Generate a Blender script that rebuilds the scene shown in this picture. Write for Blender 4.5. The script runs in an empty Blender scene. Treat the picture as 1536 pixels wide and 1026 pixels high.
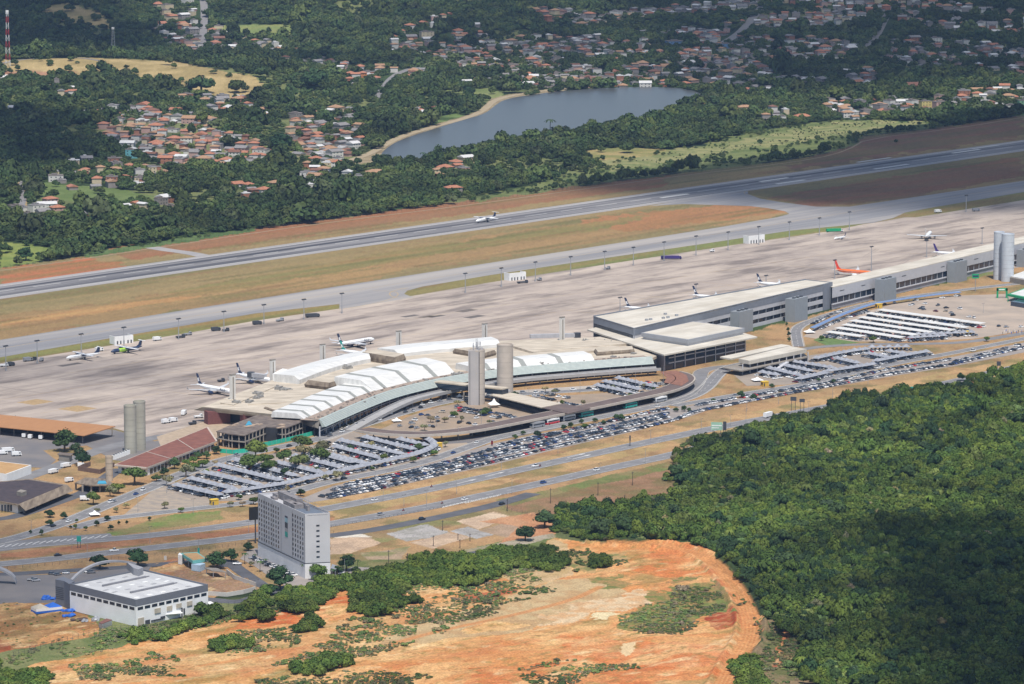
import bpy, bmesh, math, random
import numpy as np
from mathutils import Vector, Matrix, geometry
random.seed(7); rng = np.random.default_rng(7)
S = bpy.context.scene
col = S.collection
PI = math.pi
# ---------------------------------------------------------------- camera
H = 450.0; F = 6500.0; TH = math.radians(8.43)
cam_d = bpy.data.cameras.new("camera"); cam = bpy.data.objects.new("camera", cam_d); col.objects.link(cam)
cam.location = (0, 0, H); cam.rotation_euler = (PI / 2 - TH, 0, 0)
cam_d.sensor_width = 36; cam_d.lens = F / 1536 * 36; cam_d.clip_start = 5; cam_d.clip_end = 60000
S.camera = cam
S.view_settings.view_transform = 'Standard'; S.view_settings.look = 'None'
S.view_settings.gamma = 1; S.view_settings.exposure = 0.0
cT, sT = math.cos(TH), math.sin(TH)
def P(px, py, z=0.0):
    """world point of height z seen at photo pixel (px, py)"""
    u = (px - 768) / F; v = (513 - py) / F
    dx, dy, dz = u, cT + v * sT, -sT + v * cT
    t = (z - H) / dz
    return Vector((dx * t, dy * t, z))
def proj(x, y, z):
    X = x; Y = y; Z = z - H
    d = Y * cT - Z * sT; up = Y * sT + Z * cT
    return 768 + F * X / d, 513 - F * up / d
def W(pts, z=0.0): return [P(a, b, z) for a, b in pts]
# ---------------------------------------------------------------- noise (numpy)
def _h(ix, iy, s):
    n = (ix * 374761393 + iy * 668265263 + s * 1274126177) & 0xffffffff
    n = ((n ^ (n >> 13)) * 1274126177) & 0xffffffff
    return ((n ^ (n >> 16)) & 0xffff) / 65535.0
def vnoise(x, y, s=0):
    x = np.asarray(x, float); y = np.asarray(y, float)
    xi = np.floor(x).astype(np.int64); yi = np.floor(y).astype(np.int64)
    fx = x - xi; fy = y - yi
    fx = fx * fx * (3 - 2 * fx); fy = fy * fy * (3 - 2 * fy)
    a = _h(xi, yi, s); b = _h(xi + 1, yi, s); c = _h(xi, yi + 1, s); d = _h(xi + 1, yi + 1, s)
    return (a * (1 - fx) + b * fx) * (1 - fy) + (c * (1 - fx) + d * fx) * fy
def fbm(x, y, sc, s=0, o=4):
    x = np.asarray(x, float) / sc; y = np.asarray(y, float) / sc
    t = 0; a = .5; n = 0
    for i in range(o):
        t = t + a * vnoise(x * 2**i, y * 2**i, s + i * 17); n += a; a *= .5
    return t / n
def inpoly(px, py, poly):
    px = np.asarray(px); py = np.asarray(py)
    r = np.zeros(px.shape, bool)
    n = len(poly)
    j = n - 1
    for i in range(n):
        xi, yi = poly[i]; xj, yj = poly[j]
        if yi != yj:
            c = ((yi > py) != (yj > py)) & (px < (xj - xi) * (py - yi) / (yj - yi) + xi)
            r ^= c
        j = i
    return r
# ---------------------------------------------------------------- terrain
HILLS = [((90, 112), 20, 200, 130), ((330, 125), 12, 110, 110), ((90, 30), 34, 200, 260), ((560, 40), 42, 260, 300),
         ((250, 200), 11, 170, 130), ((1250, 20), 40, 420, 420), ((900, -40), 50, 500, 400), ((390, 25), 20, 150, 260)]
_HL = []
for (c, hh, sx, sy) in HILLS:
    p = P(*c); _HL.append((p.x, p.y, hh, sx, sy))
def hgt(x, y):
    x = np.asarray(x, float); y = np.asarray(y, float)
    z = np.zeros(np.broadcast(x, y).shape)
    for cx, cy, hh, sx, sy in _HL:
        z = z + hh * np.exp(-((x - cx) / sx)**2 - ((y - cy) / sy)**2)
    return z
def G(px, py):
    """point on the terrain seen at pixel"""
    p = P(px, py)
    for _ in range(8):
        p = P(px, py, float(hgt(p.x, p.y)))
    return p
# ---------------------------------------------------------------- tagging
def tag(o, label=None, cat=None, group=None, kind=None):
    if label: o['label'] = label
    if cat: o['category'] = cat
    if group: o['group'] = group
    if kind: o['kind'] = kind
    return o
def empty(name, loc, rz=0.0, label=None, cat=None, group=None, parent=None):
    o = bpy.data.objects.new(name, None); col.objects.link(o)
    o.location = loc; o.rotation_euler = (0, 0, rz); o.empty_display_size = 1
    if parent: o.parent = parent
    return tag(o, label, cat, group)
def copy_tree(o, parent=None):
    c = o.copy(); col.objects.link(c)
    if parent is not None: c.parent = parent
    for ch in o.children: copy_tree(ch, c)
    return c
# ---------------------------------------------------------------- materials
def lin(c):
    c = c / 255.0
    return c / 12.92 if c <= .04045 else ((c + .055) / 1.055)**2.4
GAIN = 1.45; SAT = .98
def C(r, g, b, k=1.0):
    """albedo of a surface that reads r,g,b in full sun"""
    q = [lin(v) / GAIN * k for v in (r, g, b)]; y = .3 * q[0] + .55 * q[1] + .15 * q[2]
    return tuple(min(.88, y + (v - y) * SAT) for v in q)
MATS = {}
def mat(name, c, rough=.8, var=.12, scale=.3, metal=0.0, bump=0.0, spec=.3, c2=None, stretch=None, detail=4):
    if name in MATS: return MATS[name]
    m = bpy.data.materials.new(name); m.use_nodes = True; MATS[name] = m
    nt = m.node_tree; N = nt.nodes; L = nt.links
    b = N['Principled BSDF']; b.inputs['Roughness'].default_value = rough; b.inputs['Metallic'].default_value = metal
    b.inputs['Specular IOR Level'].default_value = spec
    if c2 is None:
        a1 = [v * (1 - var) for v in c]; a2 = [min(.95, v * (1 + var)) for v in c]
    else: a1, a2 = c, c2
    tc = N.new('ShaderNodeTexCoord'); mr_ = N.new('ShaderNodeMapping'); mp = N.new('ShaderNodeMapping')
    if stretch: mr_.inputs['Rotation'].default_value = (0, 0, stretch[0]); mp.inputs['Scale'].default_value = (stretch[1], stretch[2], 1)
    no = N.new('ShaderNodeTexNoise'); no.inputs['Scale'].default_value = scale; no.inputs['Detail'].default_value = detail
    L.new(tc.outputs['Object'], mr_.inputs[0]); L.new(mr_.outputs[0], mp.inputs[0]); L.new(mp.outputs[0], no.inputs['Vector'])
    r = N.new('ShaderNodeValToRGB'); r.color_ramp.elements[0].position = .32; r.color_ramp.elements[1].position = .68
    r.color_ramp.elements[0].color = (*a1, 1); r.color_ramp.elements[1].color = (*a2, 1)
    L.new(no.outputs['Fac'], r.inputs[0]); L.new(r.outputs[0], b.inputs['Base Color'])
    if bump:
        bm_ = N.new('ShaderNodeBump'); bm_.inputs['Strength'].default_value = bump
        L.new(no.outputs['Fac'], bm_.inputs['Height']); L.new(bm_.outputs[0], b.inputs['Normal'])
    return m
def streak(name, c, c2, ang, sx, sy, scale, rough=.85, thr=(.35, .65), c3=None, s3=.02, grid=None, c3s=.22):
    """surface with long streaks at heading ang; optional second stain colour and slab joints"""
    if name in MATS: return MATS[name]
    m = mat(name, c, rough=rough, c2=c2, scale=scale, stretch=(ang, sx, sy), detail=6)
    nt = m.node_tree; N = nt.nodes; L = nt.links; b = N['Principled BSDF']
    ramp = [n for n in N if n.type == 'VALTORGB'][0]
    ramp.color_ramp.elements[0].position, ramp.color_ramp.elements[1].position = thr
    out = ramp.outputs[0]
    if c3:
        no = N.new('ShaderNodeTexNoise'); no.inputs['Scale'].default_value = s3; no.inputs['Detail'].default_value = 6
        no.inputs['Roughness'].default_value = .65
        tc = [n for n in N if n.type == 'TEX_COORD'][0]
        m0 = N.new('ShaderNodeMapping'); m0.inputs['Rotation'].default_value = (0, 0, ang); mp = N.new('ShaderNodeMapping'); mp.inputs['Scale'].default_value = (c3s, 1, 1)
        L.new(tc.outputs['Object'], m0.inputs[0]); L.new(m0.outputs[0], mp.inputs[0]); L.new(mp.outputs[0], no.inputs['Vector'])
        r = N.new('ShaderNodeValToRGB'); r.color_ramp.elements[0].position = .47; r.color_ramp.elements[1].position = .64
        L.new(no.outputs['Fac'], r.inputs[0])
        mx = N.new('ShaderNodeMixRGB'); mx.inputs[2].default_value = (*c3, 1)
        L.new(r.outputs[0], mx.inputs[0]); L.new(out, mx.inputs[1]); out = mx.outputs[0]
    if grid:
        tc = [n for n in N if n.type == 'TEX_COORD'][0]
        mp = N.new('ShaderNodeMapping'); mp.inputs['Rotation'].default_value = (0, 0, ang)
        br = N.new('ShaderNodeTexBrick'); br.offset = 0; br.inputs['Scale'].default_value = 1.0
        br.inputs['Brick Width'].default_value = grid; br.inputs['Row Height'].default_value = grid
        br.inputs['Mortar Size'].default_value = .10; br.inputs['Color1'].default_value = (1, 1, 1, 1); br.inputs['Color2'].default_value = (.86, .86, .86, 1)
        br.inputs['Mortar'].default_value = (.6, .6, .6, 1)
        L.new(tc.outputs['Object'], mp.inputs[0]); L.new(mp.outputs[0], br.inputs['Vector'])
        mx = N.new('ShaderNodeMixRGB'); mx.blend_type = 'MULTIPLY'; mx.inputs[0].default_value = .8
        L.new(out, mx.inputs[1]); L.new(br.outputs[0], mx.inputs[2]); out = mx.outputs[0]
    L.new(out, b.inputs['Base Color'])
    return m
def glass(name, c=(.02, .03, .045)):
    if name in MATS: return MATS[name]
    m = bpy.data.materials.new(name); m.use_nodes = True; MATS[name] = m
    b = m.node_tree.nodes['Principled BSDF']; b.inputs['Base Color'].default_value = (*c, 1)
    b.inputs['Roughness'].default_value = .12; b.inputs['Specular IOR Level'].default_value = .6
    return m
# ---------------------------------------------------------------- mesh builder
class MB:
    def __init__(s): s.v = []; s.f = []; s.m = []; s.uv = {}
    def add(s, vs, fs, mi=0):
        o = len(s.v); s.v += [tuple(v) for v in vs]
        for f in fs: s.f.append(tuple(o + i for i in f)); s.m.append(mi)
        return s
    def box(s, x0, x1, y0, y1, z0, z1, mi=0):
        return s.add([(x0, y0, z0), (x1, y0, z0), (x1, y1, z0), (x0, y1, z0), (x0, y0, z1), (x1, y0, z1), (x1, y1, z1), (x0, y1, z1)],
                     [(0, 3, 2, 1), (4, 5, 6, 7), (0, 1, 5, 4), (1, 2, 6, 5), (2, 3, 7, 6), (3, 0, 4, 7)], mi)
    def obox(s, c, a, hx, hy, z0, z1, mi=0):
        ca, sa = math.cos(a), math.sin(a); q = []
        for z in (z0, z1):
            for u, v in ((-hx, -hy), (hx, -hy), (hx, hy), (-hx, hy)):
                q.append((c[0] + u * ca - v * sa, c[1] + u * sa + v * ca, z))
        return s.add(q, [(0, 3, 2, 1), (4, 5, 6, 7), (0, 1, 5, 4), (1, 2, 6, 5), (2, 3, 7, 6), (3, 0, 4, 7)], mi)
    def prism(s, poly, z0, z1, mi=0, mtop=None, bottom=True):
        """poly: list of (x,y[,z]); z1 may be a list of top heights"""
        n = len(poly)
        area = sum(poly[i][0] * poly[(i + 1) % n][1] - poly[(i + 1) % n][0] * poly[i][1] for i in range(n))
        zt = z1 if isinstance(z1, (list, tuple)) else [z1] * n
        zb = z0 if isinstance(z0, (list, tuple)) else [z0] * n
        idx = list(range(n))
        if area < 0: idx = idx[::-1]
        b = [(poly[i][0], poly[i][1], zb[i]) for i in idx]; t = [(poly[i][0], poly[i][1], zt[i]) for i in idx]
        s.add(b + t, [(i, (i + 1) % n, n + (i + 1) % n, n + i) for i in range(n)], mi)
        tris = geometry.tessellate_polygon([[Vector((p[0], p[1], 0)) for p in t]])
        def up(tr):
            a, b_, c_ = [Vector((t[k][0], t[k][1], 0)) for k in tr]
            return tr if (b_ - a).cross(c_ - a).z > 0 else tr[::-1]
        tris = [up(tuple(tr)) for tr in tris]
        s.add(t, tris, mi if mtop is None else mtop)
        if bottom: s.add(b, [tr[::-1] for tr in tris], mi)
        return s
    def loft(s, rows, mi=0, closed=False):
        """rows: equal-length lists of points; quads between successive rows"""
        n = len(rows[0]); vs = [p for r in rows for p in r]; fs = []
        for i in range(len(rows) - 1):
            for j in range(n - 1 + (1 if closed else 0)):
                k = (j + 1) % n
                fs.append((i * n + j, i * n + k, (i + 1) * n + k, (i + 1) * n + j))
        return s.add(vs, fs, mi)
    def tube(s, a, b, r0, r1=None, n=6, mi=0, cap=True):
        a = Vector(a); b = Vector(b); d = (b - a).normalized(); r1 = r0 if r1 is None else r1
        u = d.orthogonal().normalized(); w = d.cross(u); q = []
        for p, r in ((a, r0), (b, r1)):
            for i in range(n):
                t = 2 * PI * i / n; q.append(p + u * (r * math.cos(t)) + w * (r * math.sin(t)))
        fs = [(i, (i + 1) % n, n + (i + 1) % n, n + i) for i in range(n)]
        if cap: fs += [tuple(range(n))[::-1], tuple(range(n, 2 * n))]
        return s.add(q, fs, mi)
    def ball(s, c, rx, ry, rz, nu=10, nv=6, mi=0, jit=0):
        vs = [(c[0], c[1], c[2] - rz)]
        for j in range(1, nv):
            p = PI * j / nv
            for i in range(nu):
                t = 2 * PI * i / nu; k = 1 + random.uniform(-jit, jit)
                vs.append((c[0] + rx * k * math.sin(p) * math.cos(t), c[1] + ry * k * math.sin(p) * math.sin(t), c[2] - rz * k * math.cos(p)))
        vs.append((c[0], c[1], c[2] + rz)); fs = []
        for i in range(nu): fs.append((0, 1 + (i + 1) % nu, 1 + i))
        for j in range(nv - 2):
            for i in range(nu):
                a = 1 + j * nu; fs.append((a + i, a + (i + 1) % nu, a + nu + (i + 1) % nu, a + nu + i))
        e = len(vs) - 1; a = 1 + (nv - 2) * nu
        for i in range(nu): fs.append((a + i, a + (i + 1) % nu, e))
        return s.add(vs, fs, mi)
    def mesh(s, name, mats, smooth=False):
        me = bpy.data.meshes.new(name); me.from_pydata([tuple(v) for v in s.v], [], s.f)
        if not isinstance(mats, (list, tuple)): mats = [mats]
        for m in mats: me.materials.append(m)
        me.polygons.foreach_set('material_index', s.m)
        if smooth: me.polygons.foreach_set('use_smooth', [True] * len(s.f))
        me.update(); return me
    def obj(s, name, mats, parent=None, label=None, cat=None, group=None, kind=None, smooth=False, origin=None):
        if origin is not None:
            o_ = Vector(origin); s.v = [(v[0] - o_.x, v[1] - o_.y, v[2] - o_.z) for v in s.v]
        o = bpy.data.objects.new(name, s.mesh(name, mats, smooth)); col.objects.link(o)
        if origin is not None: o.location = origin
        if parent: o.parent = parent
        return tag(o, label, cat, group, kind)
def part(mb, name, mats, parent, smooth=False, label=None, kind=None):
    """mesh given in world coordinates, made a child of a parent Empty standing at its location (no rotation)"""
    par = Vector((0, 0, 0)); q = parent
    while q: par += q.location; q = q.parent
    mb.v = [(v[0] - par.x, v[1] - par.y, v[2] - par.z) for v in mb.v]
    return mb.obj(name, mats, parent, smooth=smooth, label=label, kind=kind)
def resample(pts, n):
    pts = [Vector(p) for p in pts]; d = [0]
    for a, b in zip(pts, pts[1:]): d.append(d[-1] + (b - a).length)
    out = []
    for k in range(n):
        t = d[-1] * k / (n - 1); i = 0
        while i < len(d) - 2 and d[i + 1] < t: i += 1
        f = (t - d[i]) / max(1e-6, d[i + 1] - d[i]); out.append(pts[i].lerp(pts[i + 1], f))
    return out
def smooth_line(pts, it=2):
    """Chaikin"""
    pts = [Vector(p) for p in pts]
    for _ in range(it):
        q = [pts[0]]
        for a, b in zip(pts, pts[1:]): q += [a.lerp(b, .25), a.lerp(b, .75)]
        q.append(pts[-1]); pts = q
    return pts
def offset_line(pts, d):
    out = []
    for i, p in enumerate(pts):
        a = pts[max(0, i - 1)]; b = pts[min(len(pts) - 1, i + 1)]
        t = (b - a); t.z = 0; t.normalize(); out.append(Vector((p.x - t.y * d, p.y + t.x * d, p.z)))
    return out
# ---------------------------------------------------------------- world, sun
SUN_EL = math.radians(63); SUN_AZ = math.radians(-80)          # azimuth from +X towards +Y
sv = Vector((math.cos(SUN_EL) * math.cos(SUN_AZ), math.cos(SUN_EL) * math.sin(SUN_AZ), math.sin(SUN_EL)))
wd = bpy.data.worlds.new("World"); S.world = wd; wd.use_nodes = True
nt = wd.node_tree; bg = nt.nodes['Background']; sk = nt.nodes.new('ShaderNodeTexSky'); sk.sky_type = 'NISHITA'
sk.sun_disc = False; sk.sun_elevation = SUN_EL; sk.sun_rotation = PI / 2 - SUN_AZ
nt.links.new(sk.outputs[0], bg.inputs[0]); bg.inputs[1].default_value = .12
sl = bpy.data.lights.new("sun", 'SUN'); sl.energy = 4.6; sl.angle = math.radians(.5); sl.color = (1, .955, .89)
so = bpy.data.objects.new("sun", sl); col.objects.link(so); so.rotation_euler = sv.to_track_quat('Z', 'Y').to_euler(); so.location = (0, 3000, 3000)
S.view_settings.exposure = .12
# ---------------------------------------------------------------- land cover regions, traced on the ground
AIR_FAR = [(-200, 428), (0, 402), (100, 388), (225, 369), (384, 345), (512, 327), (700, 304), (850, 283), (1024, 259), (1130, 247), (1224, 234),
           (1270, 222), (1300, 204), (1424, 190), (1536, 172), (1750, 138)]
AIRFIELD = AIR_FAR + [(1750, 330), (1536, 330), (1290, 345), (1000, 400), (600, 470), (0, 570), (-200, 600)]
LAKE = [(569, 238), (576, 226), (598, 212), (640, 198), (690, 183), (728, 172), (742, 160), (757, 150), (800, 143), (850, 137), (930, 132), (1010, 132), (1045, 138), (1062, 148), (1040, 156),
        (1000, 170), (960, 180), (900, 195), (825, 200), (760, 212), (700, 227), (640, 240), (590, 246)]
BANK = [(520, 242), (560, 226), (592, 206), (640, 190), (690, 176), (722, 164), (736, 148), (760, 142), (800, 136), (850, 131), (850, 136), (800, 142), (764, 150), (754, 160), (738, 174), (690, 188), (640, 202), (600, 220), (575, 240), (540, 246)]
g_dark = C(52, 66, 42); g_mid = C(74, 92, 50); g_lite = C(120, 138, 72); tan = C(176, 152, 108); tan2 = C(196, 172, 120)
dirt = C(202, 132, 88); dirt_r = C(176, 88, 58); dirt_p = C(216, 164, 118); sand = C(226, 192, 146); redd = C(146, 72, 50)
brown = C(150, 118, 84); fieldb = C(158, 128, 92)
PAINT = [  # (polygon, colour, second colour, warp metres, blotch metres)
 (AIRFIELD, C(164, 142, 98), C(148, 134, 92), 0, 60),
 ([(0, 405), (130, 386), (200, 398), (100, 420), (0, 430)], C(198, 122, 84), C(168, 124, 82), 14, 30),
 ([(-100, 480), (100, 462), (560, 392), (640, 395), (560, 420), (380, 450), (200, 478), (0, 508), (-100, 520)], C(176, 144, 98), C(162, 134, 92), 12, 40),
 ([(700, 355), (900, 330), (1130, 300), (1190, 316), (1150, 330), (1000, 348), (860, 368), (640, 400), (560, 405)], C(174, 142, 98), C(164, 136, 94), 10, 26),
 ([(860, 330), (1140, 300), (1190, 318), (1060, 332), (940, 348)], C(184, 132, 90), C(172, 128, 86), 10, 26),
 ([(0, 480), (140, 462), (300, 440), (300, 446), (140, 470), (0, 490)], C(196, 158, 104), C(184, 140, 92), 4, 20),
 ([(150, 375), (330, 350), (900, 275), (1000, 262), (1000, 278), (700, 320), (400, 362), (200, 390)], C(160, 122, 88), C(166, 116, 82), 8, 40),
 ([(1150, 262), (1300, 206), (1536, 174), (1536, 205), (1300, 240)], C(150, 112, 90), C(134, 116, 84), 20, 30),
 ([(1150, 296), (1536, 235), (1536, 262), (1340, 300), (1220, 312)], C(150, 118, 88), C(156, 112, 84), 10, 30),
 ([(606, 440), (633, 430), (733, 413), (860, 394), (1060, 365), (1185, 345), (1295, 333), (1292, 338), (1110, 367), (860, 405), (700, 430), (606, 447)], C(134, 140, 82), C(150, 138, 86), 0, 30),
 ([(-150, 560), (0, 535), (150, 510), (384, 469), (512, 454), (512, 465), (284, 500), (0, 546), (-150, 572)], C(140, 138, 80), C(158, 136, 84), 0, 30),
 ([(1357, 319), (1536, 286), (1700, 262), (1700, 276), (1536, 300), (1374, 326)], C(140, 140, 86), C(150, 132, 86), 0, 30),
 ([(240, 440), (620, 372), (900, 332), (980, 322), (900, 345), (620, 388), (300, 445)], C(146, 136, 86), C(166, 136, 90), 8, 40),
 # town and woodland beyond
 ([(0, 90), (130, 86), (260, 92), (385, 116), (408, 152), (340, 148), (280, 132), (200, 118), (150, 112), (0, 104)], tan2, C(170, 150, 100), 8, 25),
 ([(0, 106), (110, 106), (150, 112), (130, 118), (60, 116), (0, 118)], C(186, 140, 110), tan, 5, 15),
 ([(60, 12), (100, 4), (150, 20), (172, 44), (120, 36), (70, 28)], tan2, C(150, 140, 92), 10, 30),
 ([(318, 38), (438, 36), (440, 54), (360, 56), (322, 46)], C(132, 146, 86), C(150, 154, 92), 3, 15),
 ([(660, 136), (740, 132), (756, 142), (736, 150), (700, 152), (664, 146)], C(140, 148, 92), C(118, 132, 76), 6, 20),
 ([(640, 176), (690, 170), (700, 178), (660, 190)], C(120, 140, 80), g_mid, 6, 20),
 (BANK, C(176, 160, 128), C(150, 132, 102), 2, 12),
 ([(40, 272), (86, 276), (200, 286), (250, 302), (160, 308), (60, 300)], C(108, 126, 70), C(120, 136, 80), 10, 14),
 ([(0, 362), (40, 366), (90, 376), (60, 392), (0, 402)], C(150, 158, 84), C(128, 144, 76), 5, 20),
 ([(26, 270), (36, 272), (44, 308), (34, 312), (28, 292)], C(190, 168, 140), tan, 2, 10),
 ([(140, 378), (300, 352), (384, 342), (384, 347), (200, 376), (120, 388)], C(112, 132, 80), C(92, 116, 66), 4, 16),
 ([(700, 300), (760, 286), (860, 262), (1000, 232), (1130, 196), (1250, 180), (1400, 182), (1424, 189), (1300, 203), (1270, 221), (1224, 233), (1130, 246), (1024, 258), (850, 282), (720, 302)], C(128, 136, 84), C(104, 118, 68), 12, 14),
 ([(880, 240), (1000, 224), (1100, 212), (1180, 196), (1250, 184), (1330, 180), (1400, 184), (1300, 198), (1240, 206), (1160, 220), (1080, 230), (1000, 246), (920, 256)], C(160, 156, 106), C(128, 136, 84), 14, 12),
 ([(860, 232), (900, 222), (960, 222), (1010, 226), (960, 236), (900, 240)], C(180, 160, 108), C(140, 140, 84), 6, 20),
 ([(1470, 168), (1536, 160), (1536, 172), (1480, 178)], C(124, 156, 84), C(132, 162, 84), 2, 20),
 ([(880, 50), (1020, 46), (1040, 56), (960, 66), (890, 60)], C(96, 118, 62), g_mid, 8, 20),
 # ground round the terminal and roads: dry grass
 ([(-200, 640), (0, 640), (180, 620), (320, 600), (700, 560), (1000, 540), (1120, 500), (1300, 450), (1536, 400), (1750, 360), (1750, 520), (1536, 545), (1400, 575), (1284, 600), (1180, 625), (1060, 660), (1030, 690), (1010, 745), (900, 760), (830, 790), (600, 850), (500, 870), (300, 900), (-200, 930)], C(176, 146, 104), C(190, 152, 108), 6, 20),
 ([(160, 800), (260, 770), (330, 765), (336, 778), (250, 792), (180, 806)], C(124, 142, 76), C(150, 140, 90), 5, 14),
 ([(384, 760), (640, 725), (1000, 645), (1284, 585), (1536, 535), (1536, 560), (1284, 612), (1000, 672), (640, 750), (384, 800)], C(202, 164, 116), C(182, 156, 106), 3, 18),
 ([(0, 830), (383, 790), (500, 772), (500, 782), (383, 799), (200, 818), (0, 840)], C(168, 116, 84), C(186, 134, 96), 2, 16),
 ([(500, 802), (760, 752), (1010, 692), (1012, 745), (900, 775), (780, 770), (720, 780), (500, 830)], C(160, 136, 98), C(150, 144, 94), 5, 18),
 ([(760, 756), (860, 728), (1010, 694), (1012, 745), (950, 752), (900, 762), (830, 776), (790, 772), (762, 764)], C(164, 128, 98), C(152, 118, 88), 3, 14),
 ([(740, 750), (800, 740), (1000, 692), (1020, 690), (1016, 702), (860, 736), (770, 758)], C(124, 134, 78), C(150, 136, 92), 3, 12),
 ([(496, 808), (538, 800), (572, 814), (528, 830), (496, 832)], C(212, 182, 152), C(190, 164, 138), 2, 8),
 ([(540, 800), (560, 806), (500, 806)], C(232, 222, 204), None, 1, 9),
 ([(580, 800), (640, 786), (680, 800), (610, 812)], C(186, 180, 174), C(164, 160, 150), 3, 7),
 ([(616, 814), (672, 798), (708, 806), (650, 822)], C(214, 186, 156), C(192, 166, 140), 2, 8),
 ([(684, 782), (740, 768), (770, 776), (716, 794)], C(224, 198, 168), C(204, 176, 148), 2, 8),
 ([(672, 796), (700, 790), (740, 802), (716, 808)], C(180, 176, 172), C(166, 160, 152), 2, 7),
 ([(716, 796), (780, 778), (802, 784), (800, 800), (760, 806)], C(186, 158, 132), C(170, 146, 118), 2, 12),
 ([(540, 830), (620, 820), (600, 838), (556, 842)], C(180, 156, 128), C(140, 138, 92), 3, 12),
 ([(500, 842), (560, 838), (620, 838), (700, 825), (830, 795), (840, 808), (700, 840), (580, 862), (530, 868)], C(112, 120, 72), C(140, 132, 88), 4, 10),
 ([(720, 782), (800, 768), (830, 784), (836, 800), (820, 806), (770, 812), (742, 818), (780, 790)], C(206, 156, 116), C(196, 140, 100), 2, 12),
 ([(600, 846), (640, 836), (680, 828), (760, 812), (830, 800), (836, 808), (700, 836), (660, 842), (610, 852)], C(184, 172, 150), C(160, 150, 120), 1, 12),
 # lower left
 ([(-100, 880), (0, 905), (100, 905), (150, 935), (150, 960), (60, 985), (-100, 1000)], C(150, 122, 84), C(170, 126, 84), 4, 16),
 ([(-100, 955), (10, 960), (30, 985), (-100, 1000)], C(150, 82, 58), C(140, 90, 60), 4, 10),
 ([(56, 962), (100, 945), (150, 942), (160, 950), (90, 972), (60, 975)], C(206, 156, 108), C(186, 140, 92), 4, 10),
 ([(-100, 998), (150, 952), (300, 915), (400, 890), (560, 860), (700, 832), (840, 806), (840, 1040), (-100, 1040)], C(112, 124, 72), C(134, 136, 88), 4, 12),
 ([(226, 848), (270, 836), (300, 846), (384, 874), (380, 884), (315, 892), (300, 880), (240, 862)], C(150, 124, 104), C(166, 138, 116), 2, 16),
 # bare orange earth
 ([(20, 1010), (60, 996), (180, 972), (300, 934), (380, 922), (440, 908), (520, 880), (560, 870), (640, 868), (700, 858), (760, 862), (830, 842), (815, 816), (840, 806), (900, 816), (980, 812), (1060, 816), (1075, 830), (1068, 844), (1100, 864), (1122, 890), (1132, 912), (1140, 930), (1142, 955), (1130, 975), (1114, 1000), (1100, 1040), (20, 1040)], C(212, 150, 96), C(216, 166, 114), 5, 18),
 ([(380, 922), (440, 908), (490, 896), (560, 886), (560, 902), (480, 910), (500, 928), (400, 940), (330, 948), (360, 934)], C(202, 112, 66), C(212, 134, 84), 5, 10),
 ([(60, 1000), (200, 985), (420, 948), (560, 925), (700, 895), (800, 870), (840, 868), (860, 890), (840, 920), (700, 960), (500, 990), (300, 1020), (60, 1030)], C(212, 176, 128), C(206, 160, 112), 7, 14),
 ([(600, 940), (760, 900), (830, 870), (900, 868), (930, 890), (880, 920), (760, 950), (650, 962), (560, 970)], C(208, 180, 134), C(198, 162, 116), 8, 8),
 ([(800, 930), (850, 905), (960, 885), (1000, 892), (960, 905), (900, 924), (840, 936)], C(228, 200, 160), C(218, 174, 126), 13, 5),
 ([(690, 946), (740, 930), (800, 936), (760, 944), (700, 952)], C(228, 190, 140), C(218, 172, 118), 4, 8),
 ([(880, 930), (920, 918), (940, 918), (900, 932)], C(236, 216, 170), None, 9, 8),
 ([(945, 840), (1000, 815), (1060, 818), (1075, 840), (1068, 860), (1000, 868), (955, 858)], C(212, 134, 82), C(220, 150, 98), 5, 12),
 ([(740, 862), (815, 816), (840, 808), (862, 822), (850, 862), (800, 880)], C(196, 166, 116), C(214, 182, 138), 6, 8),
 ([(850, 822), (930, 830), (945, 846), (900, 858), (868, 860), (850, 850)], C(140, 138, 84), C(196, 160, 108), 14, 4),
 ([(886, 868), (940, 860), (950, 874), (900, 886)], C(124, 132, 74), C(176, 144, 92), 12, 3),
 ([(830, 950), (900, 958), (1060, 968), (1120, 975), (1100, 1000), (900, 1000), (840, 985)], C(210, 134, 84), C(222, 162, 116), 6, 12),
 ([(830, 968), (880, 950), (900, 960), (880, 984), (840, 982)], C(226, 178, 130), C(214, 152, 102), 12, 5),
 ([(940, 965), (960, 958), (962, 968), (946, 985), (936, 982)], C(234, 204, 156), None, 9, 8),
 ([(700, 890), (790, 878), (770, 892), (700, 902)], C(176, 92, 66), C(190, 120, 84), 4, 8),
 ([(700, 1000), (870, 990), (1000, 1000), (1090, 1010), (1080, 1040), (700, 1040)], C(206, 126, 76), C(216, 150, 98), 5, 12),
 ([(1060, 930), (1090, 908), (1106, 925), (1108, 938), (1078, 946)], C(164, 74, 48), C(176, 92, 58), 4, 6),
 ([(960, 905), (1010, 880), (1060, 876), (1100, 895), (1096, 906), (1060, 930), (1010, 950), (950, 950), (930, 935)], C(124, 134, 72), C(166, 138, 86), 14, 5),
 ([(1070, 860), (1098, 870), (1118, 895), (1096, 902), (1070, 885)], C(140, 138, 84), C(178, 138, 96), 4, 7),
 ([(1010, 866), (1060, 862), (1060, 870), (1010, 876)], C(122, 132, 74), C(180, 140, 92), 10, 3),
 ([(1075, 836), (1068, 848), (1085, 866), (1108, 896), (1124, 920), (1130, 940), (1118, 950), (1102, 915), (1080, 880), (1052, 850)], C(216, 146, 100), C(206, 134, 90), 2, 20),
 ([(1142, 930), (1165, 925), (1185, 945), (1200, 985), (1230, 1040), (1105, 1040), (1120, 995), (1140, 965)], C(150, 128, 96), C(110, 112, 68), 5, 9),
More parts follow.
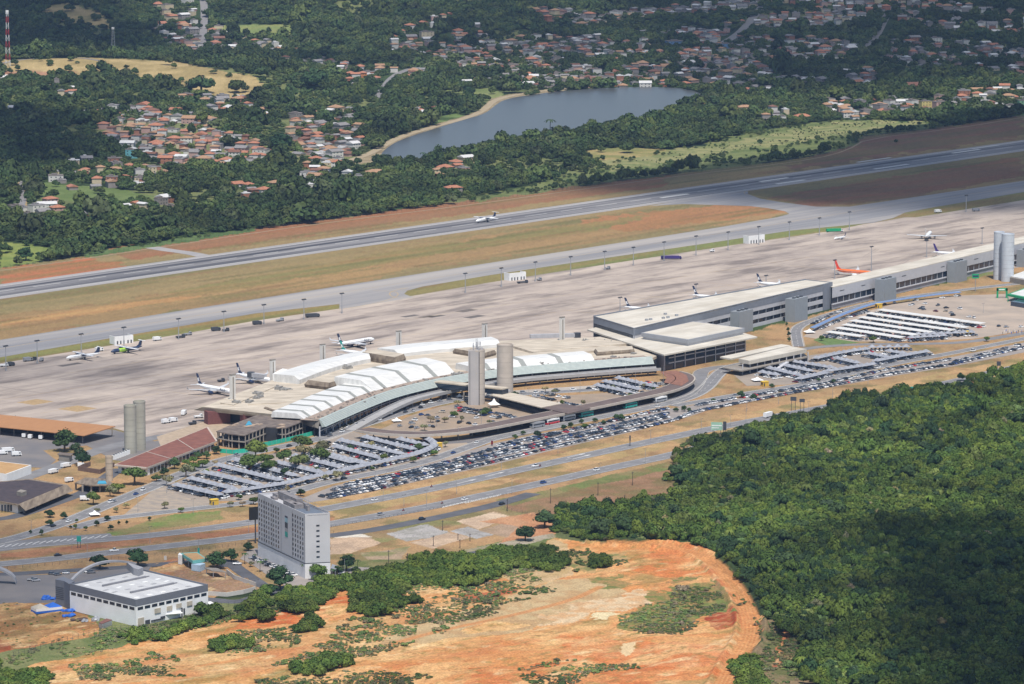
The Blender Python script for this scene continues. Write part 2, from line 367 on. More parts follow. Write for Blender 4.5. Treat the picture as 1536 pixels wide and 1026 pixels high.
 ([(1178, 935), (1186, 950), (1176, 985), (1164, 1005), (1156, 1000), (1168, 965)], C(176, 112, 84), C(164, 120, 88), 3, 8),
 ([(1066, 705), (1084, 700), (1092, 708), (1078, 712)], C(206, 140, 104), None, 9, 8),
 ([(1138, 733), (1146, 733), (1144, 758), (1139, 756)], C(210, 150, 110), None, 1, 8),
]
def build_ground():
    # rows packed by distance, columns by bearing; spreads well past the frame
    rows = np.concatenate([np.linspace(6.6, 1.0, 26), np.linspace(.95, 0.035, 1)])  # placeholder
    dep = []
    pys = np.concatenate([np.arange(1120, 1026, -6.), np.arange(1026, 780, -.8), np.arange(780, 540, -1.2), np.arange(540, 300, -1.5), np.arange(300, -30, -.9),
                          np.array([-32, -40, -60, -90, -130, -180, -240, -300, -350, -390, -420])])
    Y = np.array([P(768, p).y for p in pys])
    u = np.concatenate([np.linspace(-1500, -60, 24), np.arange(-50, 1590, 1.7), np.linspace(1600, 3000, 24)])
    u = (u - 768) / F
    YY, UU = np.meshgrid(Y, u, indexing='ij')
    XX = UU * YY * 1.0
    ZZ = hgt(XX, YY)
    d = YY * cT - (ZZ - H) * sT; up = YY * sT + (ZZ - H) * cT
    PX = 768 + F * XX / d; PY = 513 - F * up / d
    nr, nc = XX.shape
    n1 = fbm(XX, YY, 14, 3, 4) - .5; n2 = fbm(XX, YY, 14, 31, 4) - .5
    fine = fbm(XX, YY, 2.5, 55, 3); big = fbm(XX, YY, 90, 77, 4)
    base = np.array(g_mid); b2 = np.array(g_dark)
    t = np.clip((big - .35) * 3, 0, 1)[..., None]
    colr = base * t + b2 * (1 - t)
    mw_ = np.clip((fbm(XX, YY, 150, 88, 4) - .55) * 9, 0, 1)[..., None]; colr = colr * (1 - mw_) + np.array(C(128, 134, 84)) * mw_
    bare = np.zeros(XX.shape, bool)
    rA, rB = P(0, 437.5), P(1536, 218); rg = math.atan2(rB.y - rA.y, rB.x - rA.x); cR_, sR_ = math.cos(rg), math.sin(rg)
    for i, (poly, c1, c2, warp, bl) in enumerate(PAINT):
        xs = [p[0] for p in poly]; ys = [p[1] for p in poly]
        mk = (PX > min(xs) - 30) & (PX < max(xs) + 30) & (PY > min(ys) - 15) & (PY < max(ys) + 15)
        if not mk.any(): continue
        ix = np.nonzero(mk)
        sc = F / np.maximum(d[ix], 1)
        qx = PX[ix] + n1[ix] * warp * 2 * sc; qy = PY[ix] + n2[ix] * warp * 2 * sc * .2
        m = inpoly(qx, qy, poly)
        sel = (ix[0][m], ix[1][m])
        if c2 is None: cc = np.tile(np.array(c1), (len(sel[0]), 1))
        else:
            gx_, gy_ = XX[sel], YY[sel]
            if i < 13: gx_, gy_ = (gx_ * cR_ + gy_ * sR_) / 7, (-gx_ * sR_ + gy_ * cR_) * 2.2
            w = np.clip((fbm(gx_, gy_, bl, 100 + i, 5) - .38) * 4, 0, 1)[:, None]
            cc = np.array(c1) * (1 - w) + np.array(c2) * w
            if i < 13 or (26 < i < 47 and max(xs) - min(xs) > 250):
                w = np.clip((fbm(gx_, gy_, 22, 900 + i, 5) - .56) * 7, 0, 1)[:, None] * .6; cc = cc * (1 - w) + np.array(C(118, 116, 72)) * w
                w = np.clip((fbm(gx_, gy_, 12, 950 + i, 4) - .6) * 7, 0, 1)[:, None] * .5; cc = cc * (1 - w) + np.array(C(150, 112, 80)) * w
        colr[sel] = cc
        if min(ys) > 800 and c1[0] > c1[1] * 1.45: bare[sel] = True
        elif min(ys) > 800: bare[sel] = False
    # bare earth: washed-out cream sheets, rusty scars, weeds, ruts of the haul track
    ib = np.nonzero(bare); bx, by = XX[ib], YY[ib]; ca_, sa_ = math.cos(.75), math.sin(.75); us, vs_ = (bx * ca_ + by * sa_) / 1.9, -bx * sa_ + by * ca_
    cb = colr[ib]
    for colx, sd, sc_, th_, amt in ((C(232, 196, 144), 401, 14, .52, .6), (C(200, 120, 76), 417, 18, .59, .5), (C(236, 214, 172), 433, 6, .64, .6), (C(140, 132, 80), 449, 2.6, .6, .6), (C(168, 112, 74), 461, 1.3, .6, .5), (C(122, 124, 70), 477, 16, .62, .5)):
        w = np.clip((fbm(us, vs_, sc_, sd, 5) - th_) * 7, 0, 1)[:, None] * amt; cb = cb * (1 - w) + np.array(colx) * w
    colr[ib] = cb * np.array((1.07, 1.0, .88))
    ZZ[ib] += 2.2 * (fbm(us, vs_, 16, 611, 5) - .5) + .9 * (fbm(us, vs_, 4, 617, 3) - .5)
    for pl_, w_ in (([(900, 812), (1000, 818), (1060, 834), (1090, 862), (1116, 900), (1128, 935), (1124, 960), (1104, 990), (1080, 1040)], 5.5), ([(560, 975), (640, 950), (760, 925), (860, 900), (900, 880)], 3), ([(300, 1000), (480, 965), (620, 930), (760, 900)], 2.5), ([(700, 985), (860, 972), (1000, 955), (1110, 950)], 3)):
        l = resample(smooth_line([P(a, b) for a, b in pl_], 2), 70); lx = np.array([p.x for p in l]); ly = np.array([p.y for p in l])
        mk = np.nonzero((XX > lx.min() - 8) & (XX < lx.max() + 8) & (YY > ly.min() - 8) & (YY < ly.max() + 8)); dd_ = np.full(len(mk[0]), 1e9)
        for k in range(69):
            ex, ey = lx[k + 1] - lx[k], ly[k + 1] - ly[k]; tt = np.clip(((XX[mk] - lx[k]) * ex + (YY[mk] - ly[k]) * ey) / (ex * ex + ey * ey), 0, 1)
            dd_ = np.minimum(dd_, np.hypot(XX[mk] - lx[k] - tt * ex, YY[mk] - ly[k] - tt * ey))
        if w_ > 5: ZZ[mk] += 1.7 * np.exp(-((dd_ - w_ - 1.6) / 1.5)**2) * (.6 + .8 * fbm(XX[mk], YY[mk], 12, 91, 3)) - .5 * np.clip(1 - dd_ / w_, 0, 1)
        m = dd_ < w_; sel = (mk[0][m], mk[1][m]); rut = (.62 + .3 * np.cos(dd_[m] * 3.4) * np.clip(fbm(XX[mk][m], YY[mk][m], 9, 77, 3) * 2.4 - .6, 0, 1))[:, None]; e_ = np.clip((w_ - dd_[m]) / 1.5, 0, 1)[:, None] * .8
        colr[sel] = colr[sel] * (1 - e_) + (np.array(C(226, 164, 104)) * rut + np.array(C(196, 116, 66)) * (1 - rut)) * e_
    colr = colr * (0.82 + .36 * fine[..., None])
    v = np.stack([XX, YY, ZZ - .05], -1).reshape(-1, 3)
    idx = np.arange(nr * nc).reshape(nr, nc)
    f = np.stack([idx[:-1, :-1], idx[:-1, 1:], idx[1:, 1:], idx[1:, :-1]], -1).reshape(-1, 4)
    me = bpy.data.meshes.new('ground')
    me.vertices.add(len(v)); me.vertices.foreach_set('co', v.ravel())
    me.loops.add(f.size); me.loops.foreach_set('vertex_index', f.ravel().astype(np.int32))
    me.polygons.add(len(f)); me.polygons.foreach_set('loop_start', (np.arange(len(f)) * 4).astype(np.int32))
    me.update(calc_edges=True)
    me.polygons.foreach_set('use_smooth', [True] * len(f))
    ca = me.color_attributes.new('soil', 'FLOAT_COLOR', 'POINT')
    ca.data.foreach_set('color', np.concatenate([np.clip(colr, 0, .9).reshape(-1, 3), np.ones((nr * nc, 1))], 1).ravel().astype(np.float32))
    m = bpy.data.materials.new('earth_and_grass'); m.use_nodes = True; N = m.node_tree.nodes; L = m.node_tree.links; b = N['Principled BSDF']
    b.inputs['Roughness'].default_value = .95; b.inputs['Specular IOR Level'].default_value = .1
    at = N.new('ShaderNodeAttribute'); at.attribute_name = 'soil'
    tc = N.new('ShaderNodeTexCoord'); no = N.new('ShaderNodeTexNoise'); no.inputs['Scale'].default_value = .9; no.inputs['Detail'].default_value = 5
    L.new(tc.outputs['Object'], no.inputs['Vector'])
    r = N.new('ShaderNodeMapRange'); r.inputs[1].default_value = .3; r.inputs[2].default_value = .7; r.inputs[3].default_value = .72; r.inputs[4].default_value = 1.28
    L.new(no.outputs['Fac'], r.inputs[0]); mx = N.new('ShaderNodeVectorMath'); mx.operation = 'SCALE'
    L.new(at.outputs['Color'], mx.inputs[0]); L.new(r.outputs[0], mx.inputs['Scale']); L.new(mx.outputs[0], b.inputs['Base Color'])
    bp = N.new('ShaderNodeBump'); bp.inputs['Strength'].default_value = .5; bp.inputs['Distance'].default_value = .6
    L.new(no.outputs['Fac'], bp.inputs['Height']); L.new(bp.outputs[0], b.inputs['Normal'])
    me.materials.append(m)
    o = bpy.data.objects.new('ground', me); col.objects.link(o); tag(o, kind='structure')
build_ground()
# ---------------------------------------------------------------- sheets
def sheet(name, poly_px, m, z=.05, world=None):
    pts = world if world else [P(a, b) for a, b in poly_px]
    mb = MB(); mb.prism([(p.x, p.y) for p in pts], z - .3, z, bottom=False)
    return mb.obj(name, m, kind='structure')
def road(name, line_px, width, m, z=.06, smooth=2, marks=None, world=None, kerb=0, kind='structure'):
    l = [P(a, b) for a, b in line_px] if world is None else world
    l = smooth_line(l, smooth); n = len(l)
    A = offset_line(l, width / 2); B = offset_line(l, -width / 2)
    mb = MB()
    rows = [[(b_.x, b_.y, z - .25), (b_.x, b_.y, z), (a.x, a.y, z), (a.x, a.y, z - .25)] for a, b_ in zip(A, B)]
    mb.loft(rows)
    mb.f = [f[::-1] for f in mb.f]
    o = mb.obj(name, m, kind=kind)
    return l
def line_mark(mb, l, off, w, z, dash=None, t0=0, t1=1):
    q = offset_line(l, off); n = max(2, int(sum((a - b).length for a, b in zip(q, q[1:])) / 6))
    q = resample(q, n); A = offset_line(q, w / 2); B = offset_line(q, -w / 2)
    for i in range(int(n * t0), int(n * t1) - 1):
        if dash and (i % dash[1]) >= dash[0]: continue
        mb.add([(B[i].x, B[i].y, z), (B[i + 1].x, B[i + 1].y, z), (A[i + 1].x, A[i + 1].y, z), (A[i].x, A[i].y, z)], [(0, 1, 2, 3)])
rw0, rw1 = P(0, 437.5), P(1536, 218)
RANG = math.atan2(rw1.y - rw0.y, rw1.x - rw0.x)
d_rw = (rw1 - rw0).normalized(); n_rw = Vector((-d_rw.y, d_rw.x, 0))
print('runway angle', math.degrees(RANG), rw0, rw1, 'width', (P(700, 327.5) - P(700, 348.5)).dot(n_rw))
asph_l = streak('light_asphalt', C(170, 166, 164), C(186, 180, 176), -RANG, .03, .6, .35)
asph = mat('road_asphalt', C(144, 142, 142), var=.14, scale=.12)
asph_d = mat('dark_asphalt', C(104, 104, 108), var=.16, scale=.1)
asph_w = streak('worn_runway_asphalt', C(124, 122, 124), C(168, 164, 162), -RANG, .004, .22, 1.0, c3=C(78, 78, 84), s3=.09, c3s=.01)
conc = streak('apron_concrete', C(222, 204, 186), C(190, 174, 162), -RANG, .12, .5, .06, thr=(.3, .7), c3=C(148, 135, 126), s3=.045, grid=7.5, c3s=.22)
conc2 = mat('pale_concrete', C(196, 186, 174), var=.12, scale=.08)
beige = mat('beige_paving', C(196, 176, 152), c2=C(168, 152, 136), scale=.06)
white_p = mat('white_road_paint', C(236, 234, 228), var=.06, scale=.5)
yellow_p = mat('yellow_road_paint', C(214, 180, 110), var=.1, scale=.5)
def ext(a, b, k): return a + (a - b).normalized() * k
# runway: shoulders, running surface, rubber
for nm, a, b, z, m in (('runway_shoulder', -30.5, 30.5, .05, asph_l), ('runway', -22.5, 22.5, .10, asph_w)):
    p0 = rw0 - d_rw * 500; p1 = rw1 + d_rw * 900
    mb = MB(); mb.prism([p0 + n_rw * a, p1 + n_rw * a, p1 + n_rw * b, p0 + n_rw * b], z - .3, z, bottom=False); mb.obj(nm, m, kind='structure')
RL = (rw1 - rw0).length
# ---------------------------------------------------------------- airfield paving
TAXI = [(-150, 533), (0, 510), (284, 464), (569, 420), (860, 375), (1085, 340), (1165, 326), (1184, 321), (1178, 317), (1150, 312), (1124, 309), (1024, 306), (975, 309), (1030, 299), (1122, 287),
        (1122, 291), (1140, 298), (1170, 303), (1224, 310), (1274, 310), (1390, 293), (1536, 271), (1700, 246), (1700, 268), (1536, 288), (1400, 311), (1357, 319), (1340, 327), (1310, 334), (1185, 346), (1060, 365),
        (860, 394), (733, 413), (633, 430), (611, 436), (606, 441), (620, 446), (560, 456), (509, 464), (509, 456), (384, 470), (150, 510), (0, 536), (-150, 561)]
sheet('taxiway', TAXI, streak('taxiway_asphalt', C(162, 160, 160), C(142, 141, 144), -RANG, .01, .3, .6, c3=C(190, 182, 174), s3=.02, c3s=.05), .075)
APRON = [(-150, 572), (0, 545), (284, 499), (384, 481), (509, 463), (606, 446), (733, 424), (860, 404), (1110, 366), (1244, 347), (1292, 337), (1330, 331), (1357, 326), (1374, 326), (1536, 300), (1700, 275),
         (1700, 420), (1536, 400), (1240, 445), (980, 520), (700, 570), (480, 610), (330, 640), (280, 648), (232, 660), (170, 642), (0, 632), (-150, 640)]
sheet('apron', APRON, conc, .04)
road('taxi_link', [(228, 371), (250, 375), (282, 379), (306, 384)], 14, asph_l, .07)
# green verge tint is painted in the ground; markings
def sub(l, k0, k1): return l[int(len(l) * k0):int(len(l) * k1)]
mb = MB()
u0 = (P(1024, 300) - rw0).dot(d_rw)
def rrect(mb, u, v, lu, lv, z):
    c = [rw0 + d_rw * (u + a * lu / 2) + n_rw * (v + b * lv / 2) for a, b in ((-1, -1), (1, -1), (1, 1), (-1, 1))]
    mb.add([(p.x, p.y, z) for p in c], [(0, 1, 2, 3)])
for px, py, L_ in ((1477, 220.5, 50), (1449, 227, 50), (1311, 240, 58), (1337, 250, 58), (1161, 269.5, 45), (1186, 273, 45), (1012, 294, 42)):
    p = P(px, py); rrect(mb, (p - rw0).dot(d_rw), (p - rw0).dot(n_rw), L_, 4.5, .12)
for v in (-22.0, 22.0): rrect(mb, RL / 2, v, RL + 1300, 1.0, .12)
for k in range(-8, 44): rrect(mb, k * 50, 0, 30, .9, .12)
mb.obj('runway_markings', white_p, kind='structure')
mb = MB()
tl = [P(a, b) for a, b in ((-150, 549), (0, 523), (284, 475), (569, 430), (860, 384), (1085, 350), (1230, 325), (1330, 310), (1536, 279), (1700, 256))]
line_mark(mb, smooth_line(tl, 1), 0, .45, .09)
c_ = smooth_line([P(560, 436), P(592, 437), P(600, 442), P(586, 449), P(560, 456), P(500, 466)], 3); line_mark(mb, c_, 0, .5, .1)
c_ = smooth_line([P(612, 432), P(590, 436), P(582, 441), P(592, 447), P(606, 447)], 3); line_mark(mb, c_, 0, .6, .1)
for a, b in (((588, 432), (614, 434)), ((600, 436), (620, 436))): line_mark(mb, [P(*a), P(*b)], 0, .4, .1)
c_ = smooth_line([P(1184, 300), P(1140, 296), P(1110, 290), P(1130, 284)], 3); line_mark(mb, c_, 0, .5, .13)
mb.obj('taxiway_markings', yellow_p, kind='structure')
# apron guide lines, worn pale slab bands and stand boxes
mb = MB()
for a, b in (((0, 600), (760, 480)), ((760, 480), (1180, 415)), ((100, 560), (1300, 372)), ((60, 620), (240, 590))):
    q = resample([P(*a), P(*b)], 60); line_mark(mb, q, 0, .3, .06)
for px, py in ((345, 600), (395, 580), (620, 535), (520, 560), (960, 478), (1070, 455), (1165, 435), (1300, 410), (1420, 385)):
    p = P(px, py); q = [p + n_rw * 0, p + n_rw * 75]; line_mark(mb, q, 0, .3, .06)
mb.obj('apron_markings', yellow_p, kind='structure')
rk = random.Random(4); mb = MB()
for k in range(70):
    a = P(rk.uniform(20, 1500), 0 + 1); fx = rk.uniform(-40, 1400); yy = 545 - .158 * fx + rk.uniform(12, 95); p = P(fx, yy); an = RANG + rk.choice((rk.uniform(-.05, .05), rk.uniform(-.5, .5), rk.uniform(-1.6, -1.2))); L_ = rk.uniform(25, 110)
    if not (inpoly(np.array([fx]), np.array([yy]), APRON)[0] and yy < 585 - .12 * fx): continue
    q = [p + Vector((math.cos(an + t * rk.uniform(0, .02)) * L_ * t, math.sin(an) * L_ * t, 0)) for t in (0, .25, .5, .75, 1)]
    for o_ in (-1.2, 1.2): line_mark(mb, smooth_line(q, 1), o_, rk.uniform(.3, .8), .05)
mb.obj('tyre_marks', mat('tyre_rubber_film', C(150, 138, 130), c2=C(176, 162, 150), scale=.3), kind='structure')
patch = mat('dark_slab_patch', C(120, 112, 106), var=.2, scale=.4)
for i, (px, py, w, h_) in enumerate(((615, 474, 8, 3), (654, 474.5, 8, 3), (640, 475, 7, 3), (700, 466, 9, 4), (712, 475, 9, 4), (53, 603, 9, 8), (116, 613, 9, 9), (105, 547, 10, 3))):
    mb = MB(); p = P(px, py); mb.obox((p.x, p.y), RANG, w, h_, -.1, .055); mb.obj('slab_patch', patch if i != 5 and i != 6 else mat('tan_slab_patch', C(190, 160, 116), var=.25, scale=.5), kind='structure')
# perimeter track
trk = [P(a, b + 4) for a, b in AIR_FAR]
road('perimeter_track', None, 2.4, mat('track_earth', C(170, 148, 118), var=.15), .03, 1, world=trk)
# ---------------------------------------------------------------- landside roads
RA = road('highway_carriageway', [(-200, 838), (0, 821), (120, 812), (233, 803), (383, 783), (496, 762), (640, 735), (740, 713), (870, 685), (1057, 645), (1152, 627), (1284, 602), (1400, 580), (1536, 548), (1700, 512)], 13.5, asph, .07)
RB = road('highway_carriageway', [(-200, 862), (0, 847), (200, 825), (383, 804), (496, 786), (572, 773), (640, 761), (697, 749), (813, 725), (895, 706), (1007, 683), (1050, 671), (1107, 658), (1250, 626), (1400, 596), (1600, 550)], 13.5, asph, .07)
for l, zz in ((RA, .08), (RB, .08)):
    mb = MB(); line_mark(mb, l, 5.9, .28, zz); line_mark(mb, l, -5.6, .28, zz); line_mark(mb, l, 0, .25, zz, dash=(1, 3)); mb.obj('lane_markings', white_p, kind='structure')
mb = MB()
for cx, cy, ang in ((697, 723, .95), (870, 686, .95), (740, 712, .95), (862, 684, .95)):
    p = P(cx, cy); d = Vector((math.cos(ang), math.sin(ang), 0)); n = Vector((-d.y, d.x, 0))
    a = p - d * 8; b = p + d * 6
    for q in ([a - n * .3, b - n * .3, b + n * .3, a + n * .3], [b - n * 1.1, b + d * 6, b + n * 1.1]): mb.add([(v.x, v.y, .085) for v in q], [tuple(range(len(q)))])
for k in range(16):   # chevrons where the slip road leaves
    t = k / 15
    for a, b in (((2 + 155 * t, 819.5 - 15 * t), 0),): 
        p = P(*a); mb.obox((p.x, p.y), 1.25, 4.2, .35, 0, .085)
    p = P(700 + 50 * t, 753.5 - 11 * t); mb.obox((p.x, p.y), 1.4, 3.2, .3, 0, .085)
    p = P(665 + 40 * t, 760.5 - 9 * t); mb.obox((p.x, p.y), 1.4, 2.4, .3, 0, .085)
mb.obj('road_hatching', white_p, kind='structure')
sheet('road_gore', [(-60, 829), (0, 814), (80, 805), (165, 800), (170, 806), (100, 816), (0, 827), (-60, 838)], asph, .0665)
RC = road('service_road', [(470, 806), (500, 803), (560, 795), (633, 781), (700, 767), (745, 757), (800, 740)], 10, asph_d, .055)
RD = road('terminal_road', [(-200, 850), (-60, 824), (0, 813), (50, 800), (100, 783), (167, 755), (217, 735), (263, 715), (300, 701), (333, 690), (383, 678), (424, 670), (469, 661), (505, 650), (545, 637), (600, 620), (645, 607), (700, 597), (800, 590), (900, 584), (985, 577), (1035, 568)], 10.5, asph, .065)
RE = road('car_park_road', [(110, 792), (160, 778), (190, 775), (233, 770), (300, 762), (367, 755), (430, 741), (480, 726), (530, 716), (597, 703), (647, 690), (680, 678), (713, 667), (740, 657), (800, 645), (870, 632), (935, 619), (1000, 606), (1040, 595), (1062, 580), (1073, 565), (1086, 554), (1102, 548), (1130, 543)], 9.5, asph, .068)
RE2 = road('car_park_road', [(1000, 604), (1028, 594), (1043, 580), (1050, 565), (1052, 556), (1075, 551), (1100, 549)], 9.5, asph, .063)
RF = road('car_park_road', [(1010, 609), (1040, 604), (1100, 593), (1200, 578), (1252, 566), (1327, 548), (1427, 530), (1536, 508), (1700, 476)], 8.5, asph, .064)
RG = road('upper_ramp_road', [(1130, 545), (1165, 532), (1200, 524), (1240, 519), (1302, 516), (1377, 516), (1450, 514), (1536, 500), (1700, 470)], 9, asph, .066)
RH = road('ramp_road', [(1198, 520), (1195, 507), (1193, 496), (1200, 488), (1225, 478), (1260, 467), (1312, 453), (1400, 440), (1536, 424), (1700, 408)], 8, asph, .067)
road('loop_road', [(-200, 872), (0, 862), (100, 856), (190, 851), (290, 842), (330, 838), (345, 850)], 9, asph_d, .05)
road('loop_road', [(345, 842), (352, 850), (378, 868), (400, 882), (440, 888)], 8, asph_d, .052)
road('hotel_road', [(236, 902), (300, 897), (360, 905), (400, 890), (440, 878), (500, 868), (560, 858), (600, 847), (700, 832), (770, 820)], 9, asph_d, .051)
road('side_road', [(-200, 790), (0, 780), (40, 770), (90, 752), (130, 738), (160, 716), (178, 703)], 9, asph_d, .053)
road('side_road', [(-100, 745), (0, 730), (50, 712), (80, 702), (120, 685), (170, 668), (240, 655), (300, 645), (330, 636)], 12, asph, .053)
for l, w in ((RD, 5.1), (RE, 4.6), (RF, 4.1), (RH, 3.9)):
    mb = MB(); line_mark(mb, l, w - .2, .3, .09); line_mark(mb, l, -w + .2, .3, .09); line_mark(mb, l, 0, .2, .09, dash=(1, 2)); mb.obj('lane_markings', white_p, kind='structure')
kerbm = mat('kerb_concrete', C(206, 200, 190), var=.1)
for l, w in ((RD, 5.5), (RE, 5.0), (RF, 4.5), (RE2, 5.0), (RH, 4.3)):
    mb = MB()
    for sd in (-1, 1):
        A = offset_line(l, sd * w); B = offset_line(l, sd * (w + .35)); 
        rr = [[(a.x, a.y, 0), (a.x, a.y, .17), (b.x, b.y, .17), (b.x, b.y, 0)] for a, b in zip(A, B)]
        mb.loft(rr)
    mb.obj('kerb', kerbm, kind='structure')
# ---------------------------------------------------------------- yards, lots and pavements
lot_a = mat('parking_asphalt', C(158, 150, 144), c2=C(182, 170, 160), scale=.07)
lot_b = mat('parking_gravel', C(184, 168, 150), c2=C(160, 148, 136), scale=.06)
lot_c = mat('central_lot_paving', C(188, 164, 138), c2=C(160, 144, 126), scale=.05)
yard = mat('yard_asphalt', C(124, 122, 124), c2=C(150, 142, 136), scale=.04)
sheet('apron_service_yard', [(-200, 640), (0, 634), (172, 645), (232, 662), (330, 640), (345, 650), (250, 700), (170, 690), (130, 668), (60, 676), (-200, 690)], yard, .03)
sheet('hangar_yard', [(-200, 668), (60, 672), (84, 690), (70, 702), (30, 700), (-200, 702)], yard, .035)
ROADSIDE = [(452, 748), (500, 729), (545, 719), (600, 707), (650, 694), (690, 681), (735, 666), (760, 661), (800, 652), (870, 640), (935, 627), (1005, 613), (1100, 599), (1200, 584), (1252, 572), (1327, 554), (1427, 536), (1560, 509), (1560, 524),
            (1427, 550), (1327, 566), (1252, 580), (1150, 598), (1060, 616), (1030, 626), (960, 645), (850, 670), (740, 697), (640, 719), (560, 737), (490, 750), (462, 754)]
sheet('roadside_car_park', ROADSIDE, lot_a, .045)
SHADED = [(256, 737), (268, 722), (300, 706), (380, 686), (430, 676), (480, 665), (530, 648), (560, 655), (640, 665), (660, 672), (640, 687), (560, 708), (480, 722), (420, 738), (360, 751), (300, 752)]
sheet('shaded_car_park', SHADED, lot_b, .042)
CENTRAL = [(540, 656), (580, 640), (620, 622), (660, 610), (700, 603), (800, 596), (900, 590), (980, 583), (1030, 580), (1020, 590), (970, 600), (900, 613), (830, 628), (760, 640), (700, 648), (640, 656), (590, 660)]
sheet('central_car_park', CENTRAL, lot_c, .043)
sheet('drop_off_pavement', [(480, 657), (540, 640), (600, 613), (650, 600), (700, 590), (800, 584), (980, 572), (980, 577), (800, 592), (700, 599), (650, 609), (600, 622), (545, 641), (490, 664)], conc2, .033)
sheet('bus_bay', [(640, 668), (740, 650), (830, 632), (930, 612), (1000, 598), (1000, 604), (940, 618), (830, 644), (740, 662), (700, 672), (660, 674)], yard, .046)
sheet('plaza', [(640, 668), (700, 664), (712, 672), (690, 684), (670, 690), (655, 680)], beige, .047)
sheet('far_shaded_car_park', [(1100, 562), (1130, 550), (1200, 535), (1250, 528), (1340, 524), (1400, 528), (1390, 533), (1300, 552), (1230, 566), (1180, 577), (1120, 579)], lot_b, .044)
sheet('canopy_car_park', [(1205, 505), (1225, 490), (1290, 470), (1340, 456), (1420, 444), (1536, 440), (1700, 430), (1700, 466), (1536, 496), (1460, 508), (1380, 512), (1300, 512), (1250, 512)], mat('sandy_car_park', C(206, 186, 166), c2=C(178, 164, 150), scale=.05), .034)
sheet('grass_island', [(1220, 510), (1232, 505), (1290, 514), (1240, 518)], mat('lawn', C(112, 136, 74), var=.2), .05)
sheet('hotel_car_park', [(372, 826), (384, 822), (500, 862), (530, 850), (560, 852), (540, 868), (440, 886), (400, 862), (380, 848), (360, 838)], lot_a, .056)
sheet('warehouse_yard', [(-200, 868), (80, 862), (180, 854), (226, 850), (220, 862), (90, 905), (0, 908), (-200, 915)], yard, .054)
sheet('pavement', [(186, 772), (230, 735), (262, 722), (270, 740), (330, 755), (300, 762), (233, 770), (190, 778)], mat('broken_paving', C(196, 176, 152), c2=C(160, 150, 140), scale=.2), .031)
sheet('tower_forecourt', [(235, 655), (345, 620), (360, 640), (330, 655), (250, 690)], mat('forecourt', C(196, 174, 148), var=.15), .058)
# ---------------------------------------------------------------- lake
mw = bpy.data.materials.new('lake_water'); mw.use_nodes = True
b = mw.node_tree.nodes['Principled BSDF']; b.inputs['Base Color'].default_value = (.075, .08, .082, 1); b.inputs['Roughness'].default_value = .3; b.inputs['Specular IOR Level'].default_value = .16
no = mw.node_tree.nodes.new('ShaderNodeTexNoise'); no.inputs['Scale'].default_value = .25; no.inputs['Detail'].default_value = 6
tc = mw.node_tree.nodes.new('ShaderNodeTexCoord'); bp = mw.node_tree.nodes.new('ShaderNodeBump'); bp.inputs['Strength'].default_value = .25; bp.inputs['Distance'].default_value = .4
mw.node_tree.links.new(tc.outputs['Object'], no.inputs['Vector']); mw.node_tree.links.new(no.outputs['Fac'], bp.inputs['Height']); mw.node_tree.links.new(bp.outputs[0], b.inputs['Normal'])
lk = smooth_line([P(a, b) for a, b in LAKE + [LAKE[0]]], 2)[:-1]
zl = float(max(hgt(p.x, p.y) for p in lk)) + .15
print('lake level', zl)
sheet('lake_water', None, mw, zl, world=lk)
for nm, l, w in (('bank_path', [(520, 242), (556, 231), (590, 209), (640, 193), (690, 180), (724, 168), (738, 152), (760, 145), (800, 138), (850, 133)], 9),
                 ('town_road', [(562, 150), (575, 132), (586, 118), (600, 108), (640, 95)], 9), ('town_road', [(302, 76), (304, 58), (308, 42), (300, 26), (300, 5)], 10),
                 ('town_road', [(1082, 66), (1110, 50), (1130, 36), (1150, 25)], 12), ('town_road', [(1300, 72), (1316, 52), (1330, 35), (1350, 25)], 11),
                 ('town_road', [(420, 28), (440, 42), (472, 56)], 7), ('town_road', [(1426, 30), (1470, 46), (1536, 62)], 8), ('dirt_track', [(28, 315), (36, 300), (30, 285), (35, 272)], 6),
                 ('hill_road', [(-40, 102), (60, 105), (120, 107), (150, 112)], 5)):
    w_ = resample(smooth_line([G(a, b) for a, b in l], 2), 40)
    for p in w_: p.z = float(hgt(p.x, p.y))
    A = offset_line(w_, w / 2); B = offset_line(w_, -w / 2); mb = MB()
    mb.loft([[(q.x, q.y, float(hgt(q.x, q.y)) - .4), (q.x, q.y, float(hgt(q.x, q.y)) + .25), (p.x, p.y, float(hgt(p.x, p.y)) + .25), (p.x, p.y, float(hgt(p.x, p.y)) - .4)] for p, q in zip(A, B)]); mb.f = [f[::-1] for f in mb.f]
    mb.obj(nm, mat('pale_town_road' if nm != 'bank_path' else 'bank_earth', C(150, 146, 144) if nm != 'bank_path' else C(186, 168, 136), var=.12), kind='structure')
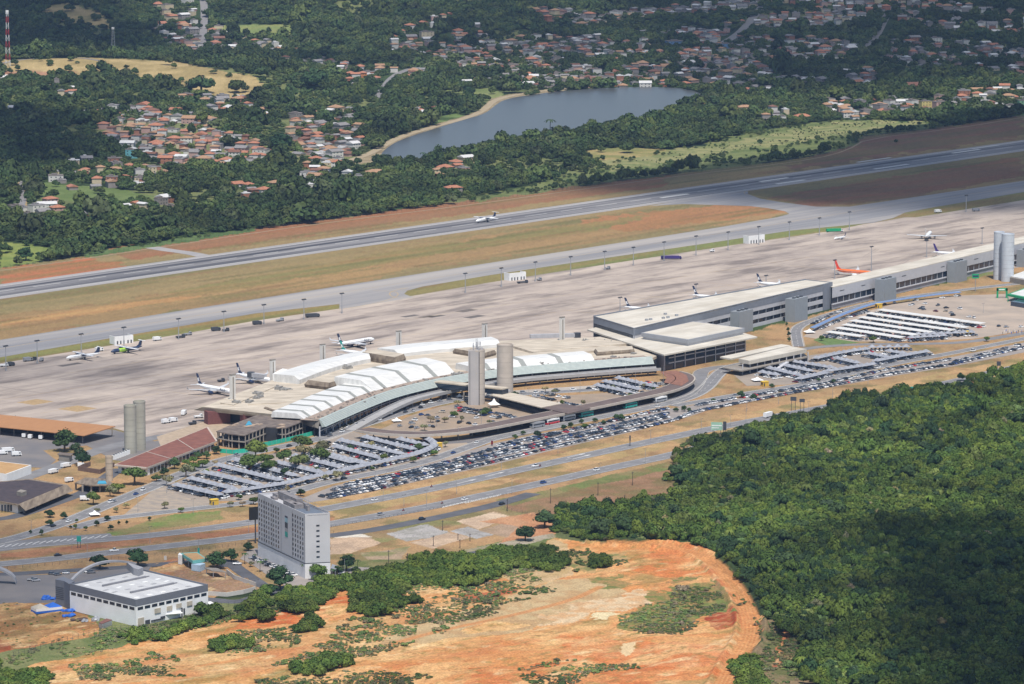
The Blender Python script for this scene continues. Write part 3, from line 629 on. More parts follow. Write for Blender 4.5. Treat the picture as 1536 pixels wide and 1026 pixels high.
# ---------------------------------------------------------------- foliage
def leaf_mat(name, c, k=1.0, var=.5):
    m = bpy.data.materials.new(name); m.use_nodes = True; N = m.node_tree.nodes; L = m.node_tree.links; b = N['Principled BSDF']
    b.inputs['Roughness'].default_value = .75; b.inputs['Specular IOR Level'].default_value = .15
    oi = N.new('ShaderNodeObjectInfo'); ge = N.new('ShaderNodeNewGeometry')
    r = N.new('ShaderNodeValToRGB'); e = r.color_ramp.elements
    e[0].position = 0; e[0].color = (*[v * .62 * k for v in c], 1); e[1].position = 1; e[1].color = (c[0] * 1.25 * k, c[1] * 1.2 * k, c[2] * 1.05 * k, 1)
    for pos, col_ in ((.35, (c[0] * .75, c[1] * .85, c[2] * .9)), (.6, (c[0] * 1.05, c[1] * 1.0, c[2])), (.82, (c[0] * 1.4, c[1] * 1.2, c[2] * 1.0)), (.93, (c[0] * 1.15, c[1] * .95, c[2] * 1.3))):
        q = e.new(pos); q.color = (*[v * k for v in col_], 1)
    L.new(oi.outputs['Random'], r.inputs[0])
    no = N.new('ShaderNodeTexNoise'); no.inputs['Scale'].default_value = .012; no.inputs['Detail'].default_value = 3
    L.new(ge.outputs['Position'], no.inputs['Vector'])
    mr = N.new('ShaderNodeMapRange'); mr.inputs[1].default_value = .35; mr.inputs[2].default_value = .65; mr.inputs[3].default_value = .6; mr.inputs[4].default_value = 1.4
    L.new(no.outputs['Fac'], mr.inputs[0])
    mi = N.new('ShaderNodeMapRange'); mi.inputs[3].default_value = .7; mi.inputs[4].default_value = 1.35; L.new(ge.outputs['Random Per Island'], mi.inputs[0])
    mu = N.new('ShaderNodeMath'); mu.operation = 'MULTIPLY'; L.new(mr.outputs[0], mu.inputs[0]); L.new(mi.outputs[0], mu.inputs[1])
    mx = N.new('ShaderNodeVectorMath'); mx.operation = 'SCALE'; L.new(r.outputs[0], mx.inputs[0]); L.new(mu.outputs[0], mx.inputs['Scale']); L.new(mx.outputs[0], b.inputs['Base Color'])
    return m
leaf_fore = leaf_mat('forest_leaves', (.078, .120, .022)); leaf_far = leaf_mat('woodland_leaves', (.056, .084, .026)); leaf_park = leaf_mat('street_tree_leaves', (.085, .125, .030))
leaf_dry = leaf_mat('dry_bush_leaves', (.17, .16, .08)); leaf_dark = leaf_mat('dark_tree_leaves', (.032, .062, .022)); leaf_scrub = leaf_mat('scrub_leaves', (.115, .165, .05))
bark = mat('bark', (.13, .10, .07), var=.25, scale=2)
def crown_mesh(name, m, R=1.0, Hh=1.0, lobes=6, leaves=260, ls=.17, seed=0, z0=.35, trunk=False, flat=1.0):
    """clumped crown about 2R wide: lobes of many small leaf sprays over dark cores"""
    r = random.Random(seed); mb = MB(); L_ = []
    for i in range(lobes):
        a = 2 * PI * i / lobes + r.uniform(-.5, .5); q = r.uniform(.25, .62) * R if i else 0
        L_.append((q * math.cos(a), q * math.sin(a), z0 + Hh * r.uniform(.28, .62) + (.18 * Hh if i == 0 else 0), r.uniform(.38, .56) * R))
    for (x, y, z, rr) in L_:
        random.seed(seed * 31 + int(x * 100)); mb.ball((x, y, z), rr * .8, rr * .8, rr * .62 * flat, 7, 5, jit=.12)
    for i in range(leaves):
        x, y, z, rr = L_[r.randrange(lobes)]
        th = r.uniform(0, 2 * PI); cz = r.uniform(-.35, 1.0); sr = math.sqrt(1 - cz * cz); k = r.uniform(.82, 1.12)
        n = Vector((sr * math.cos(th), sr * math.sin(th), cz)); c = Vector((x, y, z)) + Vector((n.x * rr * k, n.y * rr * k, n.z * rr * .78 * k * flat))
        n = (n + Vector((r.uniform(-.7, .7), r.uniform(-.7, .7), r.uniform(-.2, .8)))).normalized()
        u = n.orthogonal().normalized(); w = n.cross(u); a = r.uniform(0, 6.3); u, w = u * math.cos(a) + w * math.sin(a), w * math.cos(a) - u * math.sin(a)
        s1 = ls * R * r.uniform(.6, 1.3); s2 = s1 * r.uniform(.5, .9)
        mb.add([c - u * s1, c - w * s2 + n * s2 * .2, c + u * s1 * .9, c + w * s2], [(0, 1, 2, 3)])
    if trunk:
        mb.tube((0, 0, -.3), (0, 0, z0 + Hh * .3), .09 * R, .05 * R, 5, mi=1)
        for i in range(1, min(4, lobes)):
            x, y, z, rr = L_[i]; mb.tube((0, 0, z0 * .7), (x * .8, y * .8, z), .045 * R, .02 * R, 4, mi=1)
    return mb.mesh(name, [m, bark])
def palm_mesh(name, m, hgt_=1.0, n=11):
    mb = MB()
    for i in range(n):
        a = 2 * PI * i / n + random.uniform(-.2, .2); d = Vector((math.cos(a), math.sin(a), 0)); w = Vector((-d.y, d.x, 0)); l = random.uniform(.8, 1.05)
        pts = [Vector((0, 0, 1.0)), d * .35 * l + Vector((0, 0, 1.16)), d * .72 * l + Vector((0, 0, 1.02)), d * 1.0 * l + Vector((0, 0, .72))]
        ws = (.03, .13, .12, .02)
        for j in range(3):
            mb.add([pts[j] - w * ws[j], pts[j + 1] - w * ws[j + 1], pts[j + 1] + Vector((0, 0, .05)), pts[j] + Vector((0, 0, .05))], [(0, 1, 2, 3)])
            mb.add([pts[j] + w * ws[j], pts[j] + Vector((0, 0, .05)), pts[j + 1] + Vector((0, 0, .05)), pts[j + 1] + w * ws[j + 1]], [(0, 1, 2, 3)])
    return mb.mesh(name, [m])
def instanced(name, pts, meshes, seed=0):
    """ONE object of ground cover: points carrying scale, turn and kind, grown into crowns by geometry nodes"""
    n = len(pts); me = bpy.data.meshes.new(name); me.vertices.add(n); a = np.array(pts, np.float32)   # x,y,z,s,sz,rot,idx
    me.vertices.foreach_set('co', a[:, :3].ravel())
    for nm, j in (('sx', 3), ('sz', 4), ('turn', 5)):
        at = me.attributes.new(nm, 'FLOAT', 'POINT'); at.data.foreach_set('value', a[:, j].copy())
    at = me.attributes.new('pick', 'INT', 'POINT'); at.data.foreach_set('value', a[:, 6].astype(np.int32))
    o = bpy.data.objects.new(name, me); col.objects.link(o); o['kind'] = 'stuff'
    c = bpy.data.collections.new(name + '_kinds')
    for i, mm in enumerate(meshes):
        q = bpy.data.objects.new('%s_kind_%02d' % (name, i), mm); c.objects.link(q)
    ng = bpy.data.node_groups.new(name, 'GeometryNodeTree')
    ng.interface.new_socket('Geometry', in_out='INPUT', socket_type='NodeSocketGeometry'); ng.interface.new_socket('Geometry', in_out='OUTPUT', socket_type='NodeSocketGeometry')
    N = ng.nodes; L = ng.links; gi = N.new('NodeGroupInput'); go = N.new('NodeGroupOutput')
    ip = N.new('GeometryNodeInstanceOnPoints'); ci = N.new('GeometryNodeCollectionInfo'); ci.inputs['Collection'].default_value = c
    ci.inputs['Separate Children'].default_value = True; ci.inputs['Reset Children'].default_value = True
    def attr(nm, ty):
        q = N.new('GeometryNodeInputNamedAttribute'); q.data_type = ty; q.inputs['Name'].default_value = nm; return [s for s in q.outputs if s.enabled and s.name == 'Attribute'][0]
    sc = N.new('ShaderNodeCombineXYZ'); L.new(attr('sx', 'FLOAT'), sc.inputs[0]); L.new(sc.inputs[0].links[0].from_socket, sc.inputs[1]); L.new(attr('sz', 'FLOAT'), sc.inputs[2])
    ro = N.new('ShaderNodeCombineXYZ'); L.new(attr('turn', 'FLOAT'), ro.inputs[2])
    L.new(gi.outputs[0], ip.inputs['Points']); L.new(ci.outputs[0], ip.inputs['Instance']); ip.inputs['Pick Instance'].default_value = True
    L.new(attr('pick', 'INT'), ip.inputs['Instance Index']); L.new(ro.outputs[0], ip.inputs['Rotation']); L.new(sc.outputs[0], ip.inputs['Scale']); L.new(ip.outputs[0], go.inputs[0])
    md = o.modifiers.new('grow', 'NODES'); md.node_group = ng
    return o
KF = [crown_mesh('forest_crown', leaf_fore, 1, .9, 5 + i % 3, 330, .15, 11 + i, .1, flat=1.0) for i in range(5)] + [palm_mesh('palm_head', leaf_fore), crown_mesh('dark_crown', leaf_dark, 1, 1.1, 7, 330, .14, 141, .1), crown_mesh('pale_crown', leaf_scrub, 1, .7, 5, 260, .12, 151, .05), crown_mesh('grey_crown', leaf_dry, 1, 1.1, 4, 120, .1, 161, .1)]
KW = [crown_mesh('wood_crown', leaf_far, 1, 1.0, 4 + i % 3, 170, .2, 51 + i, .15) for i in range(5)]
KS = [crown_mesh('scrub_crown', leaf_scrub, 1, .6, 4, 130, .2, 81 + i, 0, flat=.8) for i in range(3)] + [crown_mesh('dry_crown', leaf_dry, 1, .6, 4, 110, .2, 91 + i, 0, flat=.8) for i in range(2)]
# masks (traced regions of the photograph's ground)
FOREST = [(838, 795), (838, 782), (862, 770), (905, 764), (950, 756), (1010, 748), (1012, 700), (1022, 690), (1060, 668), (1107, 652), (1180, 632), (1250, 612), (1284, 606), (1400, 584), (1536, 556), (1640, 530), (1900, 480), (1900, 1150), (1190, 1150),
          (1215, 1026), (1190, 960), (1170, 930), (1150, 920), (1124, 890), (1105, 862), (1080, 842), (1066, 820), (1040, 812), (980, 812), (900, 812), (862, 806)]
THICKET = [[(470, 880), (490, 872), (530, 870), (560, 862), (600, 852), (640, 843), (700, 832), (770, 822), (830, 820), (842, 834), (842, 852), (800, 856), (760, 858), (740, 874), (700, 882), (640, 880), (610, 880), (616, 905), (600, 920), (560, 922), (530, 912), (520, 892), (500, 890), (490, 905), (470, 918), (430, 922), (404, 918), (410, 902), (440, 890)],
           [(800, 862), (830, 846), (842, 850)], [(866, 846), (886, 834), (906, 840), (908, 856), (880, 858)], [(450, 935), (470, 925), (488, 940), (484, 950), (456, 950)], [(456, 1005), (490, 990), (512, 1000), (500, 1012), (462, 1012)],
           [(384, 897), (398, 893), (398, 902), (384, 903)], [(1100, 1015), (1130, 985), (1142, 1010), (1150, 1060), (1100, 1060)]]
HEDGE = [[(190, 962), (198, 950), (212, 952), (208, 968)], [(340, 920), (384, 904), (384, 890), (400, 888), (400, 905), (360, 925)], [(250, 950), (330, 924), (340, 930), (262, 958)], [(230, 955), (260, 945), (262, 958), (236, 962)],
         [(330, 968), (352, 958), (372, 966), (368, 980), (340, 986), (328, 978)], [(-100, 1000), (0, 1000), (60, 1016), (70, 1060), (-100, 1060)], [(360, 930), (384, 925), (392, 932), (370, 942)]]
SCRUB = [[(150, 952), (300, 925), (420, 902), (420, 918), (300, 944), (180, 972), (20, 1000), (0, 985), (90, 972)], [(340, 955), (470, 935), (450, 968), (360, 990), (330, 985)], [(560, 922), (620, 905), (740, 876), (800, 860), (790, 884), (700, 905), (600, 932), (520, 935)],
         [(930, 935), (1010, 890), (1070, 880), (1090, 900), (1060, 928), (1010, 950), (950, 950)], [(785, 1002), (860, 990), (960, 994), (965, 1004), (880, 1018), (790, 1040)], [(400, 1020), (470, 1005), (560, 1008), (640, 1012), (640, 1040), (400, 1040)],
         [(1150, 925), (1190, 945), (1230, 1040), (1110, 1040), (1140, 970)], [(1072, 840), (1110, 866), (1150, 915), (1180, 940), (1140, 935), (1120, 890), (1080, 850)], [(850, 822), (940, 832), (945, 848), (860, 860)],
         [(540, 940), (600, 925), (820, 870), (840, 885), (600, 965), (540, 985), (420, 1000)], [(1020, 668), (1110, 640), (1200, 622), (1220, 622), (1120, 655), (1040, 690)], [(100, 1000), (250, 985), (300, 1000), (280, 1015), (120, 1020)],
         [(600, 868), (700, 850), (830, 838), (840, 846), (700, 885), (610, 890)], [(0, 372), (60, 366), (384, 340), (384, 346), (60, 386), (0, 400)], [(1030, 868), (1120, 905), (1100, 912), (1060, 880)]]
CLEAR = [p[0] for p in PAINT[13:26]] + [LAKE, BANK, LAKE]
CLEAR_FAR = [PAINT[i][0] for i in (13, 14, 15, 16, 17, 18, 19, 20, 21, 22, 26)]
ROADS_FAR = [[(556, 152), (568, 132), (582, 116), (600, 104), (612, 108), (592, 122), (578, 136), (570, 152)], [(297, 78), (300, 40), (290, 0), (312, 0), (314, 40), (309, 78)], [(1070, 68), (1140, 22), (1162, 24), (1096, 66)], [(1292, 74), (1336, 28), (1350, 32), (1310, 74)], [(25, 272), (36, 272), (44, 310), (26, 318)]]
HOUSE_PX = []   # filled by the town module's footprint list (see below)
# house quarters: (polygon, number, palette)   palette: o orange tile, g grey/white, m mixed
QUART = [([(150, 168), (200, 160), (300, 175), (345, 200), (380, 215), (402, 232), (384, 246), (330, 250), (260, 250), (200, 235), (150, 200)], 150, 'o'), ([(140, 235), (230, 250), (270, 262), (200, 282), (90, 285), (76, 262)], 22, 'm'),
         ([(20, 308), (90, 306), (110, 328), (30, 332)], 8, 'o'), ([(100, 312), (250, 300), (262, 318), (120, 330)], 9, 'm'), ([(60, 124), (110, 126), (110, 145), (70, 145)], 5, 'o'), ([(260, 145), (340, 140), (420, 165), (400, 180), (300, 170)], 16, 'm'),
         ([(440, 172), (530, 165), (545, 180), (540, 225), (500, 248), (450, 240), (430, 215)], 80, 'o'), ([(510, 100), (560, 98), (640, 108), (620, 124), (560, 128), (515, 135)], 22, 'o'), ([(588, 62), (660, 50), (720, 56), (750, 70), (720, 92), (640, 88), (590, 78)], 55, 'o'),
         ([(230, 0), (300, 0), (300, 60), (270, 64), (230, 50)], 24, 'm'), ([(312, 12), (420, 20), (440, 34), (330, 36)], 20, 'm'), ([(222, 50), (300, 50), (380, 76), (300, 84), (230, 66)], 14, 'g'), ([(380, 60), (480, 80), (520, 108), (470, 108), (380, 84)], 16, 'g'),
         ([(620, 160), (660, 165), (640, 176), (610, 176)], 6, 'o'), ([(680, 90), (860, 88), (1000, 70), (1000, 132), (850, 132), (760, 132), (680, 118)], 105, 'g'), ([(720, 60), (880, 56), (1000, 66), (900, 84), (760, 84)], 50, 'g'),
         ([(800, 15), (900, 10), (1020, 0), (1100, 0), (1090, 60), (1000, 56), (900, 42), (820, 46)], 95, 'g'), ([(1090, 0), (1300, 0), (1310, 36), (1250, 44), (1150, 48), (1100, 40)], 105, 'g'), ([(1040, 55), (1230, 60), (1310, 66), (1240, 96), (1100, 108), (1010, 96)], 95, 'g'),
         ([(1010, 96), (1100, 108), (1240, 100), (1320, 110), (1300, 130), (1180, 136), (1070, 138), (1020, 130)], 60, 'g'), ([(1310, 0), (1536, 0), (1600, 30), (1600, 60), (1420, 50), (1320, 36)], 80, 'g'), ([(1330, 60), (1440, 62), (1600, 80), (1600, 118), (1480, 118), (1380, 104), (1330, 90)], 70, 'g'),
         ([(1300, 150), (1400, 146), (1460, 152), (1440, 168), (1340, 172), (1270, 172)], 24, 'o'), ([(1430, 136), (1536, 132), (1600, 128), (1600, 160), (1470, 166), (1440, 156)], 34, 'o'), ([(1240, 150), (1310, 150), (1300, 180), (1230, 178)], 12, 'g'),
         ([(640, 250), (700, 242), (700, 266), (650, 272)], 6, 'o'), ([(430, 250), (520, 245), (580, 255), (560, 275), (440, 275)], 9, 'o'), ([(1050, 150), (1120, 156), (1200, 172), (1180, 190), (1060, 168)], 7, 'o'), ([(340, 270), (480, 275), (480, 300), (350, 305)], 7, 'o')]
FIXED_H = [(98, 340, 9, 'o', 0), (350, 246, 26, 'o', 0), (280, 150, 20, 'y', 0), (308, 152, 18, 'y', 0), (133, 172, 26, 'w', 1), (1063, 160, 14, 'yo', 0), (1117, 164, 22, 'y', 0), (1203, 178, 26, 'c', 2), (1353, 155, 22, 'w', 1), (1388, 163, 17, 'Y', 2), (1412, 164, 24, 'p', 2), (1440, 167, 14, 'o', 0),
           (1370, 131, 36, 'R', 0), (1148, 136, 16, 'w', 1), (680, 290, 24, 'o', 2), (640, 63, 20, 'B', 2), (197, 237, 18, 'T', 2), (70, 310, 28, 'w', 1), (24, 168, 22, 'w', 2), (526, 116, 9, 'N', 1), (544, 116, 9, 'N', 1), (564, 262, 30, 'r', 0), (660, 258, 20, 'y', 0), (1090, 72, 22, 'b', 1), (1014, 68, 30, 'b', 1), (1465, 137, 18, 'o', 0), (1540, 158, 26, 'G', 1),
           (700, 128, 14, 'w', 2), (790, 128, 20, 'w', 0), (1105, 15, 12, 'g', 2), (1192, 25, 10, 'w', 2)]
rs = random.Random(21)
def rand_in(poly):
    xs = [p[0] for p in poly]; ys = [p[1] for p in poly]
    while True:
        a, b = rs.uniform(min(xs), max(xs)), rs.uniform(min(ys), max(ys))
        if inpoly(np.array([a]), np.array([b]), poly)[0]: return a, b
HOUSES = []
def try_house(px, py, size, pal, st, q, force=False):
    p = G(px, py)
    for h in HOUSES:
        if (abs(h[0] - p.x) < (size + h[2]) * .49 and abs(h[1] - p.y) < (size + h[2]) * .54) and not force: return False
    HOUSES.append((p.x, p.y, size, pal, st, px, py, q)); return True
for (px, py, wpx, pal, st) in FIXED_H:
    p = G(px, py); s_ = F / (p - cam.location).length; try_house(px, py, wpx / s_, pal, st, -1, True)
for qi, (poly, n, pal) in enumerate(QUART):
    k = 0
    for _ in range(n * 12):
        if k >= n * (1.45 if pal != 'o' else 1.1): break
        a, b = rand_in(poly)
        if pal == 'g':
            p_ = P(a, b)
            if fbm(p_.x, p_.y, 120, 501, 3) > .53: continue
        if any(inpoly(np.array([a]), np.array([b]), r)[0] for r in ROADS_FAR): continue
        if try_house(a, b, rs.choice((8, 9, 9.5, 11, 12, 14)), pal, 0 if pal == 'o' and rs.random() < .8 else rs.choice((0, 1, 1, 2)), qi): k += 1
print('houses', len(HOUSES))
HX = np.array([[h[0], h[1], h[2]] for h in HOUSES])
def scatter(polys, spacing, bx, jitter=.45, keep=None, excl=(), seed=1, warp=0):
    """jittered grid over a world box, kept where it projects into the traced regions"""
    r = np.random.default_rng(seed); x0, x1, y0, y1 = bx
    xs = np.arange(x0, x1, spacing); ys = np.arange(y0, y1, spacing); X, Y = np.meshgrid(xs, ys); X = X.ravel(); Y = Y.ravel()
    X = X + r.uniform(-jitter, jitter, X.size) * spacing; Y = Y + r.uniform(-jitter, jitter, X.size) * spacing
    Z = hgt(X, Y); d = Y * cT - (Z - H) * sT; px = 768 + F * X / d; py = 513 - F * (Y * sT + (Z - H) * cT) / d
    m = np.zeros(X.shape, bool); sc_ = F / d * warp; wx = px + (fbm(X, Y, 22, 301, 3) - .5) * sc_; wy = py + (fbm(X, Y, 22, 307, 3) - .5) * sc_ * .3
    for p in polys: m |= inpoly(wx, wy, p)
    for p in excl: m &= ~inpoly(px, py, p)
    if keep is not None: m &= keep(X, Y, px, py, r)
    return X[m], Y[m], Z[m], r
def to_pts(X, Y, Z, r, R, hs, kinds, sink=0.0, kp=None):
    n = len(X); s = R * np.exp(r.normal(0, .22, n)); out = np.zeros((n, 7)); out[:, 0] = X; out[:, 1] = Y; out[:, 2] = Z - sink
    out[:, 3] = s; out[:, 4] = s * hs * np.exp(r.normal(0, .15, n)); out[:, 5] = r.uniform(0, 6.28, n); out[:, 6] = r.choice(kinds, n, p=kp); return out
allp = []
X, Y, Z, r = scatter([FOREST], 3.9, (-60, 480, 1850, 3150), seed=3, warp=26)
a = to_pts(X, Y, Z, r, 2.7, 1.15, 6, kp=[.198, .198, .198, .198, .198, .01])
u_ = fbm(X, Y, 45, 9, 3); a[:, 4] *= .75 + 1.0 * u_; a[:, 3] *= .55 + 1.0 * fbm(X, Y, 38, 19, 3); a[:, 2] += 5.5 * fbm(X, Y, 60, 29, 3) - 2.2; pm = a[:, 6] == 5; a[pm, 2] += .5; a[pm, 3] *= .95; a[pm, 4] = 6.5
pn = fbm(X, Y, 55, 211, 3); rv = r.random(len(a)); a[(rv < .05) | ((pn > .56) & (rv < .3)), 6] = 6; pq = (rv > .965) | ((pn < .42) & (rv > .55)); a[pq, 6] = 7; a[pq, 4] *= .7; a[(rv > .42) & (rv < .428), 6] = 8
allp.append(a)
X2, Y2, Z2, r = scatter([FOREST], 17, (-60, 480, 1850, 3150), seed=4, warp=10); b_ = to_pts(X2, Y2, Z2, r, 4.4, 1.15, 5); b_[:, 2] += 1.3; b_[r.random(len(b_)) < .35, 6] = 6; allp.append(b_)
X, Y, Z, r = scatter(THICKET + HEDGE, 3.4, (-300, 200, 1850, 2400), seed=5, warp=22); allp.append(to_pts(X, Y, Z, r, 2.9, 1.05, 5))
F1 = np.concatenate(allp); print('forest crowns', len(F1))
tag(instanced('woodland', F1, KF), 'dense green woodland filling the right foreground around the orange earth', None, None, 'stuff')
X, Y, Z, r = scatter(SCRUB, 1.9, (-420, 480, 1850, 2700), keep=lambda X, Y, px, py, r: (fbm(X, Y, 14, 5, 4) + .25 * r.random(X.size) > .56), seed=6, warp=20)
s1 = to_pts(X, Y, Z, r, .95, .8, 5); s1[:, 3:5] *= np.exp(r.normal(0, .3, len(s1)))[:, None]
X, Y, Z, r = scatter([PAINT[47][0]], 5, (-420, 480, 1850, 2700), keep=lambda X, Y, px, py, r: (fbm(X, Y, 25, 8, 3) > .5) & (r.random(X.size) < .45), excl=FOREST and [FOREST], seed=8)
s2 = to_pts(X, Y, Z, r, .75, .8, 5)
X, Y, Z, r = scatter([AIR_FAR + [(1750, 150), (1750, 120), (1300, 192), (1200, 222), (1000, 250), (700, 294), (400, 334), (0, 390), (-200, 420)][0:0] + [(1750, 120), (-200, 410)]], 7, (-900, 900, 3200, 5200), keep=lambda X, Y, px, py, r: r.random(X.size) < .0, seed=9)
tag(instanced('scrub', np.concatenate([s1, s2]), KS), 'low green and dry scrub scattered over the orange earth', None, None, 'stuff')
# far woodland between houses, fields and the lake
far_poly = AIR_FAR[:] + [(1900, 120), (1900, -60), (-400, -60), (-400, 440)]
def keep_far(X, Y, px, py, r):
    dn = np.where(fbm(X, Y, 150, 88, 4) > .585, .3, .93)
    for i in (23, 24, 25): 
        m = inpoly(px, py, PAINT[i][0]); dn[m] = np.where(fbm(X[m], Y[m], 26, 61, 3) > .53, .85, .1)
    for q in QUART: m = inpoly(px, py, q[0]); dn[m] = np.where((fbm(X[m], Y[m], 120, 501, 3) > .53) & (q[2] == 'g'), .92, .4)
    for p in CLEAR_FAR: m = inpoly(px, py, p); dn[m] = .04
    k = r.random(X.size) < dn; idx = np.nonzero(k)[0]
    for s in range(0, len(idx), 4000):
        ii = idx[s:s + 4000]; dx = np.abs(X[ii, None] - HX[None, :, 0]); dy = Y[ii, None] - HX[None, :, 1]; hs = HX[None, :, 2]
        bad = ((dx < hs * .6 + 1.2) & (dy < hs * .7) & (dy > -hs * .5 - 15)).any(1); k[ii[bad]] = False
    return k
def in_frame(px, py): return (px > -260) & (px < 1800)
X, Y, Z, r = scatter([far_poly], 7.4, (-1100, 1150, 3380, 7400), keep=lambda X, Y, px, py, r: in_frame(px, py) & keep_far(X, Y, px, py, r), excl=[LAKE] + ROADS_FAR + [BANK], seed=11)
fw = to_pts(X, Y, Z, r, 4.4, 1.15, 5); bigm = r.random(len(fw)) < .07; fw[bigm, 3:5] *= 1.7; fw[:, 3] *= .8 + .55 * fbm(X, Y, 60, 71, 3); fw[:, 4] *= .7 + .75 * fbm(X, Y, 40, 73, 3)
d_ = Y * cT - (Z - H) * sT; px_ = 768 + F * X / d_; py_ = 513 - F * (Y * sT + (Z - H) * cT) / d_
for i in (23, 24, 25): m = inpoly(px_, py_, PAINT[i][0]); fw[m, 3:5] *= .42
for q in QUART: m = inpoly(px_, py_, q[0]); fw[m, 3:5] *= .85
tag(instanced('far_woodland', fw, KW), 'far green woodland beyond the runway, around the lake and the town', None, None, 'stuff')
# ---------------------------------------------------------------- aircraft
white = mat('white_paint', (.78, .78, .77), rough=.35, var=.04, spec=.5); navy = mat('navy_paint', (.018, .035, .085), rough=.35, var=.1, spec=.5); greym = mat('grey_metal', (.34, .35, .37), rough=.45, var=.1, metal=.3)
dkgrey = mat('dark_grey_paint', (.06, .065, .075), rough=.5, var=.15); black = mat('black_rubber', (.02, .02, .02), rough=.8); orange = mat('orange_paint', (.75, .16, .03), rough=.4, var=.06, spec=.5)
indigo = mat('indigo_paint', (.05, .03, .16), rough=.4, spec=.5); redp = mat('red_paint', (.5, .04, .05), rough=.4); bluep = mat('blue_paint', (.03, .13, .5), rough=.45); lime = mat('lime_paint', (.35, .6, .05), rough=.4)
yellow = mat('yellow_paint', (.75, .5, .05), rough=.45); teal = mat('teal_paint', (.03, .32, .27), rough=.5); green = mat('green_paint', (.02, .3, .13), rough=.45); gl = glass('dark_glass'); gl2 = glass('blue_glass', (.04, .06, .09))
silver = mat('silver_paint', (.42, .43, .45), rough=.35, metal=.4, var=.05); beigep = mat('beige_paint', (.45, .4, .32), rough=.6)
def loft_rings(mb, rings, n, mi=0):
    mb.loft(rings, mi, closed=True); o = len(mb.v); 
    for rg, rev in ((rings[0], True), (rings[-1], False)):
        mb.add(rg, [tuple(range(n))[::-1] if rev else tuple(range(n))], mi)
def jet(name, L_, loc, ang, label, fin=navy, body=white, low=None, eng=navy, txt=None, group=None, mark=True, txtm=None):
    """twin-engined jet airliner, nose on +x, origin on the ground at mid length"""
    k = L_ / 38.6
    t = empty(name, loc, ang, label, 'airliner', group)
    n = 14; zc = 3.3 * k; R = 1.75 * k; xs = [-19.3, -17.5, -14.5, -11, -7, 0, 9, 14, 16.5, 18, 18.9, 19.3]; rr = [.12, .35, .62, .86, 1, 1, 1, 1, .9, .68, .4, .1]; zo = [.95, .8, .5, .22, 0, 0, 0, 0, -.1, -.25, -.38, -.45]
    mb = MB(); rings = []
    for x, r, z in zip(xs, rr, zo):
        rings.append([(x * k, R * r * math.cos(2 * PI * i / n), zc + z * k + R * r * math.sin(2 * PI * i / n)) for i in range(n)])
    loft_rings(mb, rings, n)
    if low is not None:
        for fi, f in enumerate(mb.f):
            if sum(mb.v[i][2] for i in f) / len(f) < zc - .35 * R and max(mb.v[i][0] for i in f) < 16.6 * k: mb.m[fi] = 1
    mb.obj('fuselage', [body, low or body], t, smooth=True)
    for s in (1, -1):
        w = MB(); pts = [(3.2, 1.2, 2.3), (-3.2, 1.2, 2.3), (-5.4, 7.5, 3.0), (-8.2, 17, 3.9), (-6.6, 17, 3.9), (-1.2, 7.5, 3.0)]
        top = [(x * k, s * y * k, (z + .22) * k) for x, y, z in pts]; bt = [(x * k, s * y * k, (z - .12) * k) for x, y, z in pts]
        w.add(top + bt, [(0, 1, 2, 5), (5, 2, 3, 4), (11, 8, 7, 6), (10, 9, 8, 11), (0, 5, 11, 6), (5, 4, 10, 11), (1, 7, 8, 2), (2, 8, 9, 3), (4, 3, 9, 10)])
        w.add([(-6.6 * k, s * 17 * k, 3.9 * k), (-8.2 * k, s * 17 * k, 3.9 * k), (-8.7 * k, s * 17.5 * k, 5.6 * k), (-8.0 * k, s * 17.5 * k, 5.6 * k), (-6.6 * k, s * 17.1 * k, 3.9 * k), (-8.2 * k, s * 17.1 * k, 3.9 * k)], [(0, 1, 2, 3), (3, 2, 5, 4)])
        w.obj('wing', mat('wing_grey', (.55, .56, .57), rough=.4, var=.06), t)
        e = MB(); n2 = 10; rg = []
        for x, r in ((-2.2, .55), (-.8, .95), (1.2, 1.05), (2.0, .92)): rg.append([((x + 1.4) * k, s * 5.6 * k + r * k * math.cos(2 * PI * i / n2), 1.75 * k + r * k * math.sin(2 * PI * i / n2)) for i in range(n2)])
        loft_rings(e, rg, n2); e.box(-1.5 * k, 1.5 * k, (s * 5.6 - .15) * k, (s * 5.6 + .15) * k, 2.4 * k, 3.0 * k); e.obj('engine', eng, t, smooth=False)
        h = MB(); pts = [(-14.6, .6), (-17.6, .6), (-19.3, 6), (-18.0, 6)]; h.add([(x * k, s * y * k, (4.3 + .05 * y) * k) for x, y in pts] + [(x * k, s * y * k, (4.1 + .05 * y) * k) for x, y in pts], [(0, 1, 2, 3), (7, 6, 5, 4), (0, 3, 7, 4), (3, 2, 6, 7), (2, 1, 5, 6)])
        h.obj('tailplane', mat('wing_grey', (.55, .56, .57)), t)
    f = MB(); pts = [(-13.2, 4.7), (-17.2, 4.6), (-19.9, 11.4), (-18.2, 11.4), (-15.6, 6.4)]
    f.add([(x * k, .18 * k, z * k) for x, z in pts] + [(x * k, -.18 * k, z * k) for x, z in pts], [(0, 1, 2, 3, 4), (9, 8, 7, 6, 5), (0, 5, 6, 1), (1, 6, 7, 2), (2, 7, 8, 3), (3, 8, 9, 4), (4, 9, 5, 0)])
    fo = f.obj('tail_fin', fin, t)
    if mark:
        q = MB()
        for s in (1, -1):
            pts = [(-16.2, 6.9), (-17.4, 6.2), (-18.2, 7.4), (-18.4, 8.8), (-17.5, 8.5), (-16.9, 9.2), (-17.0, 7.8)]; q.add([(x * k, s * .21 * k, z * k) for x, z in pts], [tuple(range(7)) if s < 0 else tuple(range(7))[::-1]])
        q.obj('fin_emblem', white, fo)
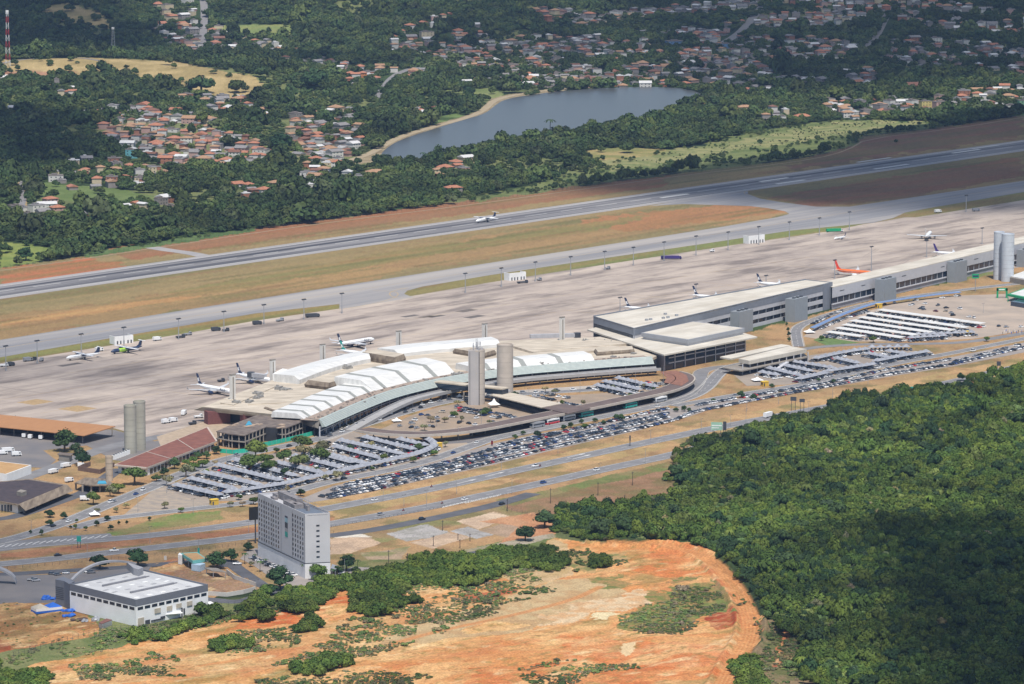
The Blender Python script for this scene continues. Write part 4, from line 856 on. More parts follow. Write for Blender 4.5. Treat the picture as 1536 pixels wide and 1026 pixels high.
    c = MB(); c.add([(17.35 * k, -R * .52, zc + .2 * k), (17.35 * k, R * .52, zc + .2 * k), (16.4 * k, R * .6, zc + R * .78), (16.4 * k, -R * .6, zc + R * .78)], [(0, 1, 2, 3)]); c.obj('windscreen', gl, t)
    for s in (1, -1):
        c = MB(); c.add([(-13.5 * k, s * R * 1.005, zc + .38 * k), (14.5 * k, s * R * 1.005, zc + .38 * k), (14.5 * k, s * R * .985, zc + .58 * k), (-13.5 * k, s * R * .985, zc + .58 * k)], [(0, 1, 2, 3)]); c.obj('window_row', mat('cabin_window_grey', (.25, .27, .3), scale=3, var=.5), t)
    for x, y in ((15.5, 0), (-1.2, 2.6), (-1.2, -2.6)):
        g = MB(); g.tube((x * k, (y - .35) * k, .5 * k), (x * k, (y + .35) * k, .5 * k), .5 * k, n=10); g.box((x - .13) * k, (x + .13) * k, (y - .13) * k, (y + .13) * k, .3 * k, 2.3 * k); g.obj('landing_gear', black, t)
    if txt:
        cu = bpy.data.curves.new('airline_name', 'FONT'); cu.body = txt; cu.size = 3.1 * k; cu.align_x = 'CENTER'; cu.extrude = .02
        to = bpy.data.objects.new('tmp_text', cu); me = bpy.data.meshes.new_from_object(to); bpy.data.objects.remove(to)
        me.materials.clear(); me.materials.append(txtm or navy)
        for s in (-1,):
            o = bpy.data.objects.new('airline_name', me); col.objects.link(o); o.parent = t; o.location = (9.2 * k, s * (R + .06 * k), zc - .35 * k); o.rotation_euler = (PI / 2, 0, 0)
    return t
def prop(name, loc, ang, label, fin=navy, body=white, nac=navy, patch=None, group=None, txt=None):
    """twin turboprop with a high wing and T tail"""
    t = empty(name, loc, ang, label, 'turboprop', group); n = 12; zc = 2.3; R = 1.4; mb = MB(); rings = []
    for x, r, z in zip([-13.5, -10.5, -6, 0, 7, 10, 11.8, 13, 13.6], [.15, .5, .9, 1, 1, .97, .8, .45, .12], [.9, .6, .1, 0, 0, 0, -.15, -.35, -.45]):
        rings.append([(x, R * r * math.cos(2 * PI * i / n), zc + z + R * r * math.sin(2 * PI * i / n)) for i in range(n)])
    loft_rings(mb, rings, n)
    if patch:
        for fi, f in enumerate(mb.f):
            x = sum(mb.v[i][0] for i in f) / len(f)
            if x < -1: mb.m[fi] = 1
            elif x < 8: mb.m[fi] = 2
    mb.obj('fuselage', [body] + (list(patch) if patch else [body, body]), t, smooth=True)
    w = MB(); pts = [(1.9, 0), (-.9, 0), (-.9, 5), (-.6, 13.5), (1.0, 13.5), (1.9, 5)]; P_ = pts + [(x, -y) for x, y in pts[::-1][:-2]] + [(-.9, -5)]
    for s in (1, -1):
        w = MB(); w.prism([(x, s * y) for x, y in pts], 3.75, 4.0); w.obj('wing', mat('wing_white', (.7, .7, .7), rough=.4), t)
        e = MB(); rg = [[(x, s * 4.1 + r * math.cos(2 * PI * i / 8), 3.5 + r * math.sin(2 * PI * i / 8)) for i in range(8)] for x, r in ((-1.5, .35), (0, .62), (2.6, .6), (3.6, .3))]; loft_rings(e, rg, 8); eo = e.obj('engine', nac, t)
        b_ = MB()
        for i in range(6): a = i * PI / 3 + .2; b_.add([(3.65, s * 4.1 + math.cos(a + d) * r, 3.5 + math.sin(a + d) * r) for r, d in ((.2, 0), (1.95, -.07), (1.95, .07), (.2, .5))] + [(3.72, s * 4.1 + math.cos(a + d) * r, 3.5 + math.sin(a + d) * r) for r, d in ((.2, 0), (1.95, -.07), (1.95, .07), (.2, .5))], [(0, 1, 2, 3), (7, 6, 5, 4), (0, 4, 5, 1), (2, 6, 7, 3)])
        b_.obj('propeller', dkgrey, eo)
        h = MB(); h.prism([(-11.9, 0), (-13.4, 0), (-13.6, s * 3.7), (-12.6, s * 3.7)], 7.45, 7.6); h.obj('tailplane', white, t)
    f = MB(); pts = [(-8.2, 3.5), (-12.8, 3.7), (-13.6, 7.5), (-11.6, 7.5), (-10.2, 4.8)]
    f.add([(x, .15, z) for x, z in pts] + [(x, -.15, z) for x, z in pts], [(0, 1, 2, 3, 4), (9, 8, 7, 6, 5), (0, 5, 6, 1), (1, 6, 7, 2), (2, 7, 8, 3), (3, 8, 9, 4), (4, 9, 5, 0)]); f.obj('tail_fin', fin, t)
    for x, y in ((10.5, 0), (-.2, 2.0), (-.2, -2.0)):
        g = MB(); g.tube((x, y - .3, .4), (x, y + .3, .4), .4, n=8); g.box(x - .6, x + .6, y * .8 - .3, y * .8 + .3, .5, 1.6); g.obj('landing_gear', dkgrey, t)
    for s in (1, -1):
        c = MB(); c.add([(-8.5, s * R * 1.005, zc + .38), (8.5, s * R * 1.005, zc + .38), (8.5, s * R * .985, zc + .6), (-8.5, s * R * .985, zc + .6)], [(0, 1, 2, 3)]); c.obj('window_row', mat('cabin_window_grey', (.25, .27, .3)), t)
    c = MB(); c.add([(12.1, -.7, 2.75), (12.1, .7, 2.75), (11.3, .75, 3.2), (11.3, -.75, 3.2)], [(0, 1, 2, 3)]); c.obj('windscreen', gl, t)
    return t
def gp(px, py): p = P(px, py); p.z = .08; return p
nA = RANG - PI / 2
prop('landing_turboprop', gp(729, 333), RANG + PI, 'white turboprop with navy tail rolling along the runway')
prop('parked_turboprop', gp(125, 539), RANG + PI - .25, 'white high-winged turboprop with navy fin parked at the far left of the apron')
prop('parked_turboprop', gp(190, 529), RANG + PI - .15, 'colourful navy and lime turboprop parked beside the white screen', patch=(navy, lime), body=navy)
jet('airliner', 38.6, gp(534, 520), RANG, 'white airliner with navy belly and tail taxiing on the open apron behind the first terminal', low=navy, txt='Azul')
def gate(px, py, ang, label, **k):
    """px,py: ground point under the tail"""
    p = gp(px, py); d = Vector((math.cos(ang), math.sin(ang), 0)); L_ = k.pop('L', 38.6); return jet('airliner', L_, p + d * L_ * .47, ang, label, **k)
gate(297, 586, nA - .12, 'white airliner with navy tail at the leftmost stand of the first terminal', txt='Azul', eng=navy)
gate(357, 570, nA - .1, 'white airliner with navy tail second from the left at the first terminal')
gate(512, 533, nA, 'airliner with dark teal tail mostly hidden behind the white roof gallery', fin=teal, L=34)
gate(939, 468, nA + .1, 'navy-tailed white airliner behind the near left end of the long grey pier', L=36)
gate(1041, 450, nA + .1, 'navy-tailed white airliner nearest the middle of the long grey pier', L=36)
gate(1137, 431, nA + .1, 'navy-tailed white airliner nearest the right end of the long grey pier', L=36)
gate(1254, 412, nA + .12, 'orange airliner with red tail behind the light grey pier', fin=mat('red_orange_paint', (.7, .07, .04), rough=.4), body=orange, eng=white, mark=False)
gate(1402, 385, nA + .2, 'airliner with indigo tail hidden behind the pier roof on the far right', fin=indigo, mark=False, L=36)
jet('airliner', 38, gp(1392, 358), math.radians(78), 'white airliner seen end on, turning on the apron at the right', fin=white, mark=False, eng=dkgrey)
jet('small_jet', 17, gp(1260, 359), RANG + PI, 'small white business jet parked below the green fuel truck', fin=navy, mark=False)
# ---------------------------------------------------------------- masts, screens, ground equipment
def mast_mesh(h, heads=4):
    mb = MB(); mb.tube((0, 0, 0), (0, 0, h), .42, .22, 6); mb.box(-.6, .6, -.6, .6, 0, .5); hb = MB(); a = .9
    hb.box(-2.0, 2.0, -.18, .18, h - .15, h + .15)
    for i in range(heads): x = -1.8 + 3.6 * i / (heads - 1); hb.box(x - .38, x + .38, -.7, .1, h - .5, h - .1); hb.box(x - .38, x + .38, .15, .6, h + .1, h + .35)
    return mb.mesh('pole', greym), hb.mesh('lamp_head', dkgrey)
def mast(px, base, top, label, group, heads=4, cat='floodlight mast'):
    p = P(px, base); h = P(px, base) ; s = F / (p - cam.location).length; hh = (base - top) / s / cT
    a, b = mast_mesh(hh, heads); t = empty('floodlight_mast', p, RANG, label, cat, group)
    for nm, m in (('pole', a), ('lamp_head', b)): o = bpy.data.objects.new(nm, m); col.objects.link(o); o.parent = t
ordn = ['first', 'second', 'third', 'fourth', 'fifth', 'sixth', 'seventh', 'eighth', 'ninth', 'tenth', 'eleventh', 'twelfth', 'thirteenth', 'fourteenth', 'fifteenth', 'sixteenth', 'seventeenth', 'eighteenth', 'nineteenth', 'twentieth', 'twenty-first', 'twenty-second', 'twenty-third', 'twenty-fourth', 'twenty-fifth']
MA = [(9, 556, 519), (56, 545, 511), (122, 531, 501), (186, 522, 491), (268, 509, 478), (336, 498, 467), (396, 486, 457), (456, 479, 449), (513, 470, 440), (698, 439, 410), (752, 430, 402), (803, 422, 393), (856, 413, 385), (907, 405, 377), (950, 398, 371),
      (996, 391, 363), (1044, 383, 354), (1092, 375, 348), (1138, 367, 340), (1184, 360, 333), (1229, 353, 327), (1274, 345, 318), (1449, 318, 293)]
for i, m in enumerate(MA): mast(*m, 'tall grey floodlight mast, %s from the left along the far edge of the apron' % ordn[i], 'floodlight masts along the far edge of the apron')
MT = [(930, 468, 446), (1044, 447, 426), (1149, 430, 413), (1252, 418, 390), (1307, 406, 370), (1390, 386, 361), (1473, 366, 342)]
for i, m in enumerate(MT): mast(*m, 'dark floodlight mast, %s from the left behind the long pier' % ordn[i], 'floodlight masts behind the pier', 3)
def screen(x0, x1, yb, top, label):
    a = P(x0, yb); b = P(x1, yb - (x1 - x0) * .1); s = F / (a - cam.location).length; h = (yb - top) / s; t = empty('service_enclosure', a, 0, label, 'enclosure')
    d = (b - a).normalized(); nrm = Vector((-d.y, d.x, 0)); mb = MB(); L_ = (b - a).length
    mb.prism([a - a, d * L_, d * L_ + nrm * .5, nrm * .5], 0, h); mb.prism([nrm * .5, d * .4 + nrm * .5, d * .4 + nrm * 7, nrm * 7], 0, h); mb.prism([d * (L_ - .4) + nrm * .5, d * L_ + nrm * .5, d * L_ + nrm * 7, d * (L_ - .4) + nrm * 7], 0, h)
    mb.obj('wall', mat('white_wall', (.74, .74, .72), var=.06), t)
    for i in range(5):
        q = MB(); u = L_ * (.12 + .17 * i + (.05 if i > 2 else 0)); q.prism([d * u - nrm * .06, d * (u + 1.1) - nrm * .06, d * (u + 1.1), d * u], 0, h * .42); q.obj('opening', dkgrey, t)
screen(172, 200, 517, 505, 'white walled enclosure with dark openings behind the colourful turboprop')
screen(764, 789, 421.5, 410, 'white walled enclosure standing mid-way along the far apron edge')
screen(1123, 1147, 366, 354, 'white walled enclosure on the apron edge nearest the right')
def truck(name, px, py, ang, label, cat='truck', bodym=white, cabm=white, L_=7, h=2.9, low=False, group=None, z=.08):
    p = P(px, py); p.z = z; t = empty(name, p, ang, label, cat, group)
    mb = MB(); mb.box(-L_ / 2, L_ / 2 - 2.1, -1.2, 1.2, .9, h if not low else 1.5); mb.box(-L_ / 2, L_ / 2 - .1, -1.05, 1.05, .55, .88); mb.obj('cargo_box', bodym, t)
    mb = MB(); x = L_ / 2; mb.add([(x - 2, -1.15, .6), (x, -1.15, .6), (x, 1.15, .6), (x - 2, 1.15, .6), (x - 2, -1.1, 2.5), (x - .6, -1.1, 2.5), (x - .6, 1.1, 2.5), (x - 2, 1.1, 2.5)], [(0, 1, 5, 4), (1, 2, 6, 5), (2, 3, 7, 6), (3, 0, 4, 7), (4, 5, 6, 7)]); c = mb.obj('cab', cabm, t)
    mb = MB(); mb.add([(x - .13, -1.0, 1.45), (x - .13, 1.0, 1.45), (x - .5, .98, 2.35), (x - .5, -.98, 2.35)], [(0, 1, 2, 3)]); mb.add([(x - 1.7, -1.17, 1.5), (x - .6, -1.17, 1.5), (x - .8, -1.13, 2.3), (x - 1.7, -1.13, 2.3)], [(0, 1, 2, 3)]); mb.obj('windscreen', gl, c)
    for xx in (-L_ / 2 + 1.2, L_ / 2 - 1.1):
        for s in (-1, 1): mb = MB(); mb.tube((xx, s * .8, .5), (xx, s * 1.22, .5), .5, n=8); mb.obj('wheel', black, t)
    return t
TR = [(6, 550, 0, 'white ground service truck by the leftmost mast', 6, True), (17, 549, .2, 'dark ground service tractor beside the leftmost mast', 5, False), (42, 542, .2, 'dark baggage truck left of the second mast', 7, False), (50, 541, .4, 'small dark loader next to the second mast', 5, True), (62, 542, .9, 'low tractor just right of the second mast', 4, True),
      (149, 527, .2, 'white van parked between the two parked turboprops', 6, False), (236, 511, .3, 'white truck with blue hose on the left apron', 7, False), (271, 507, .2, 'cluster of low baggage carts under the fifth mast', 7, True), (282, 503, .1, 'grey low loader right of the fifth mast', 6, True),
      (324, 496.5, 0, 'dark service truck left of the sixth mast', 7, False), (339, 497, .1, 'dark tractor at the foot of the sixth mast', 5, True), (386, 487, 0, 'dark service truck left of the seventh mast', 7, False), (420, 482, .5, 'grey stair truck between the seventh and eighth masts', 7, True), (469, 476, 0, 'long dark baggage truck right of the eighth mast', 11, False),
      (784, 425, 0, 'dark baggage carts below the middle white enclosure', 9, True), (809, 421, .1, 'low tractor beside the twelfth mast', 4, True), (912, 404, .1, 'small tractor at the foot of the fourteenth mast', 4, True), (1007, 389, -.35, 'long violet fuel tanker on the apron edge', 17, False), (1068, 378, 0, 'small white tractor between masts on the right apron', 4, True), (1252, 348, -.2, 'long green and white fuel truck on the far right apron', 15, False),
      (1407, 319, .1, 'white van in the shade near the right grass strip', 7, False), (1464, 317, 0, 'grey service truck in the shade at the far right', 7, False), (249, 635, .3, 'white van parked right of the twin concrete towers', 6, False), (260, 633, .3, 'second white van right of the twin towers', 6, False), (276, 622, 1.0, 'tall boxy catering truck by the left terminal corner', 8, False), (298, 627, 0, 'white loader beside the brick terminal corner', 6, True), (289, 637, .2, 'dark baggage tractor below the terminal corner', 5, True), (332, 573, 0, 'dark tug behind the leftmost airliner', 5, True)]
cols = [white, dkgrey, greym, dkgrey, greym, white, white, dkgrey, greym, dkgrey, dkgrey, dkgrey, greym, dkgrey, dkgrey, greym, greym, indigo, white, green, white, greym, white, white, white, white, dkgrey, dkgrey]
for (px, py, a, lb, L_, lo), m in zip(TR, cols): truck('service_truck', px, py, a + RANG * .5, lb, 'service vehicle', m, m if m != green else white, L_, low=lo)
# boarding bridges
def bridge(px, py, L_, ang, label):
    p = P(px, py, 0); t = empty('boarding_bridge', p, ang, label, 'boarding bridge', 'boarding bridges behind the first terminal')
    mb = MB(); mb.box(0, L_, -1.5, 1.5, 4.2, 6.9); mb.obj('tunnel', mat('bridge_grey', (.4, .4, .41), var=.1), t); mb = MB(); mb.tube((L_, 0, 3.8), (L_, 0, 7.2), 2.6, n=10); mb.obj('cabin', dkgrey, t)
    mb = MB(); mb.box(L_ * .7 - .5, L_ * .7 + .5, -1.6, 1.6, 0, 4.2); mb.obj('support', greym, t)
bridge(398, 577, 13, nA + PI, 'grey boarding bridge reaching from the terminal between the two left gate airliners'); bridge(795, 516, 34, RANG * .2, 'long dark boarding bridge behind the terminal roof, right of the pale pylon')
# ================================================================ first terminal (curved)
cream = mat('cream_roof', C(236, 222, 200), c2=C(196, 182, 162), scale=.16, stretch=(-.2, .5, 1.6), detail=7); wroof = mat('white_metal_roof', (.70, .69, .66), c2=(.55, .545, .52), scale=.25, rough=.5, stretch=(RANG, 2.5, .35)); band = mat('pale_green_louvre', C(206, 216, 208), c2=C(188, 200, 196), scale=.4, rough=.5)
gravel = mat('terrace_gravel', C(190, 170, 152), c2=C(168, 150, 136), scale=.6); conr = mat('raw_concrete', C(176, 168, 156), c2=C(150, 142, 132), scale=.15); conr_d = mat('stained_concrete', C(164, 148, 128), c2=C(116, 102, 88), scale=.25, stretch=(0, 2, .3)); brick = mat('red_brick', C(132, 84, 80), var=.15, scale=1)
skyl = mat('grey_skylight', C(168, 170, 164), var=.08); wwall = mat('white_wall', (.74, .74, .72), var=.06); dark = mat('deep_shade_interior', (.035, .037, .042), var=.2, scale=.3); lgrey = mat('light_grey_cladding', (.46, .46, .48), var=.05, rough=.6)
g_clad = mat('grey_cladding', (.19, .205, .235), var=.06, rough=.6); st_clad = mat('stair_tower_cladding', (.25, .27, .285), var=.04, rough=.6)
FC = smooth_line([P(a, b, 11) for a, b in ((480, 629), (515, 613.5), (549, 599), (584, 586), (620, 576.5), (653, 569), (690, 562), (770, 551), (850, 544.5), (920, 539), (978, 535))], 3)
FC = resample(FC, 90)
for p in FC: p.z = 0
def off(d, z, l=None): return [Vector((p.x, p.y, z)) for p in offset_line(l or FC, d)]
def fr(px):    # index on the front curve whose photo column is px
    return min(range(len(FC)), key=lambda i: abs(proj(FC[i].x, FC[i].y, 11)[0] - px))
T1 = empty('curved_terminal', FC[40], 0, 'long curved cream and white airport terminal with a pale green louvred front', 'airport terminal')
REAR = [(306, 610), (350, 592), (391, 577), (411, 569), (444, 556), (484, 545), (534, 533), (600, 524), (668, 517), (751, 511), (840, 508), (905, 505), (945, 517), (985, 534)]
rear = [P(a, b, 10) for a, b in REAR]
body = [Vector((p.x, p.y, 10)) for p in off(0.2, 10)] 
left = [P(434, 625, 10), P(419, 620, 10)]
outline = [P(306, 610, 10)] + [P(434, 624, 10), P(461, 622, 10)] + body + rear[::-1][:-1]
mb = MB(); mb.prism([(p.x, p.y) for p in outline], 8.2, 10.0); part(mb, 'roof', cream, T1)
inner = [P(316, 606, 10), P(434, 621, 10), P(470, 622, 10)] + off(4, 0) + [P(a, b + 4, 10) for a, b in REAR[::-1][:-1]]
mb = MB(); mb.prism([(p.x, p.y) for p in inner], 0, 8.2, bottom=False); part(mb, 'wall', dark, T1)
# left fascia and brick corner
fa = [P(303, 611, 10), P(290, 615, 7.5), P(434, 630, 7.5), P(436, 624.5, 10)]
mb = MB(); mb.add([fa[0] + Vector((0, 0, .15)), fa[3] + Vector((0, 0, .15)), fa[2], fa[1]], [(0, 3, 2, 1)]); mb.add([fa[1] + Vector((0, .5, 0)), fa[2] + Vector((0, .5, 0)), P(430, 622, 10), P(306, 608, 10)], [(0, 1, 2, 3)]); part(mb, 'fascia', mat('fascia_concrete', C(206, 196, 178), c2=C(180, 168, 148), scale=.2), T1)
for a, b, w in ((316, 636, 7.5), (364, 640, 5)):
    mb = MB(); p = P(a, b, 0); mb.obox((p.x + 4, p.y + 3), .4, w, 3.5, 0, 8.1); part(mb, 'brick_pier', brick, T1)
# terrace, louvred band, recessed glazed front
mb = MB(); mb.loft([off(0, 10.06), off(13.5, 10.06)]); mb.f = mb.f; part(mb, 'terrace', gravel, T1)
mb = MB(); mb.loft([off(1.0, 11.1), off(.2, 11.15), off(-3.6, 6.6), off(-3.4, 6.2), off(-1.2, 6.2), off(.6, 10.2)])
mb.add([off(0, 0)[0] * 0 + r[0] for r in (off(1.0, 11.1), off(.2, 11.15), off(-3.6, 6.6), off(-1.2, 6.2), off(.6, 10.2))], [(0, 1, 2, 3, 4)]); part(mb, 'louvre_band', band, T1)
mb = MB()
for k in range(1, 6):
    t = k / 6; mb.loft([off(.2 - 3.8 * t + .12, 11.15 - 4.55 * t + .16), off(.2 - 3.8 * t - .05, 11.15 - 4.55 * t - .02)])
part(mb, 'louvre_slat', skyl, T1)
ea = [P(436, 628, 8.2)]; q0 = off(0, 0)[0]
mb = MB(); lp = [P(440, 623, 10), P(478, 628, 10)]; mb.add([(lp[0].x, lp[0].y, 10.3), (lp[0].x, lp[0].y, 5.6), (q0.x - 1, q0.y - 2, 5.6), (q0.x, q0.y, 10.8)], [(0, 1, 2, 3)]); part(mb, 'end_fascia', conr, T1)
G1 = off(1.2, 0)
mb = MB(); mb.loft([off(1.2, 0), off(1.2, 3.3)]); mb.loft([off(1.2, 3.6), off(1.2, 6.2)]); part(mb, 'glass_front', gl2, T1)
mb = MB(); mb.loft([off(.5, 3.3), off(.3, 3.3), off(.3, 3.9), off(.5, 3.9)])
for i in range(0, 90, 3): p = offset_line(FC, .2)[i]; mb.box(p.x - .35, p.x + .35, p.y - .35, p.y + .35, 0, 6.6)
part(mb, 'column', lgrey, T1)
# vaulted skylit roofs
def vault(i0, i1, o0, o1, o2, z0, z1, z2, step):
    rr = [[Vector((p.x, p.y, z)) for p in offset_line(FC, o)[i0:i1 + 1]] for o, z in ((o0, z0), (o1, z1), (o2, z2), (o2 + 1, z0))]
    mb = MB(); mb.loft(rr); n = len(rr[0])
    for e in (0, n - 1): mb.add([r[e] for r in rr], [(0, 1, 2, 3)])
    v = part(mb, 'vault_roof', wroof, T1)
    for k in range(step // 2, n - 1, step):
        sk_ = MB()
        for a, b in ((0, 1), (1, 2)):
            A0, A1 = rr[a][k], rr[a][k + 1]; B0, B1 = rr[b][k], rr[b][k + 1]; m0, m1, u0_, u1_ = A0, A1, B0, B1
            nn = (m1 - m0).cross(u0_ - m0).normalized() * .12
            if nn.z < 0: nn = -nn
            sk_.add([m0 + nn, m1 + nn, u1_ + nn, u0_ + nn], [(0, 1, 2, 3)])
        part(sk_, 'skylight', skyl, v)
vault(fr(468) + 1, fr(585), 12, 17, 33, 10, 13.2, 13.6, 5)
vault(fr(586), fr(702), 11, 21, 40, 10, 16.5, 17.5, 7)
vault(fr(722), fr(896), 7, 12, 24, 10, 13.6, 14.2, 7)
# white galleries along the rear
def gallery(front, back, z0, z1, m=wroof):
    n = 24; f_ = resample(smooth_line([P(a, b, z1) for a, b in front], 2), n); b_ = resample(smooth_line([P(a, b, z1) for a, b in back], 2), n)
    mb = MB(); mb.loft([[Vector((p.x, p.y, z0)) for p in f_], [Vector((p.x, p.y, z1 - 2.2)) for p in f_], [p.lerp(q, .22) + Vector((0, 0, .3)) for p, q in zip(f_, b_)], b_, [Vector((p.x, p.y, z0)) for p in b_]])
    for e in (0, n - 1): mb.add([Vector((f_[e].x, f_[e].y, z0)), Vector((f_[e].x, f_[e].y, z1 - 2.2)), f_[e].lerp(b_[e], .22) + Vector((0, 0, .3)), b_[e], Vector((b_[e].x, b_[e].y, z0))], [(0, 1, 2, 3, 4)])
    return part(mb, 'roof_gallery', m, T1)
gallery([(449, 565), (491, 548.5), (534, 537), (556, 533)], [(411, 561), (444, 550), (484, 539), (534, 527.5), (546, 525.5)], 10, 15)
gallery([(598, 526), (650, 520), (700, 516), (750, 511.5)], [(566, 522), (620, 514.5), (668, 511), (737, 505)], 10, 14.5)
mb = MB(); q = [P(409, 571, 10), P(432, 572, 10), P(449, 568, 10), P(424, 563, 10)]; mb.prism([(p.x, p.y) for p in q], 10, 14.6); gh = part(mb, 'plant_room', wwall, T1)
for a in (414, 425): mb = MB(); p = P(a, 572.4, 10) - Vector((0, .25, 0)); mb.box(p.x, p.x + 3.2, p.y - .3, p.y, 11.3, 13); part(mb, 'window', gl, gh)
def mansard(poly, z0, z1, ins, m1=conr_d, m2=cream):
    w = [P(a, b, z1) for a, b in poly]; c = sum(w, Vector()) / len(w); mb = MB()
    top = w; bot = [Vector((c.x + (p.x - c.x) * ins, c.y + (p.y - c.y) * ins, z0 + (z1 - z0) * .45)) for p in w]; bb = [Vector((c.x + (p.x - c.x) * ins * .97, c.y + (p.y - c.y) * ins * .97, z0)) for p in w]
    mb.loft([top, bot], 0, True); mb.loft([bot, bb], 0, True); mb.prism([(p.x, p.y) for p in top], z1 - .1, z1 + .12, mi=1)
    return part(mb, 'roof_block', [m1, m2], T1)
mansard([(462, 570), (494, 574), (556, 559), (528, 553)], 10, 14.5, 1.12)
mansard([(544, 528), (563, 524), (606, 531), (592, 536)], 10, 15.5, 1.1)
mansard([(398, 610), (421, 618), (466, 608), (440, 602)], 10, 11.2, 1.08)
mansard([(682, 523), (706, 521), (742, 525), (724, 530)], 10, 13.5, 1.1)
mansard([(893, 523), (948, 519), (950, 524), (897, 528)], 10, 12.5, 1.08)
mb = MB(); 
for pl, zt in (([(760, 516), (900, 505), (942, 515), (800, 528)], 11.6), ([(766, 533), (905, 517), (940, 521), (800, 535)], 11.2), ([(330, 604), (398, 578), (412, 580), (350, 607)], 10.6), ([(372, 606), (430, 582), (500, 585), (455, 602)], 10.7)):
    w = [P(a, b, zt) for a, b in pl]; mb.prism([(p.x, p.y) for p in w], 9.9, zt)
part(mb, 'roof_panel', cream, T1)
random.seed(5)
PLANT = [(354, 605, 4, 2.5), (374, 604, 4, 2.5), (386, 592, 5, 2.5), (384, 598, 3, 2), (418, 584, 4, 3), (428, 586, 6, 2.2), (390, 596, 3, 2), (506, 552, 6, 3), (520, 553, 5, 3), (645, 524, 8, 3), (662, 523, 8, 3), (633, 526, 3, 2), (640, 571, 2, 1.5), (622, 577, 2, 1.5), (560, 597, 1.5, 1.2), (545, 603, 2, 1), (520, 612, 2, 1), (500, 620, 1.5, 1), (683, 563, 4, 2), (690, 561, 3, 1.6),
         (735, 551, 3, 1.8), (812, 546, 4, 2), (880, 540, 3, 1.3), (920, 536, 3, 1.4), (950, 531, 3, 1.3), (880, 513, 3, 2.4), (876, 514, 2, 3), (908, 513, 2.6, 2), (918, 515, 2.5, 2), (893, 511, 2, 2)]
for px, py, w, h in PLANT:
    mb = MB(); p = P(px, py, 10); mb.obox((p.x, p.y), RANG + .2, w / 2 + .3, w / 3 + .5, 10, 10 + h * .7, 0); mb.tube((p.x - w * .2, p.y, 10), (p.x - w * .2, p.y, 10 + h), w * .2, n=8); mb.obox((p.x + w * .5, p.y + .4), .3, w * .3, w * .2, 10, 10 + h * .45); part(mb, 'rooftop_unit', mat('rooftop_unit_grey', C(190, 186, 178), c2=C(140, 138, 134), scale=.8), T1)
random.seed(6); mb = MB()
for i in range(90): j = random.randrange(2, 88); p = offset_line(FC, random.uniform(2, 11))[j]; s_ = random.uniform(.3, 1.0); mb.obox((p.x, p.y), random.uniform(0, 3), s_, s_ * .7, 10.05, 10.1 + random.uniform(.2, .9))
part(mb, 'terrace_clutter', mat('weathered_clutter', C(120, 110, 104), c2=C(170, 160, 150), scale=.1), T1, kind='stuff')
for i, (x, yt, yb) in enumerate(((349, 561, 600), (409, 539, 568), (484, 516, 541), (598, 496, 519), (727, 485, 507), (843, 475, 511))):
    p = P(x, yb, 10); s = F / (p - cam.location).length; h = (yb - yt) / s; t = empty('pylon', p, 0, 'slender pale concrete pylon rising behind the curved roof, %s from the left' % ordn[i], 'pylon', 'slender pylons of the curved terminal')
    mb = MB(); mb.obox((0, 0), RANG, 1.9, .9, -10, h); mb.obj('shaft', mat('pale_shaft', C(244, 240, 232), var=.03), t); mb = MB(); mb.obox((0, 0), RANG, 2.05, 1.05, h * .97, h + .25); mb.obox((.6, -1.1), RANG, .35, .2, -10, h * .9); mb.obj('cap', conr, t)
# elevated drop-off deck in front
i0 = fr(505); zz = [0] * 90
dk = MB(); n = 90 - i0
def dz(i): return min(4.3, .15 + max(0, (i - i0)) * .16)
rowsd = []
for o_, zo in ((-6, 0), (-6, 1.0), (-6.3, 1.0), (-6.4, .05), (-13.5, .05), (-13.6, 1.0), (-14.0, 1.0), (-14.0, -.9), (-6, -.9)):
    ol = offset_line(FC, o_)[i0:]; rowsd.append([Vector((p.x, p.y, dz(i0 + k) + zo)) for k, p in enumerate(ol)])
V_ = empty('elevated_road', FC[60] * 1.0, 0, 'raised drop-off road curving along the front of the pale green louvres', 'viaduct')
dk.loft(rowsd); part(dk, 'deck', mat('deck_concrete', C(184, 182, 180), var=.08, scale=.2), V_)
for k in range(i0 + 14, 90, 3):
    c = MB(); p = offset_line(FC, -10)[k]; c.tube((p.x, p.y, 0), (p.x, p.y, dz(k) - .9), .5, n=8); part(c, 'column', conr, V_)
